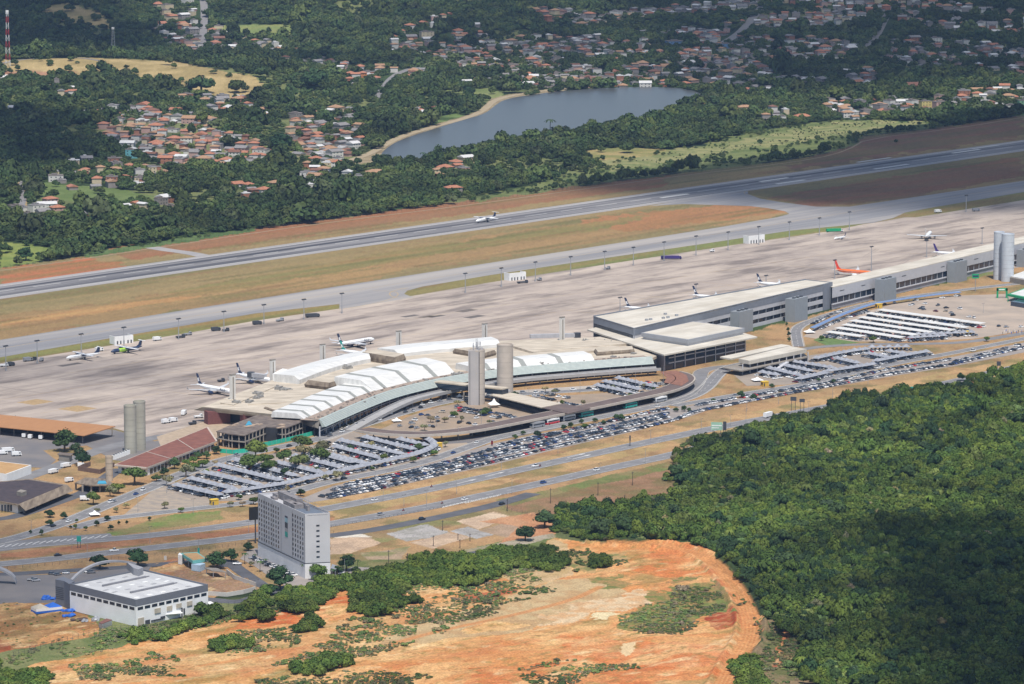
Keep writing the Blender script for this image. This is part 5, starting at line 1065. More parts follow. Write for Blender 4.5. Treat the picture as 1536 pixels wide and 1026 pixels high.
# ================================================================ concrete water and stair towers
rnd = mat('ribbed_tower_concrete', C(228, 214, 198), c2=C(202, 190, 176), scale=.12, stretch=(0, 1, 1))
def cyl(mb, c, r, z0, z1, n=28, mi=0, a0=0, a1=2 * PI, cap=True):
    ps = [(c[0] + r * math.cos(a0 + (a1 - a0) * i / n), c[1] + r * math.sin(a0 + (a1 - a0) * i / n)) for i in range(n)]
    mb.prism(ps, z0, z1, mi=mi)
def tower(px, w, yt, yb, label, name='concrete_tower', m=rnd, ant=False, split=False, cat='tower'):
    s = F / (P(px, yb) - cam.location).length; r = w / 2 / s; p = P(px, yb) + Vector((0, r, 0)); h = (yb - yt) / s - r * .15
    t = empty(name, p, 0, label, cat); mb = MB(); cyl(mb, (0, 0), r, 0, h)
    for k in range(1, int(h / 3.4)): cyl(mb, (0, 0), r + .035, k * 3.4, k * 3.4 + (.25 if k % 3 else .6), mi=1)
    mb.obj('shaft', [m, mat(m.name + '_joint', tuple(v * .8 for v in [n for n in m.node_tree.nodes if n.type == 'VALTORGB'][0].color_ramp.elements[0].color[:3]), var=.15)], t)
    mb = MB(); n = 28; mb.loft([[(q * math.cos(2 * PI * i / n), q * math.sin(2 * PI * i / n), z) for i in range(n)] for q, z in ((r, h), (r + .1, h), (r + .1, h + 1.0), (r - .3, h + 1.0), (r - .3, h + .02))], 0, True); mb.obj('parapet', m, t)
    if split:
        mb = MB(); mb.box(-r * 1.02, r * .25, -r * 1.0, -r * .2, 0, h + .8); mb.obj('service_shaft', mat('grey_tower_panel', C(206, 200, 196), c2=C(192, 188, 186), scale=.1), t)
        mb = MB(); mb.box(r * .27, r * .36, -r * 1.03, -r * .9, 0, h); mb.box(-r * .85, -r * .8, -r * 1.03, -r * .99, 0, h); mb.obj('cable_duct', dkgrey, t)
    if ant:
        random.seed(3)
        for k in range(16):
            mb = MB(); x = random.uniform(-r * .85, r * .85); y = random.uniform(-r * .7, r * .7); hh = random.choice((2, 3, 4, 5.5)); mb.tube((x, y, h), (x, y, h + hh), .12, n=5); mb.box(x - .25, x + .25, y - .5, y - .2, h + hh - 2, h + hh); mb.obj('antenna', mat('antenna_grey', (.4, .4, .42), var=.1), t)
        mb = MB(); 
        for x in (-.7, .7): mb.tube((x, 0, h), (x * .5, 0, h + 8), .12, n=5)
        for z in range(1, 8): mb.tube((-.7, 0, h + z), (.6, 0, h + z + .8), .07, n=4)
        mb.obj('lattice_mast', greym, t)
    return t
tower(715, 24.5, 525, 608, 'round grey concrete tower with antennas on top, in front of the curved terminal', ant=True, split=True)
tower(757.5, 24.5, 517.5, 591, 'plain round beige concrete tower behind the footbridge, open at the top')
tower(195, 18.5, 609, 681, 'left tube of the twin concrete towers beside the orange-roofed shed', m=mat('greenish_concrete', C(200, 196, 180), c2=C(180, 176, 162), scale=.1), split=False)
tower(209, 18, 603, 676, 'right and taller tube of the twin concrete towers, nearest the brown roof', m=mat('greenish_concrete', C(172, 170, 154)))
tower(163.5, 11, 686, 722, 'slim short beige concrete chimney below the twin towers', m=mat('beige_chimney', C(208, 190, 168), var=.08))
wt = mat('white_blue_tower_steel', C(226, 232, 238), c2=C(210, 218, 226), scale=.2)
tower(1498.5, 15.5, 349, 420, 'left tube of the pair of tall pale blue-white towers beside the pier', m=wt)
tower(1512, 19, 352, 423, 'right and wider tube of the pair of tall pale blue-white towers', m=wt)
# ================================================================ second terminal
def lerpline(a, b, t): return a.lerp(b, t)
ZR = 20
A = P(890, 474, ZR); B = P(951, 492, ZR); Cc = P(1248, 423, ZR); D = P(1208, 419, ZR); 
T2 = empty('long_pier', Vector((B.x, B.y, 0)), 0, 'long dark grey flat-roofed pier with white roof and striped window bands', 'airport terminal')
def flat(p, z): return Vector((p.x, p.y, z))
mb = MB(); mb.prism([(p.x, p.y) for p in (A, B, Cc, D)], ZR - 1.2, ZR - .5); part(mb, 'roof', streak('warm_white_roof', C(244, 236, 220), C(222, 212, 194), -RANG, .4, 1.6, .07, grid=9), T2)
def wallq(mb, a, b, z0, z1, t=.5, mi=0):
    d = (b - a); d.z = 0; d.normalize(); n = Vector((-d.y, d.x, 0)) * t; mb.prism([flat(a, 0), flat(b, 0), flat(b, 0) + n, flat(a, 0) + n], z0, z1, mi=mi)
mb = MB(); wallq(mb, A, B, 15.2, ZR); wallq(mb, B, Cc, 14.6, ZR); wallq(mb, D, A, 15.2, ZR + .4); wallq(mb, Cc, D, 15.2, ZR); part(mb, 'parapet', g_clad, T2)
mb = MB(); wallq(mb, A, B, 0, 15.2, .4); part(mb, 'end_wall', g_clad, T2)
mb = MB(); inn = [A + (B - A).normalized() * 1, B + (A - B).normalized() * 1.5, Cc + Vector((-1.0, 1.5, 0)), D]; mb.prism([(p.x, p.y) for p in inn], 0, 15, bottom=False); part(mb, 'glazing', gl, T2)
d = (Cc - B).normalized(); nn = Vector((-d.y, d.x, 0)); LL = (flat(Cc, 0) - flat(B, 0)).length
for z0, z1 in ((11.6, 14.6), (5.6, 8.6), (0, 2.6)):
    mb = MB(); wallq(mb, B + nn * .15, Cc + nn * .15, z0, z1, .5); part(mb, 'spandrel_band', lgrey, T2)
for k in range(1, 26):
    mb = MB(); p = flat(B, 0) + d * LL * k / 26 + nn * .6; mb.obox((p.x, p.y), math.atan2(d.y, d.x), .25, .3, 0, 14.6); part(mb, 'mullion', g_clad, T2)
mb = MB(); wallq(mb, Cc - d * 14, Cc + d * .3, 0, ZR, .3); mb.v = [(v[0] - nn.x * .35, v[1] - nn.y * .35, v[2]) for v in mb.v]; part(mb, 'end_panel', g_clad, T2)
def stair_block(x0, x1, yt, yb, par, nm='stair_tower', depth=8):
    a = P(x0, yb + (x1 - x0) * .12, 0); s = F / (a - cam.location).length; L_ = (x1 - x0) / s / math.cos(math.radians(49.0)) * .82; h = (yb - yt) / s
    mb = MB(); c = a + d * L_ / 2 + nn * depth / 2; mb.obox((c.x, c.y), math.atan2(d.y, d.x), L_ / 2, depth / 2, 0, h); so_ = part(mb, nm, st_clad, par)
    mb = MB()
    for k in range(3): q = a + d * L_ * (.2 + .28 * k) + nn * 3; mb.obox((q.x, q.y), 1, 1.2, 1, h, h + .9)
    part(mb, 'roof_vent', dkgrey, so_)
stair_block(1109, 1142, 464, 497, T2); stair_block(1192, 1224, 445, 480, T2)
for px, py in ((970, 480), (976, 479), (998, 471), (1015, 473), (1002, 476), (995, 477)):
    mb = MB(); p = P(px, py, ZR); mb.obox((p.x, p.y), .5, 1.0, .8, ZR - .6, ZR + .8); part(mb, 'rooftop_unit', greym, T2)
# low light-grey pier going on to the right
ZP = 17
f0, f1, f2, f3, f4 = [P(a, b, ZP) for a, b in ((1249, 430.5), (1357, 405), (1491, 374), (1536, 364), (1720, 321))]; r0, r1 = P(1229, 424.5, ZP), P(1720, 312, ZP)
T3 = empty('low_pier', flat(f0, 0), 0, 'long light grey pier with a dark ribbon window running off to the right edge', 'airport terminal')
d3 = (flat(f4, 0) - flat(f0, 0)).normalized(); n3 = Vector((-d3.y, d3.x, 0)); 
mb = MB(); mb.prism([(p.x, p.y) for p in (f0, f4, r1, r0)], ZP - .6, ZP); part(mb, 'roof', mat('warm_white_roof', C(246, 240, 226)), T3)
mb = MB(); wallq(mb, f0, f4, 8.8, ZP - .6, .4); wallq(mb, f4, r1, 0, ZP - .6, .4); wallq(mb, r1, r0, 0, ZP - .6, .4); part(mb, 'cladding', lgrey, T3)
mb = MB(); wallq(mb, f0 + n3 * .7, f4 + n3 * .7, 4.2, 8.8, .4); part(mb, 'ribbon_window', gl, T3)
mb = MB(); wallq(mb, f0 - n3 * .5, f4 - n3 * .5, 3.5, 4.2, 1.4); part(mb, 'ledge', lgrey, T3)
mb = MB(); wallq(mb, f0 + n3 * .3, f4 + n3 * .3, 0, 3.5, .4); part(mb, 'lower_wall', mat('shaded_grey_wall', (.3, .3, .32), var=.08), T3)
L3 = (flat(f4, 0) - flat(f0, 0)).length
for k in range(1, 62):
    mb = MB(); p = flat(f0, 0) + d3 * L3 * k / 62 + n3 * .5; mb.obox((p.x, p.y), math.atan2(d3.y, d3.x), .12, .15, 4.2, 8.8); part(mb, 'mullion', lgrey, T3)
for x0, x1, yt, yb in ((1326, 1357, 416, 449), (1434, 1463, 390, 421), (1538, 1566, 372, 398)): stair_block(x0, x1, yt, yb, T3)
for px, py, w in ((1272, 435, 7), (1312, 428, 6), (1364, 413, 7), (1420, 399, 6), (1480, 388, 7)):
    s0 = P(px, py + 4, 12); mb = MB(); e = flat(s0, 0); t_ = (e - flat(f0, 0)).dot(d3); q = flat(f0, 0) + d3 * t_; wallq(mb, q - n3 * .12, q + d3 * w - n3 * .12, 12.6, 13.1, .2); part(mb, 'louvre_slot', dkgrey, T3)
# square-roofed check-in hall
T4 = empty('check_in_hall', P(996, 556), 0, 'glass-fronted terminal hall under two stepped white square roofs', 'airport terminal')
Z1 = 12.5
k1 = [P(881, 494, Z1), P(996, 532, Z1), P(1136, 505, Z1), P(1060, 484, Z1), P(960, 490, Z1), P(915, 486, Z1)]
mb = MB(); mb.prism([(p.x, p.y) for p in k1], Z1 - 1.0, Z1); part(mb, 'roof', mat('warm_white_roof', C(246, 240, 226)), T4)
k2 = [P(962, 499, 17), P(1032, 509.5, 17), P(1117, 492, 17), P(1040, 482, 17)]; mb = MB(); mb.prism([(p.x, p.y) for p in k2], 14.2, 17); part(mb, 'upper_fascia', mat('mid_grey_cladding', (.3, .31, .33), var=.05), T4)
mb = MB(); q = [k2[0].lerp(k2[2], .02), k2[1].lerp(k2[3], .02), k2[2].lerp(k2[0], .02), k2[3].lerp(k2[1], .02)]; mb.prism([(p.x, p.y) for p in q], 16.9, 17.06); part(mb, 'upper_roof', mat('warm_white_roof', C(246, 240, 226)), T4)
mb = MB(); c_2 = sum(k2, Vector()) / 4; q = [c_2.lerp(p, .97) for p in k2]; mb.prism([(p.x, p.y) for p in q], 12.4, 14.2); q2 = [P(951, 503, 12.6), P(1002, 523, 12.6), P(1050, 513, 12.6), P(1000, 500, 12.6)]; part(mb, 'clerestory', lgrey, T4)
h0, h1, h2, h3 = P(996, 556), P(1117, 533), P(1110, 515), P(905, 520)
mb = MB(); mb.prism([(p.x, p.y) for p in (h0 + Vector((.5, .5, 0)), h1, h2, P(940, 515))], 0, 11.5, bottom=False); part(mb, 'glass_front', gl, T4)
mb = MB(); wallq(mb, P(978, 549), h0, 0, 11.5, .4); part(mb, 'side_wall', lgrey, T4)
dh = (h1 - h0).normalized(); nh = Vector((-dh.y, dh.x, 0)); Lh = (h1 - h0).length
for k in range(9):
    mb = MB(); p = h0 + dh * Lh * k / 8 - nh * .5; mb.tube((p.x, p.y, 0), (p.x, p.y, 11.6), .35, n=8); part(mb, 'column', lgrey, T4)
for z in (4.2, 7.8): mb = MB(); wallq(mb, h0 + dh * 5 - nh * .3, h1 - nh * .3, z, z + .7, .4); part(mb, 'floor_band', lgrey, T4)
# canopied bridge building to the right of the hall
T5 = empty('canopy_building', P(1112, 562), 0, 'long low building with two white strip roofs over a raised drop-off bridge', 'covered drop-off')
def strip_roof(par, q, z, th=1.2, m='warm_white_roof', nm='roof'): mb = MB(); w = [P(a, b, z) for a, b in q]; mb.prism([(p.x, p.y) for p in w], z - th, z); return part(mb, nm, MATS[m] if isinstance(m, str) else m, par)
strip_roof(T5, [(1080, 535), (1096, 538), (1186, 518), (1172, 516)], 9, 1.0); strip_roof(T5, [(1108, 538), (1124, 541), (1210, 523.5), (1184, 519)], 9, 2.6)
strip_roof(T5, [(1084, 551), (1112, 556), (1212, 535), (1190, 530)], 4, .8, conr, 'deck')
for k in range(10):
    a = P(1114, 562).lerp(P(1212, 543), k / 9); mb = MB(); mb.tube((a.x, a.y + 1, 0), (a.x, a.y + 1, 7), .4, n=6); part(mb, 'column', lgrey, T5)
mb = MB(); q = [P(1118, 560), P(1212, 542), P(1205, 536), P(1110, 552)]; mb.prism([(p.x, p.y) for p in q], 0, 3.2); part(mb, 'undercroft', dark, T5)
mb = MB(); a = P(1162, 555); mb.add([a, a + Vector((2, -1, 0)), a + Vector((10, 6, 4)), a + Vector((8, 7, 4)), a + Vector((0, 0, .8)), a + Vector((2, -1, .8)), a + Vector((10, 6, 4.8)), a + Vector((8, 7, 4.8))], [(0, 1, 2, 3), (4, 5, 6, 7), (0, 1, 5, 4), (3, 2, 6, 7), (1, 2, 6, 5)]); part(mb, 'staircase', lgrey, T5)
# footbridge and canopy wings of the bus station
T6 = empty('footbridge', P(690, 600), 0, 'enclosed footbridge with dark windows from the curved terminal to the round towers', 'footbridge')
def beam(q0, q1, w, z0, z1, m, nm, par, t=0):
    a = P(*q0, z1); b = P(*q1, z1); a.z = b.z = 0; dd = (b - a).normalized(); n_ = Vector((-dd.y, dd.x, 0)) * w / 2; mb = MB(); mb.prism([a - n_, b - n_, b + n_, a + n_], z0, z1); return part(mb, nm, m, par)
beam((655, 571), (758, 582), 8, 9.2, 10, cream, 'roof', T6); beam((655, 573), (758, 584), 7, 6.2, 9.2, gl, 'glazing', T6); beam((652, 574), (760, 586), 8.4, 5.2, 6.2, lgrey, 'deck', T6)
for t in (.15, .4, .65, .9): a = P(655, 596).lerp(P(758, 607), t); mb = MB(); mb.tube((a.x, a.y, 0), (a.x, a.y, 5.2), .6, n=8); part(mb, 'column', conr, T6)
T7 = empty('bus_station_canopy', P(850, 630), 0, 'long curved brown-roofed bus station canopy with a pale edge', 'bus station canopy')
brn = mat('brown_gravel_roof', C(112, 98, 94), c2=C(132, 114, 106), scale=.15)
cl = resample(smooth_line([P(a, b, 5.4) for a, b in ((543, 643), (570, 647), (600, 649), (632, 650), (688, 646), (736, 638), (795, 626), (850, 615.5), (900, 605.5), (950, 595), (984, 588), (1006, 582), (1022, 575), (1029, 568), (1024, 562), (1008, 558))], 3), 90)
for p in cl: p.z = 0
def ow(i): t = i / 89; return 5.5 if t < .8 else 5.5 + 0 * (t - .8)
mb = MB(); mb.loft([[Vector((p.x, p.y, z)) for p in offset_line(cl, o_)] for o_, z in ((-6, 4.6), (-6, 5.3), (6, 5.3), (6, 4.6), (-6, 4.6))]); part(mb, 'roof', brn, T7)
mb = MB(); mb.loft([[Vector((p.x, p.y, z)) for p in offset_line(cl, o_)] for o_, z in ((-6.9, 4.1), (-6.9, 5.6), (-6.0, 5.6), (-6.0, 4.1))]); mb.loft([[Vector((p.x, p.y, z)) for p in offset_line(cl, o_)] for o_, z in ((6.0, 4.4), (6.0, 5.5), (6.5, 5.5), (6.5, 4.4))]); part(mb, 'edge_beam', mat('edge_beam_concrete', C(206, 194, 180), var=.08), T7)
q = offset_line(cl, 2)
for i in range(2, 90, 3): mb = MB(); p = q[i]; mb.box(p.x - .4, p.x + .4, p.y - .4, p.y + .4, 0, 4.6); part(mb, 'column', conr, T7)
mb = MB(); mb.loft([[Vector((p.x, p.y, z)) for p in offset_line(cl, 4.5)][20:76] for z in (0, 4.5)]); part(mb, 'shade_backing', dark, T7)  # near-black sheet: shade beneath the canopy put into the colour
q = [P(735, 592, 6.2), P(768, 589, 6.2), P(842, 605, 6.2), P(812, 611, 6.2)]; mb = MB(); mb.prism([(p.x, p.y) for p in q], 5.6, 6.2); part(mb, 'cross_roof', mat('ribbed_cream_roof', C(232, 220, 200), c2=C(206, 192, 172), scale=.4, stretch=(.9, 3, .2)), T7)
q = [P(812, 611, 5.9), P(842, 605, 5.9), P(886, 612, 5.9), P(852, 620, 5.9)]; mb = MB(); mb.prism([(p.x, p.y) for p in q], 5.35, 5.8); part(mb, 'cross_roof', brn, T7)
for k in range(9):
    for sgn in (0, 1): a = (P(738, 600) if sgn == 0 else P(766, 602)).lerp(P(820, 622) if sgn == 0 else P(846, 616), k / 8); mb = MB(); mb.box(a.x - .35, a.x + .35, a.y - .35, a.y + .35, 0, 5.5); part(mb, 'column', conr, T7)
q = [P(745, 604), P(768, 602), P(838, 618), P(814, 624)]; mb = MB(); mb.prism([(p.x, p.y) for p in q], 0, 2.6); part(mb, 'shade_block', dark, T7)  # solid dark block standing in for the shade below the cross roof
tc_ = smooth_line([P(1000, 562, 4.8), P(1020, 562, 4.8), P(1030, 570, 4.8), P(1018, 580, 4.8)], 2)
mb = MB(); q = [P(990, 558, 5.3), P(1014, 556, 5.3), P(1030, 563, 5.3), P(1033, 572, 5.3), P(1022, 579, 5.3), P(996, 574, 5.3), P(1000, 566, 5.3)]; mb.prism([(p.x, p.y) for p in q], 5.32, 5.5); part(mb, 'rusty_roof', mat('rusty_tile_roof', C(176, 124, 98), c2=C(140, 98, 84), scale=.5), T7)
# ================================================================ buildings on the left
def blk(par, poly, z0, z1, m, nm, ref='top', mtop=None):
    w = [P(a, b, z1 if ref == 'top' else 0) for a, b in poly]; mb = MB(); mb.prism([(p.x, p.y) for p in w], z0, z1, mi=0, mtop=(1 if mtop else None)); return part(mb, nm, [m, mtop] if mtop else m, par)
def grow(poly, k):
    cx = sum(p[0] for p in poly) / len(poly); cy = sum(p[1] for p in poly) / len(poly); return [(cx + (a - cx) * k, cy + (b - cy) * k) for a, b in poly]
# brown-roofed office range
Bn = empty('brown_roofed_building', P(218, 715), 0, 'long low building with red-brown roof and pale edge running to the curved terminal', 'office building')
rb_ = [(171, 697), (219, 701.5), (326, 661), (312, 640)]
blk(Bn, rb_, 4.6, 5.4, mat('pale_roof_edge', C(216, 200, 186), var=.08), 'roof_edge'); blk(Bn, grow(rb_, .965), 5.3, 5.5, mat('brown_roof', C(158, 104, 88), c2=C(136, 88, 76), scale=.2), 'roof')
w = [P(a, b, 5.4) for a, b in grow(rb_, .93)]; mb = MB(); mb.prism([(p.x, p.y) for p in w], 0, 4.6); part(mb, 'wall', wwall, Bn)
for t in (.33, .66):
    a = P(171, 697, 5.5).lerp(P(312, 640, 5.5), t); b = P(219, 701.5, 5.5).lerp(P(326, 661, 5.5), t); mb = MB(); d_ = (b - a).normalized(); nq = Vector((-d_.y, d_.x, 0)) * .25; mb.prism([a - nq, b - nq, b + nq, a + nq], 5.5, 5.75); part(mb, 'roof_seam', mat('pale_roof_edge', C(216, 200, 186)), Bn)
wl = w
for k in range(5):
    a = w[0].lerp(w[1], .12 + .18 * k); b = w[0].lerp(w[1], .2 + .18 * k); mb = MB(); mb.add([(a.x, a.y - .15, 1.6), (b.x, b.y - .15, 1.6), (b.x, b.y - .15, 3.2), (a.x, a.y - .15, 3.2)], [(0, 1, 2, 3)]); part(mb, 'window', gl, Bn)
for k in range(18):
    a = w[1].lerp(w[2], .03 + k / 18.5); b = w[1].lerp(w[2], .073 + k / 18.5); mb = MB(); o_ = Vector((.12, -.12, 0)); mb.add([a + o_ - Vector((0, 0, a.z)) + Vector((0, 0, .6)), b + o_ + Vector((0, 0, .6 - b.z)), b + o_ + Vector((0, 0, 3.6 - b.z)), a + o_ + Vector((0, 0, 3.6 - a.z))], [(0, 1, 2, 3)]); part(mb, 'window', gl, Bn)  # panes widened so their dark colour also gives the shade under the eave
# unfinished concrete frame
Cn = empty('unfinished_building', P(367, 670), 0, 'unfinished grey concrete frame building beside the curved terminal, blue tarpaulin on top', 'building shell')
fr_ = [(324, 647), (346, 651), (367, 653), (400, 640), (429, 642), (461, 629), (386, 622), (342, 639)]
wet = mat('weathered_slab', C(150, 136, 124), c2=C(110, 98, 92), scale=.25)
blk(Cn, fr_, 8.3, 8.8, wet, 'top_slab')
w8 = [P(a, b, 8.8) for a, b in fr_]; c8 = sum(w8, Vector()) / 8
for z in (4.2,): mb = MB(); mb.prism([(p.x, p.y) for p in w8], z, z + .5); part(mb, 'floor_slab', conr, Cn)
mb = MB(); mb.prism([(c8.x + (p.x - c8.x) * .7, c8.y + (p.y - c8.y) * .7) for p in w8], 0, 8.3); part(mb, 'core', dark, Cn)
for i in range(8):
    a, b = w8[i], w8[(i + 1) % 8]; L_ = (b - a).length
    for k in range(int(L_ / 6) + 1): q = a.lerp(b, (k + .1) / (L_ / 6 + .3)); q = c8.lerp(q, .97); mb = MB(); mb.box(q.x - .35, q.x + .35, q.y - .35, q.y + .35, 0, 8.3); part(mb, 'column', conr, Cn)
tp = blk(Cn, [(368, 638), (378, 636), (374, 631), (372, 632)], 8.8, 9.6, mat('blue_tarp', (.05, .28, .42)), 'tarpaulin')
random.seed(12)
for k in range(9): t = (340 + random.uniform(0, 90), 642 - random.uniform(0, 8)); p = P(t[0], t[1], 8.8); mb = MB(); mb.obox((p.x, p.y), .9, random.uniform(1.5, 4), random.uniform(.6, 1.6), 8.8, 9.0 + random.uniform(0, .5)); part(mb, 'roof_debris', mat('pale_debris', C(200, 176, 152), var=.2), Cn)
gf = empty('green_hoarding', P(400, 668), 0, 'bright green fabric hoarding in front of the unfinished building', 'hoarding')
gl_ = [P(a, b) for a, b in ((330, 679), (350, 681), (369, 679), (391, 671), (420, 665), (450, 658), (484, 649))]; mb = MB(); A_ = offset_line(gl_, .1); B_ = offset_line(gl_, -.1)
mb.loft([[flat(p, 0) for p in B_], [flat(p, 2.6) for p in B_], [flat(p, 2.6) for p in A_], [flat(p, 0) for p in A_]]); part(mb, 'fabric', mat('green_fabric', (.03, .42, .29), rough=.7, var=.12), gf)
for p in resample(gl_, 24): mb = MB(); mb.tube((p.x, p.y - .2, 0), (p.x, p.y - .2, 2.8), .08, n=5); part(mb, 'post', greym, gf)
# orange roofed vehicle shelter
Or = empty('vehicle_shelter', P(0, 668), 0, 'long open-sided vehicle shelter with an orange-tan ribbed roof', 'shelter')
orr = [(-160, 600), (0, 622), (173, 639.5), (126, 651), (0, 638), (-160, 618)]
ot = mat('orange_tan_roof', C(206, 150, 98), c2=C(186, 132, 86), scale=.6, stretch=(.5, 4, .15), rough=.6)
w = [P(a, b, 6.5) for a, b in orr]; mb = MB(); mb.prism([(p.x, p.y) for p in w], [6.1, 6.1, 6.1, 5.1, 5.1, 5.1], [6.6, 6.6, 6.6, 5.5, 5.5, 5.5]); part(mb, 'roof', ot, Or)
for k in range(14):
    for a, b in (((-140, 622), (124, 651)), ((-140, 604), (168, 640))):
        q = P(*a, 5.5).lerp(P(*b, 5.5), k / 13); mb = MB(); mb.box(q.x - .3, q.x + .3, q.y - .3, q.y + .3, 0, 5.4); part(mb, 'column', conr, Or)
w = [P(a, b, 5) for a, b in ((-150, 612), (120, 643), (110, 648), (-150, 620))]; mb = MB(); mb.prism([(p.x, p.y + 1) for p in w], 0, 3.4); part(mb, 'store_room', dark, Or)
# white walled shed
Ws = empty('white_shed', P(12, 722), 0, 'white-walled shed with a flat tan roof at the left edge', 'shed')
wsp = [(-60, 688), (0, 692), (47, 697.5), (10, 711), (-60, 700)]; blk(Ws, wsp, 0, 5.2, wwall, 'wall'); blk(Ws, grow(wsp, .95), 5.1, 5.35, mat('tan_flat_roof', C(214, 172, 118), c2=C(196, 154, 104)), 'roof')
# dark roofed concrete office
Do = empty('concrete_office', P(26, 771), 0, 'low concrete office with a flat dark roof and deep sloping eave', 'office building')
dop = [(-60, 742), (0, 722), (45, 718), (101, 727), (29, 757), (0, 752), (-60, 750)]; blk(Do, dop, 4.9, 5.6, conr_d, 'roof_edge'); blk(Do, grow(dop, .93), 5.5, 5.75, mat('dark_tar_roof', C(92, 80, 82), c2=C(74, 66, 70), scale=.3), 'roof')
w = [P(a, b, 5.6) for a, b in grow(dop, .9)]; mb = MB(); mb.prism([(p.x, p.y) for p in w], 0, 4.9); part(mb, 'wall', wwall, Do)
mb = MB(); a, b = P(29, 757, 5.6), P(101, 727, 5.6); mb.add([a, b, b + Vector((4, -5, -2.6)), a + Vector((4, -5, -2.6))], [(0, 1, 2, 3)]); part(mb, 'sloping_eave', conr_d, Do)
for k in range(6): a = P(2 + k * 4.5, 768.5 - .2, 0) + Vector((0, .2, 0)); mb = MB(); mb.box(a.x, a.x + 1.0, a.y - .3, a.y, .6, 4.2); part(mb, 'window', gl, Do)
for k in range(4): a = P(36 + k * 16, 769 - 7 * k); mb = MB(); mb.box(a.x - .5, a.x + .5, a.y - .5, a.y + .5, 0, 3.2); part(mb, 'column', conr, Do)
blk(Do, [(25, 737), (33, 739), (40, 736), (31, 734)], 5.6, 8, conr, 'roof_house')
# small pavilion with blue cover, gatehouse
Pv = empty('gate_pavilion', P(150, 742), 0, 'open concrete pavilion below the short chimney, blue cover on its roof', 'pavilion')
pv = [(112, 724), (135, 728), (172, 727), (160, 718), (128, 716)]; blk(Pv, pv, 4.0, 4.6, conr_d, 'roof'); blk(Pv, [(146, 725), (160, 725), (158, 721), (148, 721)], 4.6, 5, mat('blue_tarp', (.05, .28, .42)), 'cover')
for a, b in ((114, 735), (124, 738), (137, 739), (150, 738), (170, 737)): q = P(a, b); mb = MB(); mb.box(q.x - .5, q.x + .5, q.y - .5, q.y + .5, 0, 4); part(mb, 'column', conr, Pv)
blk(Pv, [(126, 724), (140, 726), (150, 723), (136, 720)], 0, 4, dark, 'cabin')
Gh = empty('gatehouse', P(98, 692), 0, 'small brown-walled gatehouse between the two dark trees', 'gatehouse'); blk(Gh, [(88, 682), (104, 684), (108, 681), (92, 680)], 0, 3.6, conr, 'wall'); blk(Gh, [(86, 681), (106, 683.5), (110, 680), (90, 678)], 3.6, 4.0, wet, 'roof')
Wa = empty('ruined_walls', P(190, 690), 0, 'roofless brown wall enclosure left of the short chimney', 'wall'); 
for a, b in (((118, 706), (150, 711)), ((150, 711), (172, 700)), ((118, 706), (136, 699))): mb = MB(); wallq(mb, P(*a), P(*b), 0, 2.6, .5); part(mb, 'wall', mat('brown_wall', C(132, 108, 96), var=.15), Wa)
for k in range(8):
    p = P(171 + k * 3.6, 689 - 1.35 * k); t = empty('cooling_unit', p, .9, 'white cooling unit, %s in the row behind the brown roof' % ordn[k], 'cooling unit', 'white cooling units behind the brown roof'); mb = MB(); mb.box(-1.2, 1.2, -1, 1, 0, 2.6); mb.obj('casing', wwall, t); mb = MB(); mb.tube((0, 0, 2.6), (0, 0, 2.95), .8, n=10); mb.obj('fan', dkgrey, t)
# ================================================================ hotel
Hn = P(458, 868); Hl = flat(P(387, 742.5, 33), 0); Hr = P(495.5, 866); Hb = Hl + (Hr - Hn)
HH = 33.0
Ho = empty('hotel', Hn, 0, 'tall grey slab hotel with rows of small windows and a long banner', 'hotel')
hw = mat('hotel_render', (.52, .515, .525), c2=(.46, .455, .465), scale=.08); hw2 = mat('hotel_base', (.68, .675, .67), var=.05)
mb = MB(); mb.prism([(p.x, p.y) for p in (Hn, Hr, Hb, Hl)], 8, HH); part(mb, 'upper_wall', hw, Ho)
du = (Hl - Hn).normalized(); nu_ = Vector((du.y, -du.x, 0)); 
if nu_.y > 0: nu_ = -nu_
e = nu_ * .25
mb = MB(); mb.prism([(p.x, p.y) for p in (Hn + e - du * .3, Hr - du * .3, Hb + du * .3, Hl + e + du * .3)], 0, 7.8); part(mb, 'base_wall', hw2, Ho)
mb = MB(); mb.prism([(p.x, p.y) for p in (Hn + e * 2 - du * .3, Hr - du * .3, Hb + du * .3, Hl + e * 2 + du * .3)], 7.8, 8.2); part(mb, 'ledge', dkgrey, Ho)
mb = MB(); Lh_ = (Hl - Hn).length; dr = (Hr - Hn).normalized()
for a, b in ((Hn, Hr), (Hr, Hb), (Hb, Hl), (Hl, Hn)): wallq(mb, a, b, HH, HH + 1.1, .3)
part(mb, 'parapet', hw, Ho)
print('hotel length', Lh_)
cols_ = [c for c in range(17)]; cnt = 0; extra = MB()
for r in range(9):
    z = 9.5 + r * 2.55
    for c in range(19):
        u = .035 + c * .0515
        if .27 < u < .50: continue        # blank banner bay, measured from the near corner
        a = Hn + du * Lh_ * u + nu_ * .06; b = a + du * Lh_ * .021; q = [flat(a, z), flat(b, z), flat(b, z + 1.5), flat(a, z + 1.5)]
        if cnt < 100: mb = MB(); mb.add(q, [(0, 1, 2, 3)]); part(mb, 'window', gl if (r * 7 + c * 5) % 4 else mat('curtained_window', (.16, .15, .14), var=.3), Ho)
        else: extra.add(q, [(0, 1, 2, 3)])
        cnt += 1
part(extra, 'windows', gl, Ho, kind='stuff')
for u in (.0, .262, .50, .69, .85, 1.0): mb = MB(); a = Hn + du * Lh_ * u + nu_ * .08; b = a + du * .25; mb.add([flat(a, 8.2), flat(b, 8.2), flat(b, HH), flat(a, HH)], [(0, 1, 2, 3)]); part(mb, 'facade_joint', dkgrey, Ho)
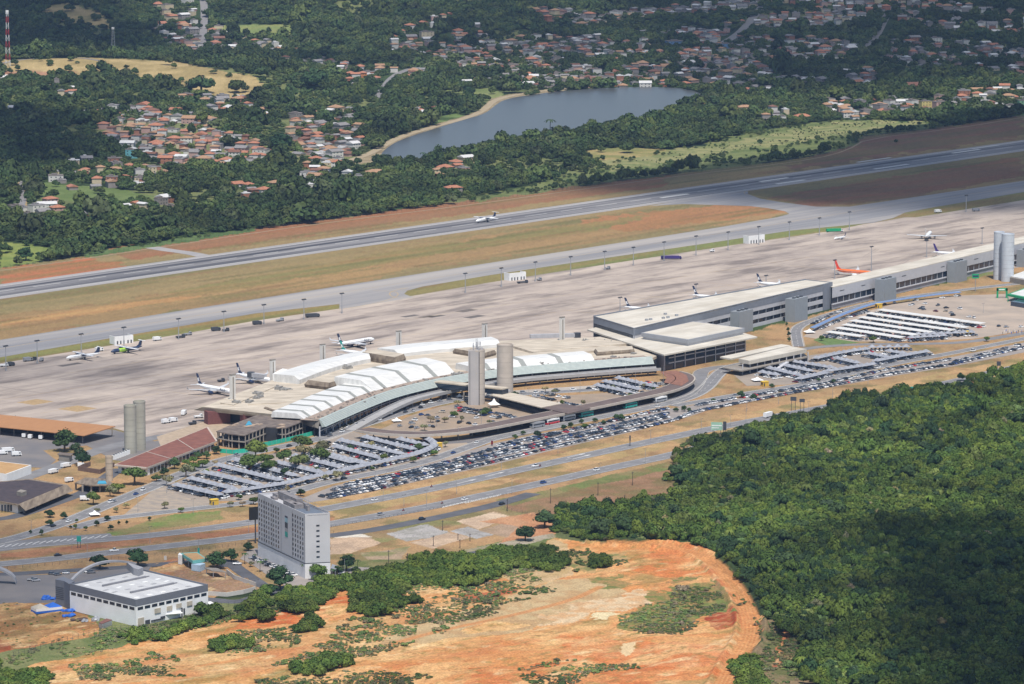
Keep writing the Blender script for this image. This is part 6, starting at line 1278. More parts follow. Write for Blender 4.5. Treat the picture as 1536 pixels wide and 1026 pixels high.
for r in range(7):
    z = 10.8 + r * 2.75; a = Hn + dr * (Hr - Hn).length * .45 + Vector((0, -.08, 0)) * 1; b = a + dr * 1.7; o_ = Vector((dr.y, -dr.x, 0)) * .08; mb = MB(); mb.add([flat(a + o_, z), flat(b + o_, z), flat(b + o_, z + .75), flat(a + o_, z + .75)], [(0, 1, 2, 3)]); part(mb, 'stair_window', gl, Ho)
bn = MB(); a = Hn + du * Lh_ * .36 + nu_ * .1; b = Hn + du * Lh_ * .42 + nu_ * .1
for z0, z1, mi in ((17.5, 20.2, 0), (20.2, 22.2, 1), (22.2, 25.2, 2), (25.2, 27.6, 3), (27.6, 28.6, 4)): bn.add([flat(a, z0), flat(b, z0), flat(b, z1), flat(a, z1)], [(0, 1, 2, 3)], mi)
part(bn, 'banner', [teal, greym, dkgrey, mat('pale_banner_blue', (.3, .45, .5)), navy], Ho)
mb = MB(); cR = (Hn + Hr + Hb + Hl) / 4
for u, v, hu, hv, z in ((.42, .35, .12, .2, 2.4), (.62, .6, .2, .14, 4.0), (.3, .6, .03, .06, 3.2), (.36, .3, .03, .05, 2.4), (.85, .5, .05, .1, 2.0), (.2, .5, .02, .05, 2.8), (.48, .2, .05, .06, 1.6), (.78, .25, .04, .08, 1.2)):
    c = Hn + du * Lh_ * u + (Hr - Hn) * v; mb.obox((c.x, c.y), math.atan2(du.y, du.x), Lh_ * hu, (Hr - Hn).length * hv, HH, HH + z)
part(mb, 'roof_plant', mat('roof_plant_grey', C(176, 170, 168), c2=C(140, 134, 134), scale=.3), Ho)
mb = MB(); mb.prism([(p.x, p.y) for p in (Hn.lerp(Hr, .1), Hn.lerp(Hr, .9), (Hr.lerp(Hb, .4)), (Hn.lerp(Hl, .4)))], HH + .05, HH + .25); part(mb, 'roof_deck', mat('blue_grey_membrane', C(120, 130, 144), var=.1), Ho)
mb = MB()
for k in range(24): a = (Hr - du * -1.0).lerp(Hb, k / 23) + Vector((-1, 0, 0)); mb.tube((a.x, a.y, HH), (a.x, a.y, HH + 3), .07, n=4)
for z in (1.5, 2.9): mb.tube(flat(Hr, HH + z) + Vector((-1, 0, 0)), flat(Hb, HH + z) + Vector((-1, 0, 0)), .07, n=4)
part(mb, 'roof_railing', greym, Ho)
Hp = empty('hotel_porch', P(504, 858), 0, 'small grey canopy beside the hotel right wall', 'porch'); mb = MB(); q = [P(496, 852, 3.6), P(503, 854, 3.6), P(509, 849, 3.6), P(498, 846, 3.6)]; mb.prism([(p.x, p.y) for p in q], 3.2, 3.6); part(mb, 'roof', greym, Hp)
for a, b in ((498, 864), (503, 865), (507, 860)): p = P(a, b); mb = MB(); mb.tube((p.x, p.y, 0), (p.x, p.y, 3.2), .15); part(mb, 'post', greym, Hp)
bb = empty('billboard', P(384, 815), 0, 'black-backed billboard standing behind the hotel left corner', 'billboard'); mb = MB(); p = P(386, 815); mb.obox((p.x - 1, p.y), .5, 3.6, .3, 13, 20); part(mb, 'panel', black, bb); mb = MB(); mb.tube((p.x - 1, p.y + .5, 0), (p.x - 1, p.y + .5, 13), .4, n=8); part(mb, 'pole', dkgrey, bb)
# ================================================================ warehouse
HW = 13.3
wn, wl_, wr = P(204.5, 940), flat(P(104.5, 876, HW), 0), flat(P(312, 877, HW), 0); wb = wl_ + wr - wn
Wh = empty('warehouse', wn, 0, 'big white and grey box warehouse with a strip of small windows and pale roof', 'warehouse')
wwh = mat('warehouse_white_panel', (.82, .82, .82), c2=(.72, .715, .70), scale=.12); wgr = mat('warehouse_grey_band', C(128, 132, 142), var=.05)
mb = MB(); mb.prism([(p.x, p.y) for p in (wn, wr, wb, wl_)], 0, HW - 3.3); part(mb, 'wall', wwh, Wh)
mb = MB()
for a, b in ((wl_, wn), (wn, wr), (wr, wb), (wb, wl_)): wallq(mb, a, b, HW - 3.3, HW + .2, .4)
mb.v = [(v[0], v[1] - .06, v[2]) for v in mb.v]; part(mb, 'grey_band', wgr, Wh)
mb = MB(); cw = (wn + wr + wb + wl_) / 4; mb.prism([(cw.x + (p.x - cw.x) * .985, cw.y + (p.y - cw.y) * .985) for p in (wn, wr, wb, wl_)], HW - 1.0, HW - .6); part(mb, 'roof', mat('warehouse_roof', C(226, 226, 224), c2=C(204, 204, 204), scale=.08, stretch=(.9, .4, 2)), Wh)
def uvp(u, v): return wn + (wl_ - wn) * u + (wr - wn) * v
au = math.atan2((wl_ - wn).y, (wl_ - wn).x); av = math.atan2((wr - wn).y, (wr - wn).x)
for u in (.3, .72): c = uvp(u, .5); mb = MB(); mb.obox((c.x, c.y), av, (wr - wn).length * .3, .5, HW - .6, HW + .3); mb.obox((c.x + 1.5, c.y + 2.4), av, (wr - wn).length * .3, .25, HW - .6, HW - .1); part(mb, 'ridge_vent', mat('vent_grey', C(150, 150, 156)), Wh)
for u in (.12, .45, .58, .88):
    for v in (.12, .3, .48, .66, .84): c = uvp(u, v); mb = MB(); mb.obox((c.x, c.y), av, 1.5, .8, HW - .62, HW - .5); part(mb, 'skylight', mat('roof_light', C(176, 176, 178)) if (int(u * 10 + v * 10) % 2) else wwall, Wh)
for p0, p1, nn_ in ((wl_, wn, 10), (wn, wr, 10)):
    dd = (p1 - p0).normalized(); on = Vector((dd.y, -dd.x, 0)); L_ = (p1 - p0).length
    for k in range(nn_):
        a = p0 + dd * L_ * (.02 + k * .098) + on * .07; b = a + dd * L_ * .075; mb = MB(); mb.add([flat(a, 8.0), flat(b, 8.0), flat(b, 9.5), flat(a, 9.5)], [(0, 1, 2, 3)]); part(mb, 'window', gl, Wh)
dd = (wr - wn).normalized(); on = Vector((dd.y, -dd.x, 0)); L_ = (wr - wn).length
for u, z0, z1, w_, m in ((.02, 0, 4.0, 4, beigep), (.12, 0, 2.2, 3, dkgrey), (.25, 4.6, 7, 4, beigep), (.42, 4.4, 6.8, 3.5, beigep), (.55, 4.8, 7, 3.5, beigep), (.7, 4.8, 7, 3.5, beigep), (.2, .8, 1.6, 8, dkgrey), (.33, 1.2, 2.4, 3, dkgrey), (.65, 1, 4, .8, dkgrey), (.62, .2, 4.5, .7, dkgrey)):
    a = wn + dd * L_ * u + on * .08; b = a + dd * w_; mb = MB(); mb.prism([a, b, b + on * .35, a + on * .35], z0, z1); part(mb, 'wall_louvre' if m is beigep else 'pipework', m, Wh)
mb = MB(); q = [P(83, 869, HW), P(96, 871.5, HW), P(104, 876, HW), P(112, 872, HW), P(95, 865, HW)]; mb.prism([(p.x, p.y) for p in q], 0, HW); ax = part(mb, 'grey_annex', wgr, Wh)
for k in range(7): mb = MB(); a, b = P(83.3, 869, HW), P(95, 871.3, HW); z = 3.6 + k * .95; mb.add([flat(a, z) + Vector((0, -.15, 0)), flat(b, z) + Vector((0, -.15, 0)), flat(b, z + .4) + Vector((0, -.15, 0)), flat(a, z + .4) + Vector((0, -.15, 0))], [(0, 1, 2, 3)]); part(mb, 'louvre', dkgrey, ax)
arc = []; a0, a1 = P(107, 868, HW), P(203, 850, HW)
for k in range(15): t = k / 14; q = a0.lerp(a1, t); q.z = HW - 1.5 + 6.4 * math.sin(PI * (t ** .8) * .86) ; arc.append(q)
mb = MB(); dA = (a1 - a0).normalized(); nA_ = Vector((-dA.y, dA.x, 0)) * .9
mb.loft([[p - nA_ for p in arc], [p - nA_ + Vector((0, 0, 1)) for p in arc], [p + nA_ + Vector((0, 0, 1)) for p in arc], [p + nA_ for p in arc], [p - nA_ for p in arc]]); part(mb, 'roof_arch', mat('arch_grey', C(176, 176, 180)), Wh)
mb = MB(); q = [P(200, 852, HW + 3), P(208, 854, HW + 3), P(215, 851, HW + 3), P(203, 847, HW + 3), P(190, 843, HW + 3)]; mb.prism([(p.x, p.y) for p in q], HW - .6, HW + 3); part(mb, 'roof_turret', mat('arch_grey', C(176, 176, 180)), Wh)
sh = empty('lean_to_shed', P(160, 936), 0, 'small grey shed leaning beside the warehouse long wall', 'shed'); mb = MB(); q = [P(148, 934, 2.6), P(153, 936, 2.6), P(168, 930, 2.6), P(160, 928, 2.6)]; mb.prism([(p.x, p.y) for p in q], 0, 2.5); part(mb, 'wall', greym, sh); mb = MB(); mb.prism([(p.x, p.y) for p in q], 2.5, 2.75); part(mb, 'roof', mat('rust_sheet', C(140, 96, 86)), sh)
for nm, px, py, a, sx, sy, hh, m, lb in (('tent', 70, 917, .5, 7, 3.5, 2.4, bluep, 'white and blue marquee left of the warehouse'), ('tarpaulin_heap', 75, 899, .1, 5.5, 1.6, 2, bluep, 'blue covered heap behind the marquee'), ('tarpaulin_heap', 104, 924, .7, 4, 1.5, 1.2, bluep, 'blue tarpaulin heap by the warehouse corner'), ('tarpaulin_heap', 103, 917, .2, 4, 1.5, 1.4, bluep, 'blue sheet against the grey warehouse annex'), ('scrap_pile', 118, 930, .4, 5, 2, 1.2, mat('brown_scrap', C(120, 90, 74), c2=C(90, 80, 80), scale=.8), 'brown scrap pile beside the warehouse'), ('scrap_pile', 135, 931, .4, 5, 2, 1.8, greym, 'grey machinery pile between scrap and shed'), ('canopy', 258, 928, .4, 5, 2.4, 3, wwall, 'white flat canopy below the warehouse right wall'), ('canopy', 305, 913, .4, 5, 3, 2.8, wwall, 'white flat canopy at the warehouse right end')):
    p = P(px, py); t = empty(nm, p, a, lb, nm.replace('_', ' ')); mb = MB()
    if nm == 'canopy':
        mb.box(-sx, sx, -sy, sy, hh - .25, hh); mb.obj('roof', m, t)
        for x in (-1, 1):
            for y in (-1, 1): mb = MB(); mb.tube((x * sx * .95, y * sy * .9, 0), (x * sx * .95, y * sy * .9, hh - .25), .12); mb.obj('post', greym, t)
    elif nm == 'tent':
        mb.box(-sx, sx, -sy, sy, 0, 1.1, 0); mb.box(-sx, sx, -sy, sy, 1.1, hh, 1)
        for k in range(2): x0, x1 = -sx + k * sx, k * sx; mb.add([(x0, -sy, hh), (x1, -sy, hh), (x1, sy, hh), (x0, sy, hh), ((x0 + x1) / 2, 0, hh + 2)], [(0, 1, 4), (1, 2, 4), (2, 3, 4), (3, 0, 4)], 2 if k == 0 else 0)
        mb.obj('canvas', [m, white, beigep], t)
    else:
        random.seed(len(lb))
        for k in range(9): mb.ball((random.uniform(-sx, sx) * .8, random.uniform(-sy, sy) * .8, hh * .2), random.uniform(.8, 1.8), random.uniform(.7, 1.4), hh * random.uniform(.4, .9), 7, 5, jit=.25)
        mb.obj('heap', m, t)
ar = empty('entrance_arch', P(6, 872), 0, 'grey curved entrance arch at the left edge beside the warehouse yard', 'arch'); mb = MB(); A0 = P(-40, 868); 
pts = [P(-86, 876) + Vector((20 * (1 - math.cos(t)) * .95, 0, 9 * math.sin(t))) for t in [k * PI / 12 for k in range(13)]]
mb.loft([[p + Vector((0, -2, 0)) for p in pts], [p + Vector((0, -2, 1.1)) for p in pts], [p + Vector((0, 3, 1.1)) for p in pts], [p + Vector((0, 3, 0)) for p in pts], [p + Vector((0, -2, 0)) for p in pts]]); part(mb, 'arch_ribbon', mat('arch_grey', C(176, 176, 180)), ar); mb = MB(); p = P(-20, 873); mb.box(p.x, p.x + 6, p.y - 2, p.y + 2, 0, 3); part(mb, 'booth', wwall, ar)
# filling station and yard walls
Fs = empty('filling_station', P(290, 858), 0, 'small building with turquoise fascia and tan roof beside the highway', 'filling station')
fs = [(271, 829.5), (296, 828), (310, 838), (289, 841)]; blk(Fs, fs, 3.6, 5.2, mat('turquoise_fascia', (.16, .42, .38)), 'fascia'); blk(Fs, grow(fs, .85), 5.1, 5.4, mat('tan_flat_roof', C(214, 172, 118)), 'roof'); blk(Fs, [(267, 832), (273, 833), (275, 830), (269, 829)], 0, 5, wwall, 'side_wall'); blk(Fs, [(287, 846), (300, 848), (308, 845), (296, 842)], 0, 3.4, mat('pale_blue_wall', (.4, .52, .62)), 'shop'); 
for a, b in ((276, 845), (283, 849)): p = P(a, b); mb = MB(); mb.tube((p.x, p.y, 0), (p.x, p.y, 3.6), .3); part(mb, 'column', greym, Fs)
Fc_ = empty('flat_canopy', P(325, 868), 0, 'flat grey canopy behind the filling station, under the big dark tree', 'canopy'); blk(Fc_, [(306, 851), (318, 856), (340, 858), (326, 852)], 2.8, 3.2, conr, 'roof')
for a, b in ((310, 861), (320, 866), (338, 867)): p = P(a, b); mb = MB(); mb.tube((p.x, p.y, 0), (p.x, p.y, 2.8), .2); part(mb, 'post', greym, Fc_)
yw = mat('white_yard_wall', C(226, 222, 214), var=.08)
for lb, pts in (('long white wall curving along the bare yard beside the hotel road', [(340, 860), (352, 869), (366, 874), (384, 880)]), ('white wall below the bare yard, right of the warehouse', [(312, 893), (340, 895), (365, 891), (383, 886)]), ('white wall segment behind the filling station', [(246, 840), (250, 840)]), ('low pale wall at the foot of the terminal apron fence', [(232, 690), (262, 676), (300, 664)])):
    l = [P(a, b) for a, b in pts]; mb = MB(); A_ = offset_line(l, .15); B_ = offset_line(l, -.15); mb.loft([[flat(p, 0) for p in B_], [flat(p, 2.2) for p in B_], [flat(p, 2.2) for p in A_], [flat(p, 0) for p in A_]]); o = mb.obj('boundary_wall', yw); tag(o, lb, 'wall')
# green roofed car hire station at the right edge
Ge = empty('car_hire_station', P(1536, 455), 0, 'green and white car hire canopy with a green gateway at the right edge', 'car hire station')
blk(Ge, [(1511, 441), (1536, 446), (1640, 432), (1560, 424)], 3.8, 5.4, green, 'fascia'); blk(Ge, grow([(1511, 441), (1536, 446), (1640, 432), (1560, 424)], .9), 5.3, 5.6, wroof, 'roof'); blk(Ge, [(1516, 452), (1540, 456), (1620, 446), (1560, 440)], 0, 3.4, gl2, 'shop')
for a, b in ((1512, 453), (1536, 458), (1565, 452)): p = P(a, b); mb = MB(); mb.tube((p.x, p.y, 0), (p.x, p.y, 3.8), .3); part(mb, 'column', green, Ge)
mb = MB(); p = P(1495, 447); mb.box(p.x, p.x + 1.3, p.y, p.y + 1.5, 0, 7.5); mb.box(p.x + 7, p.x + 8.3, p.y, p.y + 1.5, 0, 7.5); mb.box(p.x, p.x + 8.3, p.y, p.y + 1.5, 5.5, 7.51); part(mb, 'gateway', green, Ge); mb = MB(); mb.box(p.x + 1.5, p.x + 6, p.y - .1, p.y - .02, 6.1, 6.9); part(mb, 'sign_panel', wwall, Ge)
ts = empty('totem_sign', P(1463, 437), 0, 'green totem sign on a pole in front of the pier', 'sign'); p = P(1463, 437); mb = MB(); mb.tube((p.x, p.y, 0), (p.x, p.y, 10), .25); part(mb, 'pole', greym, ts); mb = MB(); mb.box(p.x - 2.6, p.x + 2.6, p.y - .3, p.y + .3, 10, 13.5); tp_ = part(mb, 'panel', green, ts)
mb = MB(); mb.box(p.x - 2.2, p.x + 2.2, p.y - .36, p.y - .31, 11.2, 12.4); part(mb, 'dark_stripe', navy, tp_)
lb_ = empty('low_block', P(1536, 420), 0, 'low pale building behind the twin blue-white towers at the right edge', 'building'); blk(lb_, [(1515, 416), (1536, 420), (1620, 405), (1560, 400)], 0, 4, conr, 'wall'); blk(lb_, [(1515, 414), (1536, 418), (1620, 403), (1560, 398)], 4, 4.6, wroof, 'roof')
# covered walkway with blue roof
l = resample(smooth_line([P(a, b, 2.8) for a, b in ((1218, 492), (1250, 477), (1280, 465), (1310, 455), (1350, 449), (1400, 442), (1440, 438))], 2), 40); cw_ = empty('covered_walkway', flat(l[0], 0), 0, 'long curved blue-roofed covered walkway below the pier', 'walkway')
mb = MB(); mb.loft([[flat(p, z) for p in offset_line(l, o_)] for o_, z in ((-1.8, 2.5), (-1.8, 2.8), (1.8, 3.1), (1.8, 2.8), (-1.8, 2.5))]); part(mb, 'roof', mat('blue_metal_roof', (.16, .24, .4), rough=.5), cw_)
for p in l[::3]: mb = MB(); mb.tube((p.x, p.y, 0), (p.x, p.y, 2.6), .12, n=5); part(mb, 'post', greym, cw_)
# ================================================================ naming by landmark
LAND = [('the tall red and white mast', 12, 95), ('the grey lattice mast', 170, 84), ('the turquoise block', 197, 237), ('the lake left tip', 566, 240), ('the bend of the lake shore path', 728, 168), ('the right end of the dry ridge', 400, 148), ('the blue town house', 1090, 72),
        ('the long red-roofed shed', 1370, 131), ('the yellow three-storey block', 1388, 165), ('the green pitch', 1505, 170), ('the twin orange gables', 535, 116), ('the beige lakeside block', 700, 128), ('the straight town street', 304, 50), ('the beige block with four windows', 640, 64), ('the walled green field', 380, 46),
        ('the lower left green field', 100, 285), ('the dirt track', 32, 290), ('the three-storey house by the fence', 680, 290), ('the wide street at top', 1110, 46), ('the diagonal street at top right', 1320, 50), ('the lake far shore', 930, 128), ('the lake right end', 1055, 145), ('the white villa above the strip', 1203, 178), ('the top right corner', 1500, 30), ('the lone red-roofed hall', 352, 247), ('the white villa at far left', 24, 168)]
def side(dx, dy): return ('right' if dx > 0 else 'left') + (' behind' if dy < 0 else ' in front')
class Namer:
    def __init__(s): s.n = {}
    def __call__(s, desc, px, py, lands, cat):
        w = [(math.hypot((px - a) * 1.0, (py - b) * 1.6), n, a, b) for n, a, b in lands]; d, n, a, b = min(w)
        sd = 'right' if px > a else 'left'; key = (desc, n, sd); s.n[key] = s.n.get(key, 0) + 1
        return key, s.n[key]
def rank_label(items, lands, fmt):
    """items: (desc, px, py); gives each its rank by nearness to the closest landmark among its look-alikes there"""
    g = {}
    for i, (desc, px, py) in enumerate(items):
        d, n, a, b = min((math.hypot(px - a, (py - b) * 1.6), n, a, b) for n, a, b in lands); sd = 'right' if px > a else 'left'
        g.setdefault((desc, n, sd), []).append((d, i))
    out = [None] * len(items)
    for (desc, n, sd), l in g.items():
        l.sort()
        for k, (d, i) in enumerate(l):
            o = ordn[k] + ' nearest' if k < 25 else 'number %d by nearness' % (k + 1)
            out[i] = fmt % (desc, (o if len(l) > 1 or True else 'nearest') + (' to' if k >= 25 else ''), n, sd)
    return out
# ================================================================ town
tileo = [mat('orange_tile', C(206, 144, 112), c2=C(172, 112, 88), scale=.8), mat('faded_tile', C(196, 158, 124), c2=C(170, 130, 100), scale=.8), mat('brown_tile', C(150, 106, 86), c2=C(128, 92, 78), scale=.8)]
fib = [mat('fibre_cement', C(164, 160, 158), c2=C(134, 130, 130), scale=.8), mat('white_sheet_roof', C(226, 224, 222), var=.06), mat('concrete_roof', C(150, 140, 132), c2=C(120, 112, 108), scale=.8)]
wallc = dict(white=mat('whitewash', C(226, 222, 214), var=.08), cream=mat('cream_wall', C(222, 204, 170), var=.08), grey=mat('block_wall', C(160, 152, 146), var=.12), pink=mat('pink_wall', C(204, 168, 156), var=.08), brick=mat('bare_brick_wall', C(176, 122, 96), var=.15), blue=mat('blue_wall', C(120, 158, 200), var=.08), turq=mat('turquoise_wall', C(120, 190, 196), var=.06), yellow=mat('yellow_wall', C(222, 204, 130), var=.06), orangew=mat('orange_wall', C(214, 140, 84), var=.06), greenw=mat('green_wall', C(150, 196, 150), var=.06))
winm = mat('dark_window', (.04, .045, .055), rough=.3)
def wall_mesh(w, d, h): return MB().box(-w / 2, w / 2, -d / 2, d / 2, -2.5, h)
def roof_mesh(kind, w, d, h):
    mb = MB(); e = .6
    if kind == 0:   # hip
        x, y, k = w / 2 + e, d / 2 + e, min(w, d) * .22; rx = max(.1, x - y) if w > d else .1; ry = .1 if w > d else max(.1, y - x)
        mb.add([(-x, -y, h), (x, -y, h), (x, y, h), (-x, y, h), (-rx, -ry, h + k), (rx, -ry, h + k), (rx, ry, h + k), (-rx, ry, h + k), (-x, -y, h - .25), (x, -y, h - .25), (x, y, h - .25), (-x, y, h - .25)],
               [(0, 1, 5, 4), (1, 2, 6, 5), (2, 3, 7, 6), (3, 0, 4, 7), (4, 5, 6, 7), (8, 9, 1, 0), (9, 10, 2, 1), (10, 11, 3, 2), (11, 8, 0, 3), (11, 10, 9, 8)])
    elif kind == 1:  # flat slab with parapet
        mb.box(-w / 2 - .2, w / 2 + .2, -d / 2 - .2, d / 2 + .2, h, h + .35); mb.box(-w * .28, w * .1, -d * .1, d * .3, h + .35, h + 1.7)
    else:            # low gable
        x, y, k = w / 2 + e, d / 2 + e, d * .2; mb.add([(-x, -y, h), (x, -y, h), (x, y, h), (-x, y, h), (-x, 0, h + k), (x, 0, h + k), (-x, -y, h - .2), (x, -y, h - .2), (x, y, h - .2), (-x, y, h - .2)], [(0, 1, 5, 4), (2, 3, 4, 5), (3, 0, 4), (1, 2, 5), (6, 7, 1, 0), (8, 9, 3, 2), (7, 8, 2, 1), (9, 6, 0, 3), (9, 8, 7, 6)])
    return mb
def win_mb(w, d, h, st):
    q = []
    for f in range(st):
        z = 1.0 + f * 2.8
        for x in ((-w * .3, w * .12) if st == 1 else (-w * .32, 0, w * .3)):
            mb = MB(); mb.add([(x - .6, -d / 2 - .04, z), (x + .6, -d / 2 - .04, z), (x + .6, -d / 2 - .04, z + 1.1), (x - .6, -d / 2 - .04, z + 1.1)], [(0, 1, 2, 3)]); q.append(mb)
    return q
rt = random.Random(77)
hl = []
PALW = {'o': ['white', 'white', 'cream', 'grey', 'brick', 'pink'], 'g': ['white', 'grey', 'grey', 'cream', 'pink', 'brick', 'white'], 'm': ['white', 'grey', 'cream', 'brick']}
SPEC = {'y': ('cream', 1, 0), 'w': ('white', None, 'w'), 'yo': ('white', 0, 0), 'c': ('cream', 0, 1), 'Y': ('yellow', 2, 3), 'p': ('pink', 2, 3), 'R': ('brick', 2, 1), 'B': ('cream', 5, 3), 'T': ('turq', 2, 3), 'N': ('orangew', 0, 2), 'r': ('white', 1, 1), 'b': ('blue', 5, 2), 'G': ('greenw', 5, 2)}
WN = dict(white='white', cream='cream', grey='grey', pink='pink', brick='brick', blue='blue', turq='turquoise', yellow='yellow', orangew='orange-walled', greenw='green')
RN = ['orange-roofed', 'tan-roofed', 'brown-roofed', 'grey-roofed', 'white-roofed', 'flat-roofed']
for (x, y, size, pal, st, px, py, q) in HOUSES:
    rr_ = rt.random(); floors = 1 if rt.random() < .62 else 2
    if pal in SPEC:
        wc, ri, fl = SPEC[pal]; kind = 0 if ri in (0, 1, 2) else (2 if ri in (3, 4) else 1)
        if pal == 'w': ri = 4; kind = 2; fl = st if st else 1
        if pal == 'R': kind = 2; ri = 2
        if pal in 'YpT': kind = 1; ri = 5
        floors = max(1, fl)
    else:
        wc = rt.choice(PALW.get(pal, PALW['m']))
        if pal == 'o': ri = rt.choice((0, 0, 0, 1, 1, 2, 3, 3, 4, 5)); 
        elif pal == 'g': ri = rt.choice((5, 5, 3, 3, 3, 4, 2, 1, 0))
        else: ri = rt.choice((0, 1, 3, 4, 5))
        kind = 1 if ri == 5 else rt.choice((0, 0, 2) if ri < 3 else (2, 2, 1))
    w = size; d = size * rt.uniform(.65, .95) if q >= 0 else size * .6
    w, d = round(w * 2) / 2, round(d * 2) / 2
    if pal == 'N': d, w = 9, 9
    hl.append(dict(x=x, y=y, w=w, d=d, st=floors, wc=wc, ri=ri, kind=kind, px=px, py=py, q=q, a=(q * .37 % 1.2 - .2 if q >= 0 else .25) + rt.choice((0, 0, PI / 2)) * (q >= 0) + rt.uniform(-.15, .15)))
vis = [h for h in hl if -10 < h['px'] < 1546 and -6 < h['py']]
vis.sort(key=lambda h: (0 if h['q'] < 0 else 1, -h['w'] * h['d']**.3 / h['y']**1.0))
near, rest = vis[:296], vis[296:] + [h for h in hl if h not in vis]
print('houses', len(hl), 'visible', len(vis))
roofm = [tileo[0], tileo[1], tileo[2], fib[0], fib[1], fib[2]]
cache = {}
def cm_(key, fn):
    if key not in cache: cache[key] = fn()
    return cache[key]
desc = []
for h in near: desc.append((('two-storey ' if h['st'] == 2 else 'three-storey ' if h['st'] == 3 else 'small ') + RN[h['ri']] + ' ' + WN[h['wc']] + ' house', h['px'], h['py']))
labs = rank_label(desc, LAND, '%s, %s %s, %s side')
QN = {i: n for i, n in enumerate(['houses of the left hillside village'] * 6 + ['houses left of the lake'] * 2 + ['houses under the wooded hill', 'houses along the top street', 'houses along the top street', 'houses along the top street', 'houses right of the dry ridge', 'houses left of the lake'] + ['houses beyond the lake'] * 8 + ['houses at the right edge'] * 3 + ['houses between lake and runway'] * 4)}
for h, lb in zip(near, labs):
    hh = h['st'] * 2.8 + .2; z = float(hgt(h['x'], h['y'])); t = empty('house', (h['x'], h['y'], z), h['a'], lb, 'house', QN.get(h['q'], 'single houses seen beyond the runway'))
    k = (h['w'], h['d'], h['st'])
    def lk_(name, key, fn):
        o = bpy.data.objects.new(name, cm_(key, fn)); col.objects.link(o); o.parent = t; return o
    lk_('wall', ('w', k, h['wc']), lambda: wall_mesh(h['w'], h['d'], hh).mesh('wall', wallc[h['wc']]))
    lk_('roof', ('r', k, h['kind'], h['ri']), lambda: roof_mesh(h['kind'], h['w'], h['d'], hh).mesh('roof', roofm[h['ri']]))
    turn = 0
    for i in range(2 if h['st'] == 1 else 3 * h['st']): lk_('window', ('v', k, i), lambda: win_mb(h['w'], h['d'], hh, h['st'])[i].mesh('window', winm))
sm = MB(); smats = [wallc[k] for k in ('white', 'cream', 'grey', 'pink', 'brick', 'blue', 'turq', 'yellow', 'orangew', 'greenw')] + roofm; wi = {k: i for i, k in enumerate(('white', 'cream', 'grey', 'pink', 'brick', 'blue', 'turq', 'yellow', 'orangew', 'greenw'))}
for h in rest:
    hh = h['st'] * 2.8 + .2; z = float(hgt(h['x'], h['y'])); ca, sa = math.cos(h['a']), math.sin(h['a'])
    for m_, mi in ((wall_mesh(h['w'], h['d'], hh), wi[h['wc']]), (roof_mesh(h['kind'], h['w'], h['d'], hh), 10 + h['ri'])):
        sm.add([(h['x'] + v[0] * ca - v[1] * sa, h['y'] + v[0] * sa + v[1] * ca, z + v[2]) for v in m_.v], m_.f, mi)
sm.obj('far_houses', smats, kind='stuff', label='mass of small far houses filling the town quarters between trees')
# radio masts
def lattice(px, pb, pt, label, two):
    p = G(px, pb); s = F / (p - cam.location).length; h = (pb - pt) / s; t = empty('lattice_mast', p, .3, label, 'radio mast'); n = 9
    for k in range(n):
        mb = MB(); z0, z1 = h * k / n, h * (k + 1) / n; w0, w1 = 2.6 - 1.7 * k / n, 2.6 - 1.7 * (k + 1) / n
        for sx, sy in ((-1, -1), (1, -1), (1, 1), (-1, 1)):
            mb.tube((sx * w0, sy * w0, z0), (sx * w1, sy * w1, z1), .17, n=4); mb.tube((sx * w0, sy * w0, z0), (sy * w1 * (-1) * -1 if False else -sy * w1, sx * w1, z1), .1, n=4)
        mb.obj('section', (redp if k % 2 else white) if two else greym, t)
    mb = MB()
    for k in range(4): mb.tube((math.cos(k * 1.6) * 1.4, math.sin(k * 1.6) * 1.4, h * .93), (math.cos(k * 1.6) * 1.4, math.sin(k * 1.6) * 1.4, h * 1.0), .35, n=5)
    mb.box(-1.3, 1.3, -1.3, 1.3, h * .96, h * .965); mb.obj('antenna_ring', white, t)
lattice(12, 99, 16, 'tall red and white lattice mast on the dry ridge at the left edge', True); lattice(170, 86, 41, 'shorter grey lattice mast behind the dry ridge', False)
t = empty('big_shed', G(-6, 122), 0, 'large white-roofed shed cut by the left edge on the dry ridge', 'shed'); mb = MB(); mb.box(-18, 16, -9, 9, -2, 5); mb.obj('wall', wwall, t); mb = MB(); mb.add([(-18, -10, 5), (17, -10, 5), (14, 0, 8), (-18, 0, 8), (17, 10, 5), (-18, 10, 5)], [(0, 1, 2, 3), (3, 2, 4, 5), (1, 4, 2)]); mb.obj('roof', wroof, t)
# ================================================================ trees one can tell apart
kinds = {}
def tkind(nm, m, seed, **k): return [crown_mesh(nm, m, 1, k.get('H', 1.15), k.get('lobes', 6), k.get('leaves', 380), k.get('ls', .13), seed + i, k.get('z0', .5), False) for i in range(3)]
TK = {'g': tkind('crown', leaf_park, 201), 'd': tkind('crown', leaf_dark, 231, z0=.16, H=1.5), 'y': tkind('crown', leaf_dry, 251, leaves=200, lobes=4), 'm': tkind('crown', leaf_fore, 271, z0=.4, H=1.2)}
trunk_m = MB().tube((0, 0, -.1), (0, 0, 1.15), .09, .05, 6).tube((0, 0, .7), (.4, .1, 1.2), .05, .03, 5).tube((0, 0, .75), (-.35, .15, 1.25), .05, .03, 5).mesh('trunk', bark)
palm_c = palm_mesh('crown', leaf_mat('palm_leaves', (.05, .09, .03)), n=12); palm_t = MB().tube((0, 0, 0), (.03, 0, 1.02), .05, .035, 6).mesh('trunk', bark)
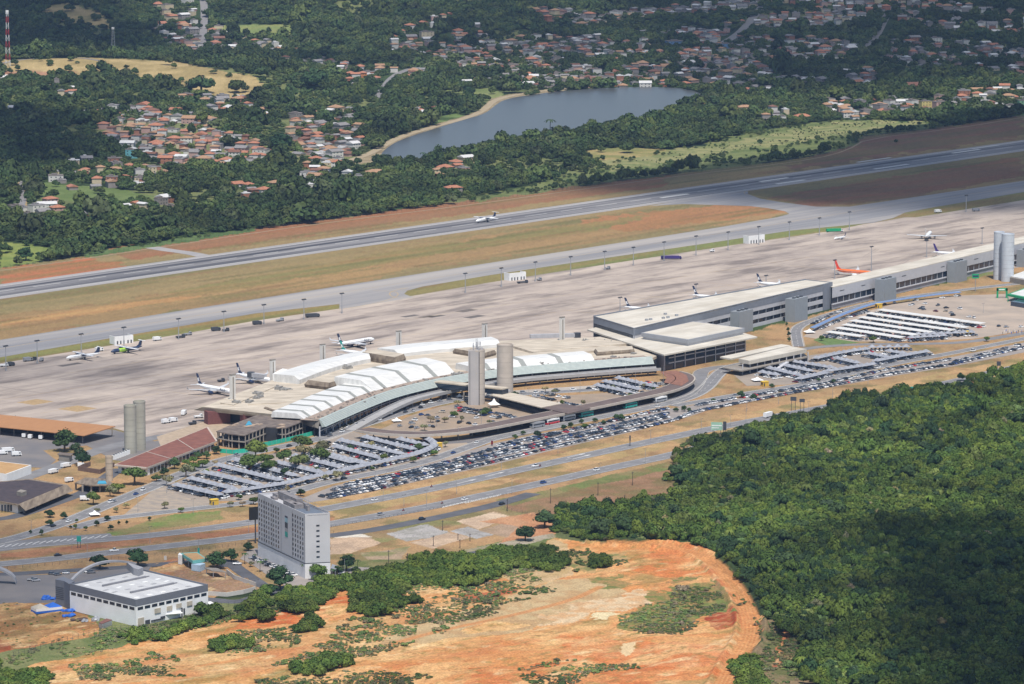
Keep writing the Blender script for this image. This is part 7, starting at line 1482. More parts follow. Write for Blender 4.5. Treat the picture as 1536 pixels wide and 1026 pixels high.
TREES = [(383.5, 690, 28, 'g'), (401, 696, 20, 'm'), (376, 708, 30, 'g'), (403, 710, 23, 'g'), (454, 677, 28, 'g'), (426, 697, 22, 'g'), (448, 706, 29, 'g'), (456, 688, 24, 'y'), (481, 696, 26, 'g'), (484, 680, 24, 'y'), (414, 680, 10, 'm'), (524, 679, 16, 'd'), (575, 693, 14, 'm'), (558, 671, 10, 'y'), (429, 716, 18, 'd'), (476, 711, 12, 'd'), (504, 721, 16, 'y'),
  (488, 721, 10, 'y'), (558, 706, 8, 'm'), (620, 694, 12, 'm'), (651, 684, 12, 'm'), (431, 738, 10, 'y'), (451, 744, 13, 'd'), (358, 750, 11, 'm'), (380, 757, 14, 'm'), (345, 761, 9, 'y'), (364, 760, 9, 'y'), (629, 675, 15, 'd'), (668, 671, 9, 'y'),
  (202, 727, 31, 'g'), (178, 740, 19, 'm'), (235, 722, 16, 'd'), (246, 714, 14, 'd'), (262, 703, 17, 'd'), (280, 699, 13, 'm'), (290, 695, 13, 'm'), (297, 688, 15, 'd'), (310, 688, 13, 'd'), (325, 681, 15, 'd'), (292, 707, 17, 'm'), (304, 702, 17, 'm'), (279, 716, 20, 'y'), (309, 713, 11, 'm'), (250, 729, 16, 'y'), (322, 698, 8, 'y'),
  (97, 677, 34, 'd'), (115, 682, 20, 'd'), (124, 698, 30, 'd'), (165, 745, 17, 'y'), (140, 757, 20, 'g'), (189, 763, 10, 'y'), (175, 769, 9, 'y'), (247, 763, 11, 'y'), (147, 770, 9, 'y'), (75, 776, 17, 'd'), (75, 789, 12, 'd'), (96, 779, 11, 'd'), (145, 789, 9, 'd'), (166, 795, 9, 'd'), (224, 781, 6, 'd'), (161, 781, 11, 'd'), (271, 769, 9, 'm'), (46, 801, 5, 'd'), (62, 803, 7, 'd'), (106, 793, 5, 'd'), (113, 794, 7, 'm'), (128, 796, 6, 'm'), (178, 787, 5, 'd'), (190, 786, 5, 'd'), (115, 784, 5, 'm'),
  (150, 853, 30, 'd'), (207, 849, 38, 'd'), (326, 852, 33, 'd'), (347, 842, 22, 'd'), (373, 826, 17, 'd'), (420, 884, 39, 'd'), (475, 870, 28, 'm'), (407, 892, 22, 'd'), (520, 856, 26, 'd'), (506, 862, 14, 'd'), (534, 860, 14, 'd'), (376, 850, 9, 'y'),
  (817, 791, 33, 'd'), (788, 811, 30, 'd'), (1120, 753, 36, 'd'), (1067, 678, 21, 'd'), (772, 596, 13, 'd'), (682, 626, 13, 'm'), (686, 608, 9, 'y'), (729, 622, 18, 'd'), (646, 634, 11, 'y'), (725, 624, 12, 'm'), (734, 638, 9, 'y'), (637, 646, 11, 'y'), (667, 634, 9, 'y'), (692, 632, 9, 'y'), (818, 588, 9, 'y'), (833, 592, 9, 'y'), (843, 608, 7, 'm'), (876, 610, 7, 'y'), (895, 583, 8, 'y'), (910, 612, 6, 'y'), (920, 586, 7, 'y'), (945, 598, 7, 'm'), (966, 583, 8, 'y'), (980, 588, 6, 'd'),
  (806, 655, 13, 'd'), (845, 645, 10, 'd'), (856, 642, 9, 'd'), (872, 635, 8, 'd'), (876, 643, 10, 'm'), (893, 633, 9, 'd'), (905, 637, 8, 'd'), (924, 629, 10, 'd'), (932, 631, 12, 'd'), (773, 659, 10, 'd'), (785, 652, 8, 'd'), (1014, 618, 9, 'd'), (1026, 617, 9, 'd'), (1034, 618, 8, 'd'), (1112, 597, 11, 'd'), (1130, 600, 11, 'd'), (1158, 582, 9, 'd'), (1070, 603, 8, 'd'), (1232, 511, 9, 'm'), (1310, 514, 12, 'm'), (1228, 572, 8, 'd'), (1250, 575, 7, 'd'), (1480, 512, 9, 'm'), (1180, 489, 5, 'd'), (1182, 497, 5, 'd'), (1183, 505, 6, 'd'), (1184, 512, 6, 'd'),
  (39, 391, 24, 'd'), (73, 387, 13, 'd'), (58, 385, 10, 'd'), (96, 106, 17, 'd'), (124, 108, 16, 'd'), (302, 140, 42, 'd'), (34, 118, 12, 'd'), (52, 112, 10, 'd'), (16, 116, 12, 'd'), (66, 80, 18, 'y'), (302, 186, 20, 'm'), (470, 135, 42, 'd'), (702, 146, 20, 'd'), (1070, 160, 20, 'd'), (850, 205, 20, 'd'), (640, 244, 18, 'd'), (424, 226, 36, 'd'), (1290, 168, 26, 'd'), (1455, 177, 24, 'd'), (1344, 215, 6, 'd'), (1140, 216, 9, 'd')]
TLAND = LAND + [('the left yellow kiosk', 321, 752), ('the yellow kiosk by the roundabout', 657, 667), ('the round tower with antennas', 715, 600), ('the plain round tower', 757, 590), ('the twin grey towers', 200, 680), ('the short chimney', 163, 720), ('the hotel', 440, 840), ('the warehouse', 200, 900), ('the filling station', 290, 838), ('the concrete office', 50, 750), ('the green hoarding', 400, 668), ('the bus bay', 880, 630), ('the blue walkway', 1225, 490), ('the upper car park kiosk', 1147, 575), ('the roundel of bare yard wall', 350, 870), ('the white billboard sign', 1076, 640), ('the bare field by the highway', 850, 760), ('the left fence corner', 40, 390), ('the curved end of the bus canopy', 1030, 572)]
TN = {'g': 'broad bright green tree', 'd': 'dark dense tree', 'y': 'sparse yellowish small tree', 'm': 'rounded mid green tree'}
tl_ = rank_label([(TN[k] if w < 30 else 'large ' + TN[k], a, b) for a, b, w, k in TREES], TLAND, '%s, %s %s, on its %s')
random.seed(19)
def tree(px, py, w, k, lb, grp):
    p = G(px, py); s = F / (p - cam.location).length; R = w / 2 / s * (1.25 if k in 'gy' else 1.1); t = empty('tree', p, random.uniform(0, 6), lb, 'tree', grp); t.scale = (R, R, R * random.uniform(.85, 1.1) * (1 if w > 7 else 1.5))
    for nm, m in (('crown', random.choice(TK[k])), ('trunk', trunk_m)): o = bpy.data.objects.new(nm, m); col.objects.link(o); o.parent = t
for (a, b, w, k), lb in zip(TREES, tl_): tree(a, b, w, k, lb, 'trees standing singly')
PALMS = [(458, 866, 18), (390, 858, 14), (367, 846, 14), (398, 850, 10), (514, 852, 14), (526, 848, 14), (382, 842, 9), (1295, 607, 15), (1287, 608, 12), (1348, 592, 14), (1090, 698, 14), (825, 203, 20), (634, 243, 12), (872, 201, 9), (536, 855, 13), (499, 868, 12)]
pl_ = rank_label([('slender palm', a, b) for a, b, w in PALMS], TLAND, '%s, %s %s, on its %s')
for (a, b, w), lb in zip(PALMS, pl_):
    p = G(a, b); s = F / (p - cam.location).length; R = w / 2 / s; hh = R * 2.2; t = empty('palm_tree', p, 0, lb, 'palm', 'palms standing singly')
    o = bpy.data.objects.new('trunk', palm_t); col.objects.link(o); o.parent = t; o.scale = (R * 1.3, R * 1.3, hh); o = bpy.data.objects.new('crown', palm_c); col.objects.link(o); o.parent = t; o.scale = (R, R, R); o.location = (0, 0, hh - R)
# ================================================================ parking shades
tentm = mat('grey_shade_net', C(180, 183, 190), c2=C(154, 157, 166), scale=.4, rough=.7)
def tents(px0, px1, group, label, width=5.3, pitch=5.2, h=2.5, pl=None):
    l = smooth_line([P(a, b) for a, b in (pl or (px0, px1))], 1); L_ = sum((a - b).length for a, b in zip(l, l[1:])); n = max(2, int(L_ / pitch)); q = resample(l, n + 1); o_ = q[0].copy(); t = empty('parking_canopy', o_, 0, label, 'parking canopy', group)
    A_ = offset_line(q, width / 2); B_ = offset_line(q, -width / 2); mb = MB(); pm = MB()
    for i in range(n):
        c = (A_[i] + A_[i + 1] + B_[i] + B_[i + 1]) / 4 + Vector((0, 0, h + 1.9)); z = Vector((0, 0, h)); w_ = [B_[i] + z, B_[i + 1] + z, A_[i + 1] + z, A_[i] + z]; w_ = [c.lerp(v, .975) if False else v for v in w_]
        mb.add([v - o_ for v in w_] + [c - o_ + Vector((rt.uniform(-.3, .3), rt.uniform(-.3, .3), rt.uniform(-.3, .2)))], [(0, 1, 4), (1, 2, 4), (2, 3, 4), (3, 0, 4)])
    mb.obj('canopy', tentm, t)
    for i in range(0, n + 1, 2):
        for v in (A_[i], B_[i]): m2 = MB(); v = v - o_; m2.box(v.x - .08, v.x + .08, v.y - .08, v.y + .08, 0, h); m2.obj('post', greym, t)
    return q
SR = [((262, 733), (331, 749)), ((284, 723), (352, 740)), ((304, 714), (391, 734)), ((324, 703), (421, 727)), ((350, 695), (444, 720)), ((414, 699), (481, 715)), ((440, 689), (511, 707)), ((462, 682), (530, 700)), ((496, 688), (546, 701)), ((501, 675), (574, 694)), ((509, 666), (604, 687)), ((546, 661), (621, 680)), ((598, 664), (640, 674))]
ROWQ = []
for i, (a, b) in enumerate(SR): ROWQ.append((tents(a, b, 'shade net rows of the lower car park', 'grey shade-net canopy row, %s from the lower left in the shaded car park' % ordn[i]), 'shade-net row %s from lower left' % ordn[i]))
q = tents(None, None, 'shade net rows of the lower car park', 'long grey shade-net row bordering the shaded car park along the road', pl=[(430, 731), (480, 719), (534, 707), (584, 696), (629, 686), (652, 675), (651, 668), (635, 662)]); ROWQ.append((q, 'the curved shade-net border row'))
q = tents(None, None, 'shade net rows of the lower car park', 'grey shade-net row along the bottom edge of the shaded car park', pl=[(336, 745), (380, 739), (430, 731)]); ROWQ.append((q, 'the bottom shade-net row'))
UR = [[(1140, 563), (1167, 568)], [(1152, 557), (1202, 569)], [(1171, 552), (1217, 562)], [(1187, 547), (1249, 557)], [(1252, 542), (1287, 550)], [(1222, 543), (1262, 534), (1302, 528)], [(1300, 535), (1332, 541)], [(1240, 562), (1276, 557), (1312, 551)], [(1312, 547), (1352, 539), (1392, 532)], [(1302, 526), (1365, 525)], [(1197, 574), (1240, 564)], [(1330, 531), (1358, 536)]]
for i, pl in enumerate(UR): ROWQ.append((tents(None, None, 'shade net rows of the upper car park', 'grey shade-net canopy row, %s from the left in the upper car park' % ordn[i], pl=pl), 'the upper shaded car park'))
for i, pl in enumerate([[(905, 577), (960, 590)], [(925, 572), (985, 586)], [(893, 583), (945, 594)], [(1362, 512), (1420, 508)], [(1372, 507), (1462, 503)]]):
    ROWQ.append((tents(None, None, 'shade net rows near the bus station and white canopies', 'grey shade-net row, %s of five from the bus station to the white canopies' % ordn[i], pl=pl, width=4.6), 'the rows by the bus canopy'))
WS = [((1320, 464), (1474, 485)), ((1302, 469), (1450, 491)), ((1291, 475), (1430, 495)), ((1278, 480), (1397, 498)), ((1267, 486), (1375, 502)), ((1256, 491), (1354, 506)), ((1242, 497), (1294, 504))]
for i, (a, b) in enumerate(WS):
    a, b = P(*a, 3), P(*b, 3); a.z = b.z = 0; d_ = (b - a).normalized(); n_ = Vector((-d_.y, d_.x, 0)); t = empty('white_canopy', a, 0, 'long white flat parking canopy, %s from the top of its fan' % ordn[i], 'parking canopy', 'long white flat canopies'); mb = MB(); mb.prism([a - n_ * 3.4, b - n_ * 3.4, b + n_ * 3.4, a + n_ * 3.4], [2.7, 2.7, 3.0, 3.0], [2.9, 2.9, 3.2, 3.2]); part(mb, 'roof', wroof, t)
    for k in range(8): v = a.lerp(b, .03 + k * .134); mb = MB(); mb.box(v.x - .12, v.x + .12, v.y - .12, v.y + .12, 0, 2.8); part(mb, 'post', greym, t)
    ROWQ.append(([a + n_ * -1.0, b + n_ * -1.0], 'under the white flat canopies'))
# ================================================================ cars
paints = [('white', white), ('silver', silver), ('dark grey', dkgrey), ('black', mat('black_paint', (.012, .012, .015), rough=.3, spec=.6)), ('grey', mat('grey_car_paint', (.16, .165, .18), rough=.35, metal=.3)), ('red', redp), ('blue', mat('blue_car_paint', (.03, .07, .22), rough=.35)), ('beige', beigep), ('wine', mat('wine_paint', (.14, .02, .03), rough=.35))]
pw = [30, 26, 13, 16, 13, 2.2, 2.4, 2, 1.4]
def car_meshes(kind, m):
    L_, hb, hr, rx0, rx1 = {0: (3.9, .88, 1.48, -1.75, .85), 1: (4.4, .86, 1.45, -1.35, .95), 2: (4.6, 1.0, 1.75, -2.0, 1.0), 3: (5.1, .98, 1.75, -.6, 1.3)}[kind]; x = L_ / 2
    mb = MB(); sec = [(-x, .35, hb - .12, .8), (-x + .12, .25, hb, .86), (rx1 + .3, .25, hb, .88), (x - .25, .28, hb - .18, .84), (x, .38, hb - .3, .76)]
    rows = [[(a, -w, z0), (a, -w, z1 - .12), (a, -w + .1, z1), (a, w - .1, z1), (a, w, z1 - .12), (a, w, z0)] for a, z0, z1, w in sec]; mb.loft(rows, 0, True); mb.add(rows[0], [tuple(range(6))]); mb.add(rows[-1], [tuple(range(6))[::-1]])
    r0, r1 = rx0 + .35, rx1 - .55; mb.add([(r0, -.6, hr), (r1, -.6, hr), (r1, .6, hr), (r0, .6, hr), (r0, -.6, hr - .04), (r1, -.6, hr - .04), (r1, .6, hr - .04), (r0, .6, hr - .04)], [(0, 1, 2, 3), (0, 4, 5, 1), (1, 5, 6, 2), (2, 6, 7, 3), (3, 7, 4, 0)])
    for wx in (-x * .62, x * .62):
        for s in (-1, 1): mb.tube((wx, s * .62, .31), (wx, s * .87, .31), .31, n=8, mi=1)
    g = MB(); b0, b1 = rx0, rx1; g.add([(b0, -.78, hb - .02), (b1 + .1, -.78, hb - .02), (b1 + .1, .78, hb - .02), (b0, .78, hb - .02), (r0, -.61, hr - .02), (r1, -.61, hr - .02), (r1, .61, hr - .02), (r0, .61, hr - .02)], [(0, 1, 5, 4), (1, 2, 6, 5), (2, 3, 7, 6), (3, 0, 4, 7)])
    return mb, g
CK = {}
def ckind(k, pi):
    if (k, pi) not in CK:
        b_, g = car_meshes(k, None); CK[(k, pi)] = (b_.mesh('body', [paints[pi][1], black]), g.mesh('window', gl), b_, g)
    return CK[(k, pi)]
KN = ['hatchback', 'saloon car', 'estate car', 'pickup']
CARS = []     # x, y, heading, kind, paint, row description, group, photo pixel
rc = random.Random(5)
def put(x, y, a, row, grp, pi=None, k=None, z=.07, pri=0):
    if pi is None: pi = rc.choices(range(9), pw)[0]
    if k is None: k = rc.choices((0, 1, 2, 3), (5, 4, 3, 1))[0]
    px, py = proj(x, y, 0); CARS.append(dict(x=x, y=y, a=a, k=k, p=pi, row=row, g=grp, px=px, py=py, z=z, pri=pri))
def row(pl, name, grp, dens=.93, pitch=2.6, side=0, world=None, pri=0, ang=0.0):
    l = world or [P(a, b) for a, b in pl]; L_ = sum((a - b).length for a, b in zip(l, l[1:])); q = resample(l, max(2, int(L_ / pitch)))
    for i, p in enumerate(q):
        if rc.random() > dens: continue
        a = q[max(0, i - 1)]; b = q[min(len(q) - 1, i + 1)]; h = math.atan2((b - a).y, (b - a).x) + PI / 2 + rc.uniform(-.04, .04) + (PI if rc.random() < .3 else 0) + ang
        put(p.x + rc.uniform(-.15, .15), p.y + rc.uniform(-.3, .3), h, name, grp, pri=pri)
g1 = 'cars of the long roadside car park'
row([(494, 748), (560, 735.5), (640, 717), (740, 693.5), (850, 667), (960, 643), (1012, 631), (1040, 619), (1100, 607), (1190, 590), (1252, 578.5), (1327, 563.5), (1427, 547.5), (1536, 522)], 'in the roadside row nearest the highway', g1)
row([(482, 746), (560, 730), (640, 711), (740, 686.5), (850, 660), (960, 636), (1000, 627)], 'in the second roadside row from the highway', g1, .96)
row([(500, 736), (560, 724.5), (640, 705.5), (740, 682), (850, 655), (960, 631), (1000, 621)], 'in the third roadside row from the highway', g1, .95)
row([(520, 728), (600, 712), (650, 700), (735, 676.5), (850, 648.5), (950, 625), (1000, 614)], 'in the fourth roadside row from the highway', g1, .9)
row([(745, 670), (800, 657), (870, 643)], 'in the short back roadside row', g1, .6)
row([(1045, 609), (1130, 594), (1200, 583), (1252, 573), (1327, 556), (1427, 540)], 'in the upper right-hand roadside row', g1, .93)
row([(1425, 545), (1536, 517)], 'in the far right roadside row', g1, .4)
for q, nm in ROWQ:
    for sd in (-2.5, 2.3) if nm != 'the curved shade-net border row' else (-2.0,): row(None, 'parked at ' + nm if 'under' not in nm else 'parked ' + nm, 'cars under canopies', .88, 2.6, world=offset_line(q, sd))
row([(380, 838), (400, 846.5), (420, 855), (440, 864)], 'at the foot of the hotel wall', 'cars at the hotel', 1, 2.9, pri=5)
row([(500, 857), (512, 861)], 'beside the hotel porch', 'cars at the hotel', 1, 2.9, pri=5)
for i, (a, b) in enumerate(((48, 871), (54, 872), (78, 862), (87, 863), (99, 861), (130, 859), (137, 860), (404, 866), (356, 847))): p = P(a, b); put(p.x, p.y, rc.uniform(-.4, .6), 'on the warehouse or hotel yard', 'cars at the warehouse', pri=5)
for pl, d_ in (([(686, 612), (736, 620)], .95), ([(690, 617), (748, 628)], .95), ([(745, 621), (790, 632)], .9), ([(800, 589), (852, 598)], .8), ([(802, 595), (830, 601)], .8), ([(842, 605), (876, 611)], .7), ([(600, 640), (625, 643)], .9), ([(655, 628), (675, 631)], .6), ([(975, 577), (1004, 579)], .5)):
    row(pl, 'in the ringed central car park', 'cars of the central car park', d_)
for a, b in ((641, 624), (654, 628), (657, 633), (663, 619), (678, 626), (689, 635), (703, 636), (712, 638), (618, 636), (622, 631), (644, 640), (649, 641), (632, 623), (620, 617), (740, 634), (715, 628), (972, 575), (1000, 575)): p = P(a, b); put(p.x, p.y, rc.uniform(0, 3), 'standing loose in the central car park', 'cars of the central car park', pri=1)
for k in range(30):
    t = k / 29; i = int(len(RD) * (.60 + .33 * t)); p = offset_line(RD, rc.choice((3.2, 3.2, -1.5)))[i]; b = RD[min(len(RD) - 1, i + 1)] - RD[i]; put(p.x, p.y, math.atan2(b.y, b.x), 'on the terminal pick-up road', 'cars on the pick-up road', pri=1)
for X, Y in ((855, 555), (870, 550), (915, 575), (940, 545), (1005, 590), (1020, 555), (1070, 570), (1100, 600), (1150, 575), (1205, 625), (1235, 630), (1385, 680), (1430, 685), (1130, 500), (1045, 510), (1470, 540), (760, 540), (885, 525), (1110, 615), (1065, 590), (925, 570), (1520, 685), (1145, 498), (700, 550), (935, 580)):
    p = P(1152 + X / 4, 320 + Y / 4); put(p.x, p.y, rc.uniform(0, 3), 'loose on the sandy car park', 'cars of the sandy car park', pri=1)
row([(1230, 494), (1262, 480), (1300, 468)], 'beside the blue-roofed walkway', 'cars of the sandy car park', .9); row([(1218, 487), (1240, 476), (1262, 467)], 'above the blue-roofed walkway', 'cars of the sandy car park', .6); row([(1240, 507), (1300, 510)], 'below the white flat canopies', 'cars of the sandy car park', .8)
def on_road(px, py, l, pi, k, row_, rev=False):
    p = P(px, py); i = min(range(len(l) - 1), key=lambda j: (l[j] - p).length); d_ = l[i + 1] - l[i]; put(p.x, p.y, math.atan2(d_.y, d_.x) + (PI if rev else 0), row_, 'vehicles on the roads', pi, k, .08, 9)
for a in ((87, 834, RB, 3, 1, 'driving on the shaded left end of the highway'), (171, 827, RB, 0, 3, 'driving on the highway behind the warehouse'), (562, 751, RA, 0, 1, 'driving on the far highway carriageway right of the hotel'), (571, 773, RB, 1, 2, 'driving on the near highway carriageway right of the hotel'), (633, 780, RC, 3, 2, 'driving on the service road right of the hotel'),
          (697, 750, RB, 0, 1, 'on the near highway carriageway beside the hatched slip road'), (803, 700, RA, 0, 3, 'driving on the far highway carriageway amid the long grass strip'), (815, 725, RB, 6, 2, 'driving on the near highway carriageway beside the bare field'), (895, 706, RB, 0, 2, 'driving on the near highway carriageway above the bare field'), (753, 757, RC, 3, 2, 'standing where the dirt track meets the slip road'),
          (103, 783, RD, 0, 1, 'on the terminal road near the small white tent'), (166, 754, RD, 0, 2, 'on the terminal road, leading of two below the chimney'), (171, 753, RD, 1, 1, 'on the terminal road, second of two below the chimney'), (204, 742, RD, 6, 1, 'on the terminal road below the brown roof'), (215, 736, RD, 0, 2, 'on the terminal road, just past the blue one'), (80, 790, RD, 3, 1, 'on the terminal road near its left end'), (355, 684, RD, 1, 2, 'on the terminal road before the green hoarding'),
          (434, 670, RD, 3, 1, 'on the terminal road at the right end of the hoarding'), (493, 665, RD, 3, 1, 'on the terminal road by the louvred corner'), (680, 680, RE, 6, 1, 'on the car park road beside the yellow kiosk'), (516, 719, RE, 3, 2, 'on the car park road below the shaded car park'), (715, 665, RE, 0, 0, 'on the car park road before the bus canopy'), (987, 611, RE, 0, 0, 'on the car park road near the ramp'), (1103, 594, RF, 1, 1, 'on the road above the right-hand parking row'), (1460, 527, RF, 0, 2, 'on the road at the far right')): on_road(*a)
S_ = [c for c in CARS if -5 < c['px'] < 1541]
S_.sort(key=lambda c: (-(c['pri']), c['x'] * 0 + c['y'])); solo = S_[:296]; ids = {id(c) for c in solo}; mass = [c for c in CARS if id(c) not in ids]
print('cars', len(CARS), len(solo))
byrow = {}
for c in solo: byrow.setdefault((c['row'], c['p'], c['k']), []).append(c)
for (r_, p_, k_), l in byrow.items():
    l.sort(key=lambda c: c['px'])
    for i, c in enumerate(l):
        c['lab'] = '%s %s %s' % (paints[p_][0], KN[k_], r_) + ('' if len(l) == 1 else ', %s such from left' % ordn[i] if i < 25 else ', number %d such from left' % (i + 1))
for c in solo:
    m1, m2, _, _ = ckind(c['k'], c['p']); t = empty('car', (c['x'], c['y'], c['z']), c['a'], c['lab'], 'car', c['g'])
    for nm, m in (('body', m1), ('window', m2)): o = bpy.data.objects.new(nm, m); col.objects.link(o); o.parent = t
cm2 = MB(); pm_ = [p[1] for p in paints] + [gl, black]
for c in mass:
    _, _, b_, g = ckind(c['k'], c['p']); ca, sa = math.cos(c['a']), math.sin(c['a'])
    for mm, isg in ((b_, 0), (g, 1)):
        o = len(cm2.v); cm2.v += [(c['x'] + v[0] * ca - v[1] * sa, c['y'] + v[0] * sa + v[1] * ca, c['z'] + v[2]) for v in mm.v]; cm2.f += [tuple(o + i for i in f) for f in mm.f]; cm2.m += [9 if isg else (c['p'] if i == 0 else 10) for i in mm.m]
cm2.obj('parked_cars', pm_, kind='stuff', label='mass of hundreds of small parked cars filling the far rows of the car parks')
# buses, trucks, motorcycles
def bus(px, py, ang, m1, m2, label, L_=12):
    p = P(px, py); p.z = .06; t = empty('bus', p, ang, label, 'bus', 'buses at the bus station'); mb = MB(); mb.box(-L_ / 2, L_ / 2, -1.25, 1.25, .4, 1.5, 1); mb.box(-L_ / 2 + .1, L_ / 2 - .1, -1.22, 1.22, 2.6, 3.4, 0); mb.box(-L_ / 2 + .05, L_ / 2 - .15, -1.2, 1.2, 1.5, 2.6, 0); mb.box(-L_ * .3, L_ * .2, -.9, .9, 3.4, 3.65, 0); mb.obj('body', [m1, m2], t)
    for s in (-1, 1): mb = MB(); mb.add([(-L_ / 2 + .4, s * 1.22, 1.6), (L_ / 2 - .9, s * 1.22, 1.6), (L_ / 2 - .9, s * 1.22, 2.5), (-L_ / 2 + .4, s * 1.22, 2.5)], [(0, 1, 2, 3)]); mb.obj('side_window', gl, t)
    mb = MB(); mb.add([(L_ / 2 + .01, -1.1, 1.4), (L_ / 2 + .01, 1.1, 1.4), (L_ / 2 - .08, 1.1, 3.0), (L_ / 2 - .08, -1.1, 3.0)], [(0, 1, 2, 3)]); mb.obj('windscreen', gl, t)
    for x in (-L_ * .3, L_ * .33):
        for s in (-1, 1): mb = MB(); mb.tube((x, s * .9, .5), (x, s * 1.28, .5), .5, n=10); mb.obj('wheel', black, t)
ab = math.atan2((P(944, 611) - P(806, 638)).y, (P(944, 611) - P(806, 638)).x)
for px, py, m1, m2, lb in ((806, 641, silver, greym, 'silver coach at the left end of the bus bay'), (828, 636, white, redp, 'white and red coach, second from the left at the bus bay'), (852, 630.5, white, greym, 'white coach at the junction of the brown bus canopies'), (879, 625, teal, teal, 'teal bus in the middle of the bus bay'), (945, 611.5, teal, teal, 'teal bus further right along the bus canopy'), (990, 603, white, greym, 'white coach at the right end near the canopy bend')): bus(px, py, ab + PI, m1, m2, lb)
truck('tanker_truck', 1153, 626, 1.0, 'white tanker truck driving right on the highway past the big sign', 'truck', white, dkgrey, 10, 3.4)
for px, py, a, lb, L_ in ((80, 710, 1.0, 'white box truck on the service road near the white shed', 7), (99, 701, .9, 'white flatbed truck by the gatehouse', 7), (127, 751, .2, 'white van below the concrete pavilion', 5.5), (104, 723, .9, 'white pickup truck in front of the dark roof', 5.5), (38, 656, 1.3, 'white truck under the orange shelter', 6), (46, 658, 1.4, 'white van under the orange shelter, right of the truck', 5), (62, 659, 1.4, 'white jeep under the orange shelter', 4.6), (12, 678, .4, 'white stair truck parked at the left edge', 8), (3, 682, .4, 'white belt loader parked at the left edge', 7), (25, 684, .3, 'grey loader on the left yard', 6), (122, 701, .2, 'white container next to the dark trees', 4.5), (1262, 0, 0, '', 0)):
    if L_: truck('truck', px, py, a, lb, 'truck', white, white, L_, 2.7)
def person(loc, rz, label, vs, coat, group=None):
    me = bpy.data.meshes.new('person'); me.from_pydata(vs, [(0, 1), (1, 2), (2, 3), (3, 4), (2, 5), (5, 6), (6, 7), (2, 8), (8, 9), (9, 10), (0, 11), (11, 12), (0, 13), (13, 14)], []); o = bpy.data.objects.new('person', me); col.objects.link(o); o.location = loc; o.rotation_euler = (0, 0, rz)
    o.modifiers.new('skin', 'SKIN')
    for v, r_ in zip(me.skin_vertices[0].data, [.16, .15, .16, .06, .11, .07, .05, .04, .07, .05, .04, .09, .06, .09, .06]): v.radius = (r_, r_)
    me.skin_vertices[0].data[0].use_root = True; me.materials.append(coat); return tag(o, label, 'person', group)
STAND = [(0, 0, .92), (0, 0, 1.2), (0, 0, 1.42), (0, 0, 1.54), (.02, 0, 1.68), (0, .2, 1.4), (.05, .25, 1.12), (.15, .24, .88), (0, -.2, 1.4), (.02, -.26, 1.12), (.1, -.26, .86), (.05, .1, .5), (0, .12, .05), (-.04, -.1, .5), (-.08, -.12, .05)]
for i in range(12): p = P(1504 + i * 2.6, 501 - (i * 7 % 5) * .9); p.z = .06; person(p, i * .9, 'standing person in %s clothes, %s from the left in the group on the sandy lot' % (('dark', 'pale', 'blue')[i % 3], ordn[i]), STAND, (mat('dark_jacket', (.04, .045, .06)), white, bluep)[i % 3], 'people on the sandy lot')
def moto(px, py, l, label):
    p = P(px, py); i = min(range(len(l) - 1), key=lambda j: (l[j] - p).length); d_ = l[i + 1] - l[i]; p.z = .08; t = empty('motorcycle', p, math.atan2(d_.y, d_.x), label, 'motorcycle')
    for x in (-.65, .65): mb = MB(); mb.tube((x, -.06, .32), (x, .06, .32), .32, n=10); mb.obj('wheel', black, t)
    mb = MB(); mb.add([(-.7, -.12, .75), (.45, -.14, .8), (.45, .14, .8), (-.7, .12, .75), (-.4, -.12, .4), (.4, -.12, .4), (.4, .12, .4), (-.4, .12, .4)], [(0, 1, 2, 3), (4, 7, 6, 5), (0, 4, 5, 1), (3, 2, 6, 7), (1, 5, 6, 2), (0, 3, 7, 4)]); mb.tube((.4, 0, .75), (.6, 0, 1.05), .05); mb.tube((.55, -.35, 1.08), (.55, .35, 1.08), .03); mb.obj('frame', redp, t)
    # rider: one skinned body
    vs = [(-.15, 0, .85), (-.05, 0, 1.15), (.02, 0, 1.4), (.06, 0, 1.52), (.08, 0, 1.68), (.1, .2, 1.38), (.3, .27, 1.15), (.52, .3, 1.1), (.1, -.2, 1.38), (.3, -.27, 1.15), (.52, -.3, 1.1), (.25, .2, .8), (.1, .2, .4), (.25, -.2, .8), (.1, -.2, .4)]
    person(p, t.rotation_euler[2], 'person in dark clothes riding the ' + label.replace('small ', ''), vs, mat('dark_jacket', (.04, .045, .06)))
moto(605, 767, RB, 'small motorcycle on the near carriageway right of the hotel'); moto(663, 756, RB, 'small motorcycle left of the white car at the slip road'); moto(647, 731, RA, 'small motorcycle on the far carriageway'); moto(810, 700, RA, 'small motorcycle just right of the white pickup')
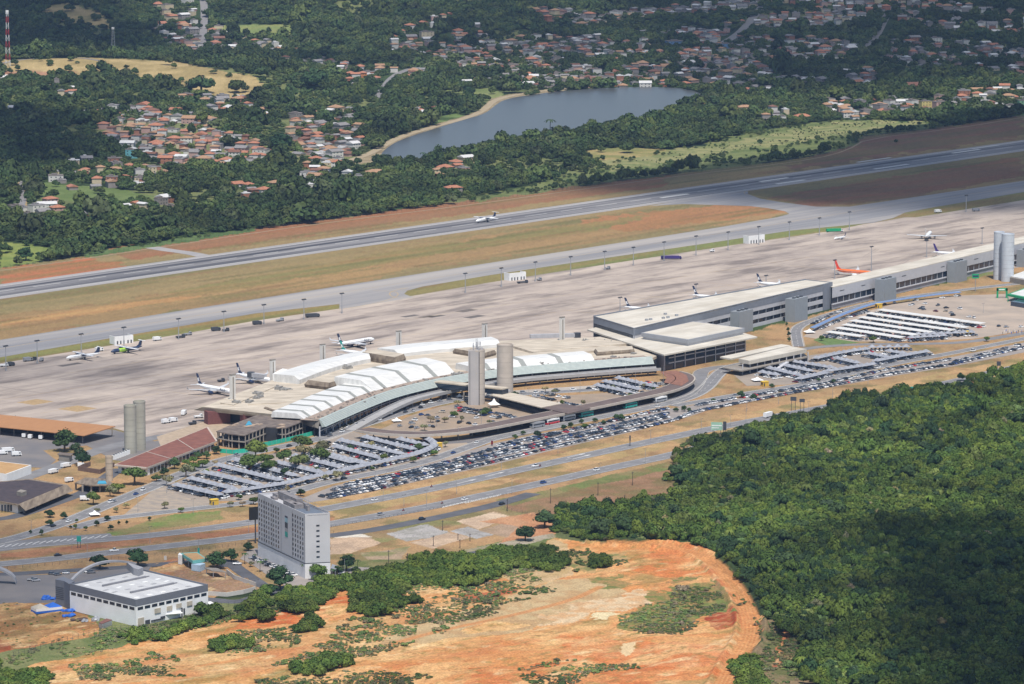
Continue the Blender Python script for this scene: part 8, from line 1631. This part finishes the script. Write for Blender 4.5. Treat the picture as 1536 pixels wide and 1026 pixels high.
# ================================================================ kiosks, tents, signs, poles
kio = mat('yellow_kiosk_paint', C(232, 190, 70), var=.06)
for px, py, lb in ((321, 757, 'yellow kiosk at the lower left of the shaded car park'), (657, 672, 'yellow kiosk at the tip of the shaded car park'), (1147, 579, 'yellow kiosk at the upper car park beside the ramp'), (1318, 462, 'yellow kiosk at the top of the white flat canopies'), (1452, 503, 'yellow kiosk at the lower right of the white flat canopies')):
    p = P(px, py); t = empty('kiosk', p, .5, lb, 'kiosk', 'yellow kiosks'); mb = MB(); mb.box(-2.2, 2.2, -1.5, 1.5, 0, 3.0); mb.obj('wall', kio, t); mb = MB(); mb.box(-2.4, 2.4, -1.7, 1.7, 3.0, 3.25); mb.obj('roof', yellow, t); mb = MB(); mb.add([(-2.21, -1.0, 1), (-2.21, 1.0, 1), (-2.21, 1.0, 2.2), (-2.21, -1.0, 2.2)], [(0, 1, 2, 3)]); mb.obj('window', gl, t); mb = MB(); mb.add([(-1.6, -1.51, 0), (-.7, -1.51, 0), (-.7, -1.51, 2.1), (-1.6, -1.51, 2.1)], [(0, 1, 2, 3)]); mb.obj('door', dkgrey, t)
def tent(px, py, r, h, label, legs=True):
    p = P(px, py); t = empty('tent', p, .3, label, 'tent'); mb = MB(); n = 4; z0 = h * .35 if legs else .3
    ring = [(r * math.cos(PI / 4 + i * PI / 2), r * math.sin(PI / 4 + i * PI / 2), z0) for i in range(4)]; mid = [(x * .35, y * .35, z0 + (h - z0) * .42) for x, y, z in ring]; mb.loft([ring, mid], 0, True); mb.add(mid + [(0, 0, h)], [(0, 1, 4), (1, 2, 4), (2, 3, 4), (3, 0, 4)]); mb.obj('canvas', mat('white_canvas', (.8, .8, .78), var=.03), t)
    for x, y, z in ring: mb = MB(); mb.tube((x * .98, y * .98, 0), (x * .98, y * .98, z0), .08, n=5); mb.obj('pole', greym, t)
tent(741, 611, 4.6, 6, 'white peaked tent between the antenna tower and the cross canopy'); tent(142, 774, 4, 3.4, 'small white peaked tent beside the terminal road at the left'); tent(1214, 500, 5, 3.4, 'white tent canopy at the lower end of the blue walkway'); tent(1136, 572, 5, 3.2, 'white tent beside the upper yellow kiosk'); tent(595, 633, 4, 3, 'small white tent by the left end of the bus canopy'); tent(689, 597, 3, 3, 'pale small tent left of the antenna tower')
def sign(px, yb, yt, wpx, panels, label, hp, m=white, a=.5):
    p = P(px, yb); s = F / (p - cam.location).length; h = (yb - yt) / s; w = wpx / s; t = empty('road_sign', p, -.15, label, 'sign'); mb = MB(); mb.box(-w / 2, w / 2, -.12, .12, h - hp, h); pn = mb.obj('panel', m, t)
    for x in (-w * .33, w * .33): mb = MB(); mb.tube((x, .15, 0), (x, .15, h), .16, n=6); mb.obj('post', dkgrey, t)
    return t, w, h
t, w, h = sign(1075, 655, 633, 17, 1, 'large pale green sign board on two legs beside the highway', 5.0, mat('pale_green_sign', (.3, .48, .36))); mb = MB(); mb.box(-w * .45, w * .45, -.16, -.13, h - 2.4, h - 1.8); mb.box(-w * .45, w * .2, -.16, -.13, h - 3.8, h - 3.3); mb.obj('stripe', white, t)
sign(1087, 656, 632, 5, 1, 'narrow dark panel standing right of the large pale sign', 5.5, dkgrey); sign(1190, 616, 595, 9, 1, 'dark-backed overhead sign left of the pair beside the highway', 2.6, dkgrey); sign(1203, 618, 598, 8, 1, 'dark-backed overhead sign right of the pair beside the highway', 2.2, dkgrey)
sign(118.5, 822, 804, 6.5, 1, 'turquoise road sign in front of the warehouse tree', 3.0, teal); sign(1498, 556, 542, 6, 1, 'small dark sign at the far right woodland edge', 3.0, dkgrey); sign(1370, 585, 580, 9, 1, 'low green road sign by the woodland edge', 1.6, teal); sign(298, 838, 822, 3, 1, 'slim turquoise pylon sign of the filling station', 3, teal); sign(945, 669, 653, 2.2, 1, 'narrow dark upright panel at the grass verge', 3, dkgrey); sign(738, 669, 661, 3, 1, 'dark red upright sign at the car park entrance', 2.4, mat('dark_red_sign', (.15, .01, .02)))
def pole(px, yb, yt, lb, kind, grp):
    p = G(px, yb); s = F / (p - cam.location).length; h = (yb - yt) / s; nm = 'street_lamp' if kind == 'l' else 'power_pole'; t = empty(nm, p, .9, lb, 'street lamp' if kind == 'l' else 'power pole', grp); mb = MB()
    if kind == 'l': mb.tube((0, 0, 0), (0, 0, h), .13, .08, 5); mb.obj('pole', greym, t); mb = MB(); mb.tube((-1.2, 0, h), (1.2, 0, h), .05, n=4); mb.box(-1.7, -1.1, -.15, .15, h - .08, h + .1); mb.box(1.1, 1.7, -.15, .15, h - .08, h + .1); mb.obj('lamp_head', dkgrey, t)
    else: mb.tube((0, 0, 0), (0, 0, h), .2, .14, 5); mb.obj('pole', mat('dark_wood', (.06, .05, .045)), t); mb = MB(); mb.box(-1.0, 1.0, -.08, .08, h - .8, h - .6); mb.obj('crossarm', dkgrey, t)
PO = [(826, 755, 732), (897, 743, 723), (949, 728, 707), (937, 757, 742), (818, 792, 769), (761, 767, 748), (664, 796, 780), (650, 819, 803), (583, 847, 825), (611, 848, 829), (687, 810, 800), (705, 812, 800), (690, 822, 808), (1063, 750, 735)]
LP = [(640, 760, 735), (575, 752, 735), (606, 760, 742), (685, 741, 718), (828, 702, 690), (768, 741, 718), (900, 712, 695), (968, 695, 672), (1052, 645, 628), (976, 660, 645), (1040, 672, 655), (1096, 640, 622), (1119, 633, 613), (1213, 618, 602), (1249, 597, 580), (1302, 577, 560), (108, 822, 795), (131, 839, 815), (225, 815, 790), (373, 799, 782), (298, 825, 808), (47, 800, 780), (500, 745, 728), (563, 725, 705), (430, 745, 725), (340, 697, 668), (372, 685, 660), (250, 740, 715), (290, 770, 748), (207, 768, 745), (837, 680, 660), (752, 705, 690), (920, 660, 642), (1120, 617, 600), (1168, 606, 590), (995, 575, 550), (953, 585, 558), (870, 590, 570), (793, 600, 582), (688, 660, 640), (517, 868, 838), (550, 862, 850), (385, 893, 870), (1345, 560, 548), (1410, 548, 534), (1475, 470, 455), (1440, 500, 480), (1330, 515, 500), (1264, 530, 515), (1190, 540, 525), (722, 640, 615), (655, 640, 620), (622, 650, 632)]
for (a, b, c), lb in zip(PO, rank_label([('dark wooden power pole', a, b) for a, b, c in PO], TLAND, '%s, %s %s, on its %s')): pole(a, b, c, lb, 'p', 'power poles of the bare fields')
for (a, b, c), lb in zip(LP, rank_label([('thin grey street lamp', a, b) for a, b, c in LP], TLAND, '%s, %s %s, on its %s')): pole(a, b, c, lb, 'l', 'street lamps along the roads and car parks')
# fences
def fence(pl, h, label, step=4.0, nm='wire_fence'):
    l = resample([P(a, b) for a, b in pl], max(3, int(sum((P(*a) - P(*b)).length for a, b in zip(pl, pl[1:])) / step))); o_ = l[0].copy(); t = empty(nm, o_, 0, label, 'fence'); mb = MB()
    for p in l: q = p - o_; mb.box(q.x - .07, q.x + .07, q.y - .07, q.y + .07, 0, h)
    for z in (h * .5, h * .97):
        for a, b in zip(l, l[1:]): mb.tube(a - o_ + Vector((0, 0, z)), b - o_ + Vector((0, 0, z)), .045, n=4, cap=False)
    mb.obj('post_and_rail', dkgrey, t)
fence([(0, 404), (100, 390), (225, 371), (384, 347), (512, 329), (700, 306), (850, 285), (1024, 261), (1130, 249), (1224, 236), (1270, 224), (1300, 206), (1424, 192), (1536, 174)], 2.6, 'dark wire fence along the whole far side of the airfield', 6)
fence([(20, 985), (100, 962), (160, 945), (205, 945), (262, 935), (330, 912), (372, 905)], 2.4, 'thin wire fence below the warehouse'); fence([(384, 803 + 5), (500, 790), (640, 766), (760, 742)], 1.0, 'low guard rail along the near carriageway right of the hotel', 3, 'guard_rail'); fence([(760, 765), (790, 772), (812, 778)], 1.8, 'short fence beside the dirt track and dark tree'); fence([(500, 800), (380, 815), (250, 832), (100, 846), (0, 855)], 1.6, 'wire fence between highway and warehouse')
# ---------------------------------------------------------------- clouds (they throw the patches of shade)
CH = 1150.0
cm = bpy.data.materials.new('cloud_vapour'); cm.use_nodes = True; N = cm.node_tree.nodes; L = cm.node_tree.links
b = N['Principled BSDF']; b.inputs['Base Color'].default_value = (.9, .9, .9, 1); b.inputs['Roughness'].default_value = 1
tr = N.new('ShaderNodeBsdfTransparent'); ms = N.new('ShaderNodeMixShader'); at = N.new('ShaderNodeAttribute'); at.attribute_name = 'thickness'
L.new(at.outputs['Fac'], ms.inputs[0]); L.new(tr.outputs[0], ms.inputs[1]); L.new(b.outputs[0], ms.inputs[2]); L.new(ms.outputs[0], N['Material Output'].inputs[0])
def cloud(poly, dens=.8, step=22, soft=70, warp=60, seed=0):
    """a ragged flat-based cloud drifting above the traced patch of shade"""
    w = [P(a, b) + sv * (CH / sv.z) for a, b in poly]; P2 = [(p.x, p.y) for p in w]
    xs = [p[0] for p in P2]; ys = [p[1] for p in P2]
    gx = np.arange(min(xs) - 120, max(xs) + 120, step); gy = np.arange(min(ys) - 120, max(ys) + 120, step); X, Y = np.meshgrid(gx, gy)
    wx = X + (fbm(X, Y, 160, seed, 4) - .5) * warp * 2; wy = Y + (fbm(X, Y, 160, seed + 9, 4) - .5) * warp * 2
    # distance to edge (approx.): fraction of nearby samples inside
    acc = np.zeros(X.shape)
    for i in range(16):
        t = i / 16 * 2 * PI; rr = soft * (.4 + .6 * (i % 3) / 2); acc += inpoly(wx + rr * math.cos(t), wy + rr * math.sin(t), P2)
    acc = acc / 16; acc = acc * acc * (3 - 2 * acc)
    th = np.clip(acc * dens * (1.05 + .3 * (fbm(X, Y, 120, seed + 5, 3) - .5)), 0, .97)
    m = acc > .01; nr, nc = X.shape; idn = -np.ones((nr, nc), int)
    top = CH + 18 + 90 * acc * (.4 + fbm(X, Y, 90, seed + 3, 4)); bot = CH - 4 * acc
    f = m[:-1, :-1] & m[1:, :-1] & m[:-1, 1:] & m[1:, 1:]
    V = []; T = []
    k = 0
    for i, j in zip(*np.nonzero(m)): idn[i, j] = k; k += 1; V.append((X[i, j], Y[i, j], top[i, j] - 18 * (1 - acc[i, j]))); T.append(th[i, j])
    n = k; V += [(v[0], v[1], CH - .5) for v in V]; T += [0.0] * n
    Fc = []
    for i, j in zip(*np.nonzero(f)):
        a, b_, c, d = idn[i, j], idn[i, j + 1], idn[i + 1, j + 1], idn[i + 1, j]
        Fc.append((a, b_, c, d)); Fc.append((n + a, n + d, n + c, n + b_))
    me = bpy.data.meshes.new('cloud'); me.from_pydata(V, [], Fc); at_ = me.attributes.new('thickness', 'FLOAT', 'POINT'); at_.data.foreach_set('value', T)
    me.materials.append(cm); me.polygons.foreach_set('use_smooth', [True] * len(Fc))
    o = bpy.data.objects.new('cloud', me); col.objects.link(o); tag(o, kind='structure')
SH = [([(1000, 262), (1130, 244), (1230, 234), (1300, 203), (1430, 187), (1700, 135), (1900, 150), (1900, 290), (1560, 318), (1480, 326), (1400, 318), (1290, 322), (1180, 314), (1000, 300), (860, 292), (860, 278)], .86, 45, 25),
      ([(830, -60), (900, 40), (960, 70), (1000, 128), (1080, 140), (1250, 142), (1420, 128), (1700, 112), (1900, 60), (1900, -120), (1200, -150)], .74, 110, 60),
      ([(590, 84), (700, 96), (800, 92), (960, 128), (960, 60), (820, 40), (700, 34)], .62, 90, 60),
      ([(-100, 26), (100, 36), (210, 50), (280, 66), (240, 88), (120, 84), (-100, 82)], .85, 60, 30),
      ([(-200, 170), (60, 165), (150, 200), (150, 250), (60, 262), (-200, 262)], .8, 60, 30),
      ([(380, 78), (520, 92), (600, 90), (590, 108), (500, 100), (400, 100)], .7, 60, 30),
      ([(1260, 840), (1310, 795), (1390, 775), (1450, 785), (1600, 790), (1800, 900), (1800, 1150), (1360, 1150), (1330, 990), (1280, 910)], .88, 50, 35),
      ([(-300, 770), (0, 790), (200, 800), (380, 800), (430, 830), (380, 870), (250, 900), (-300, 980)], .38, 60, 30),
      ([(-300, 900), (0, 905), (90, 920), (110, 950), (0, 1000), (-300, 1010)], .42, 50, 20),
      ([(-200, 545), (60, 548), (190, 545), (300, 560), (200, 588), (60, 585), (-200, 605)], .35, 60, 30)]
for i, (p, dn, sf, wp) in enumerate(SH): cloud(p, dn, 24, sf, wp, i * 7 + 1)
# ---------------------------------------------------------------- haze
HAZE = 2.5e-5
mb = MB(); mb.box(-5000, 5000, -300, 16000, -1.2, 470)
o = mb.obj('haze', bpy.data.materials.new('hazy_air'), kind='stuff'); hm = o.data.materials[0]; hm.use_nodes = True; N = hm.node_tree.nodes; N.remove(N['Principled BSDF'])
pv = N.new('ShaderNodeVolumePrincipled'); pv.inputs['Color'].default_value = (.42, .62, 1.0, 1); pv.inputs['Density'].default_value = HAZE; pv.inputs['Anisotropy'].default_value = .2
hm.node_tree.links.new(pv.outputs[0], N['Material Output'].inputs['Volume'])
tag(o, 'thin pale blue haze over the airport and the far town')
S.cycles.volume_bounces = 0; S.cycles.max_bounces = 5; S.cycles.diffuse_bounces = 2; S.cycles.transparent_max_bounces = 12
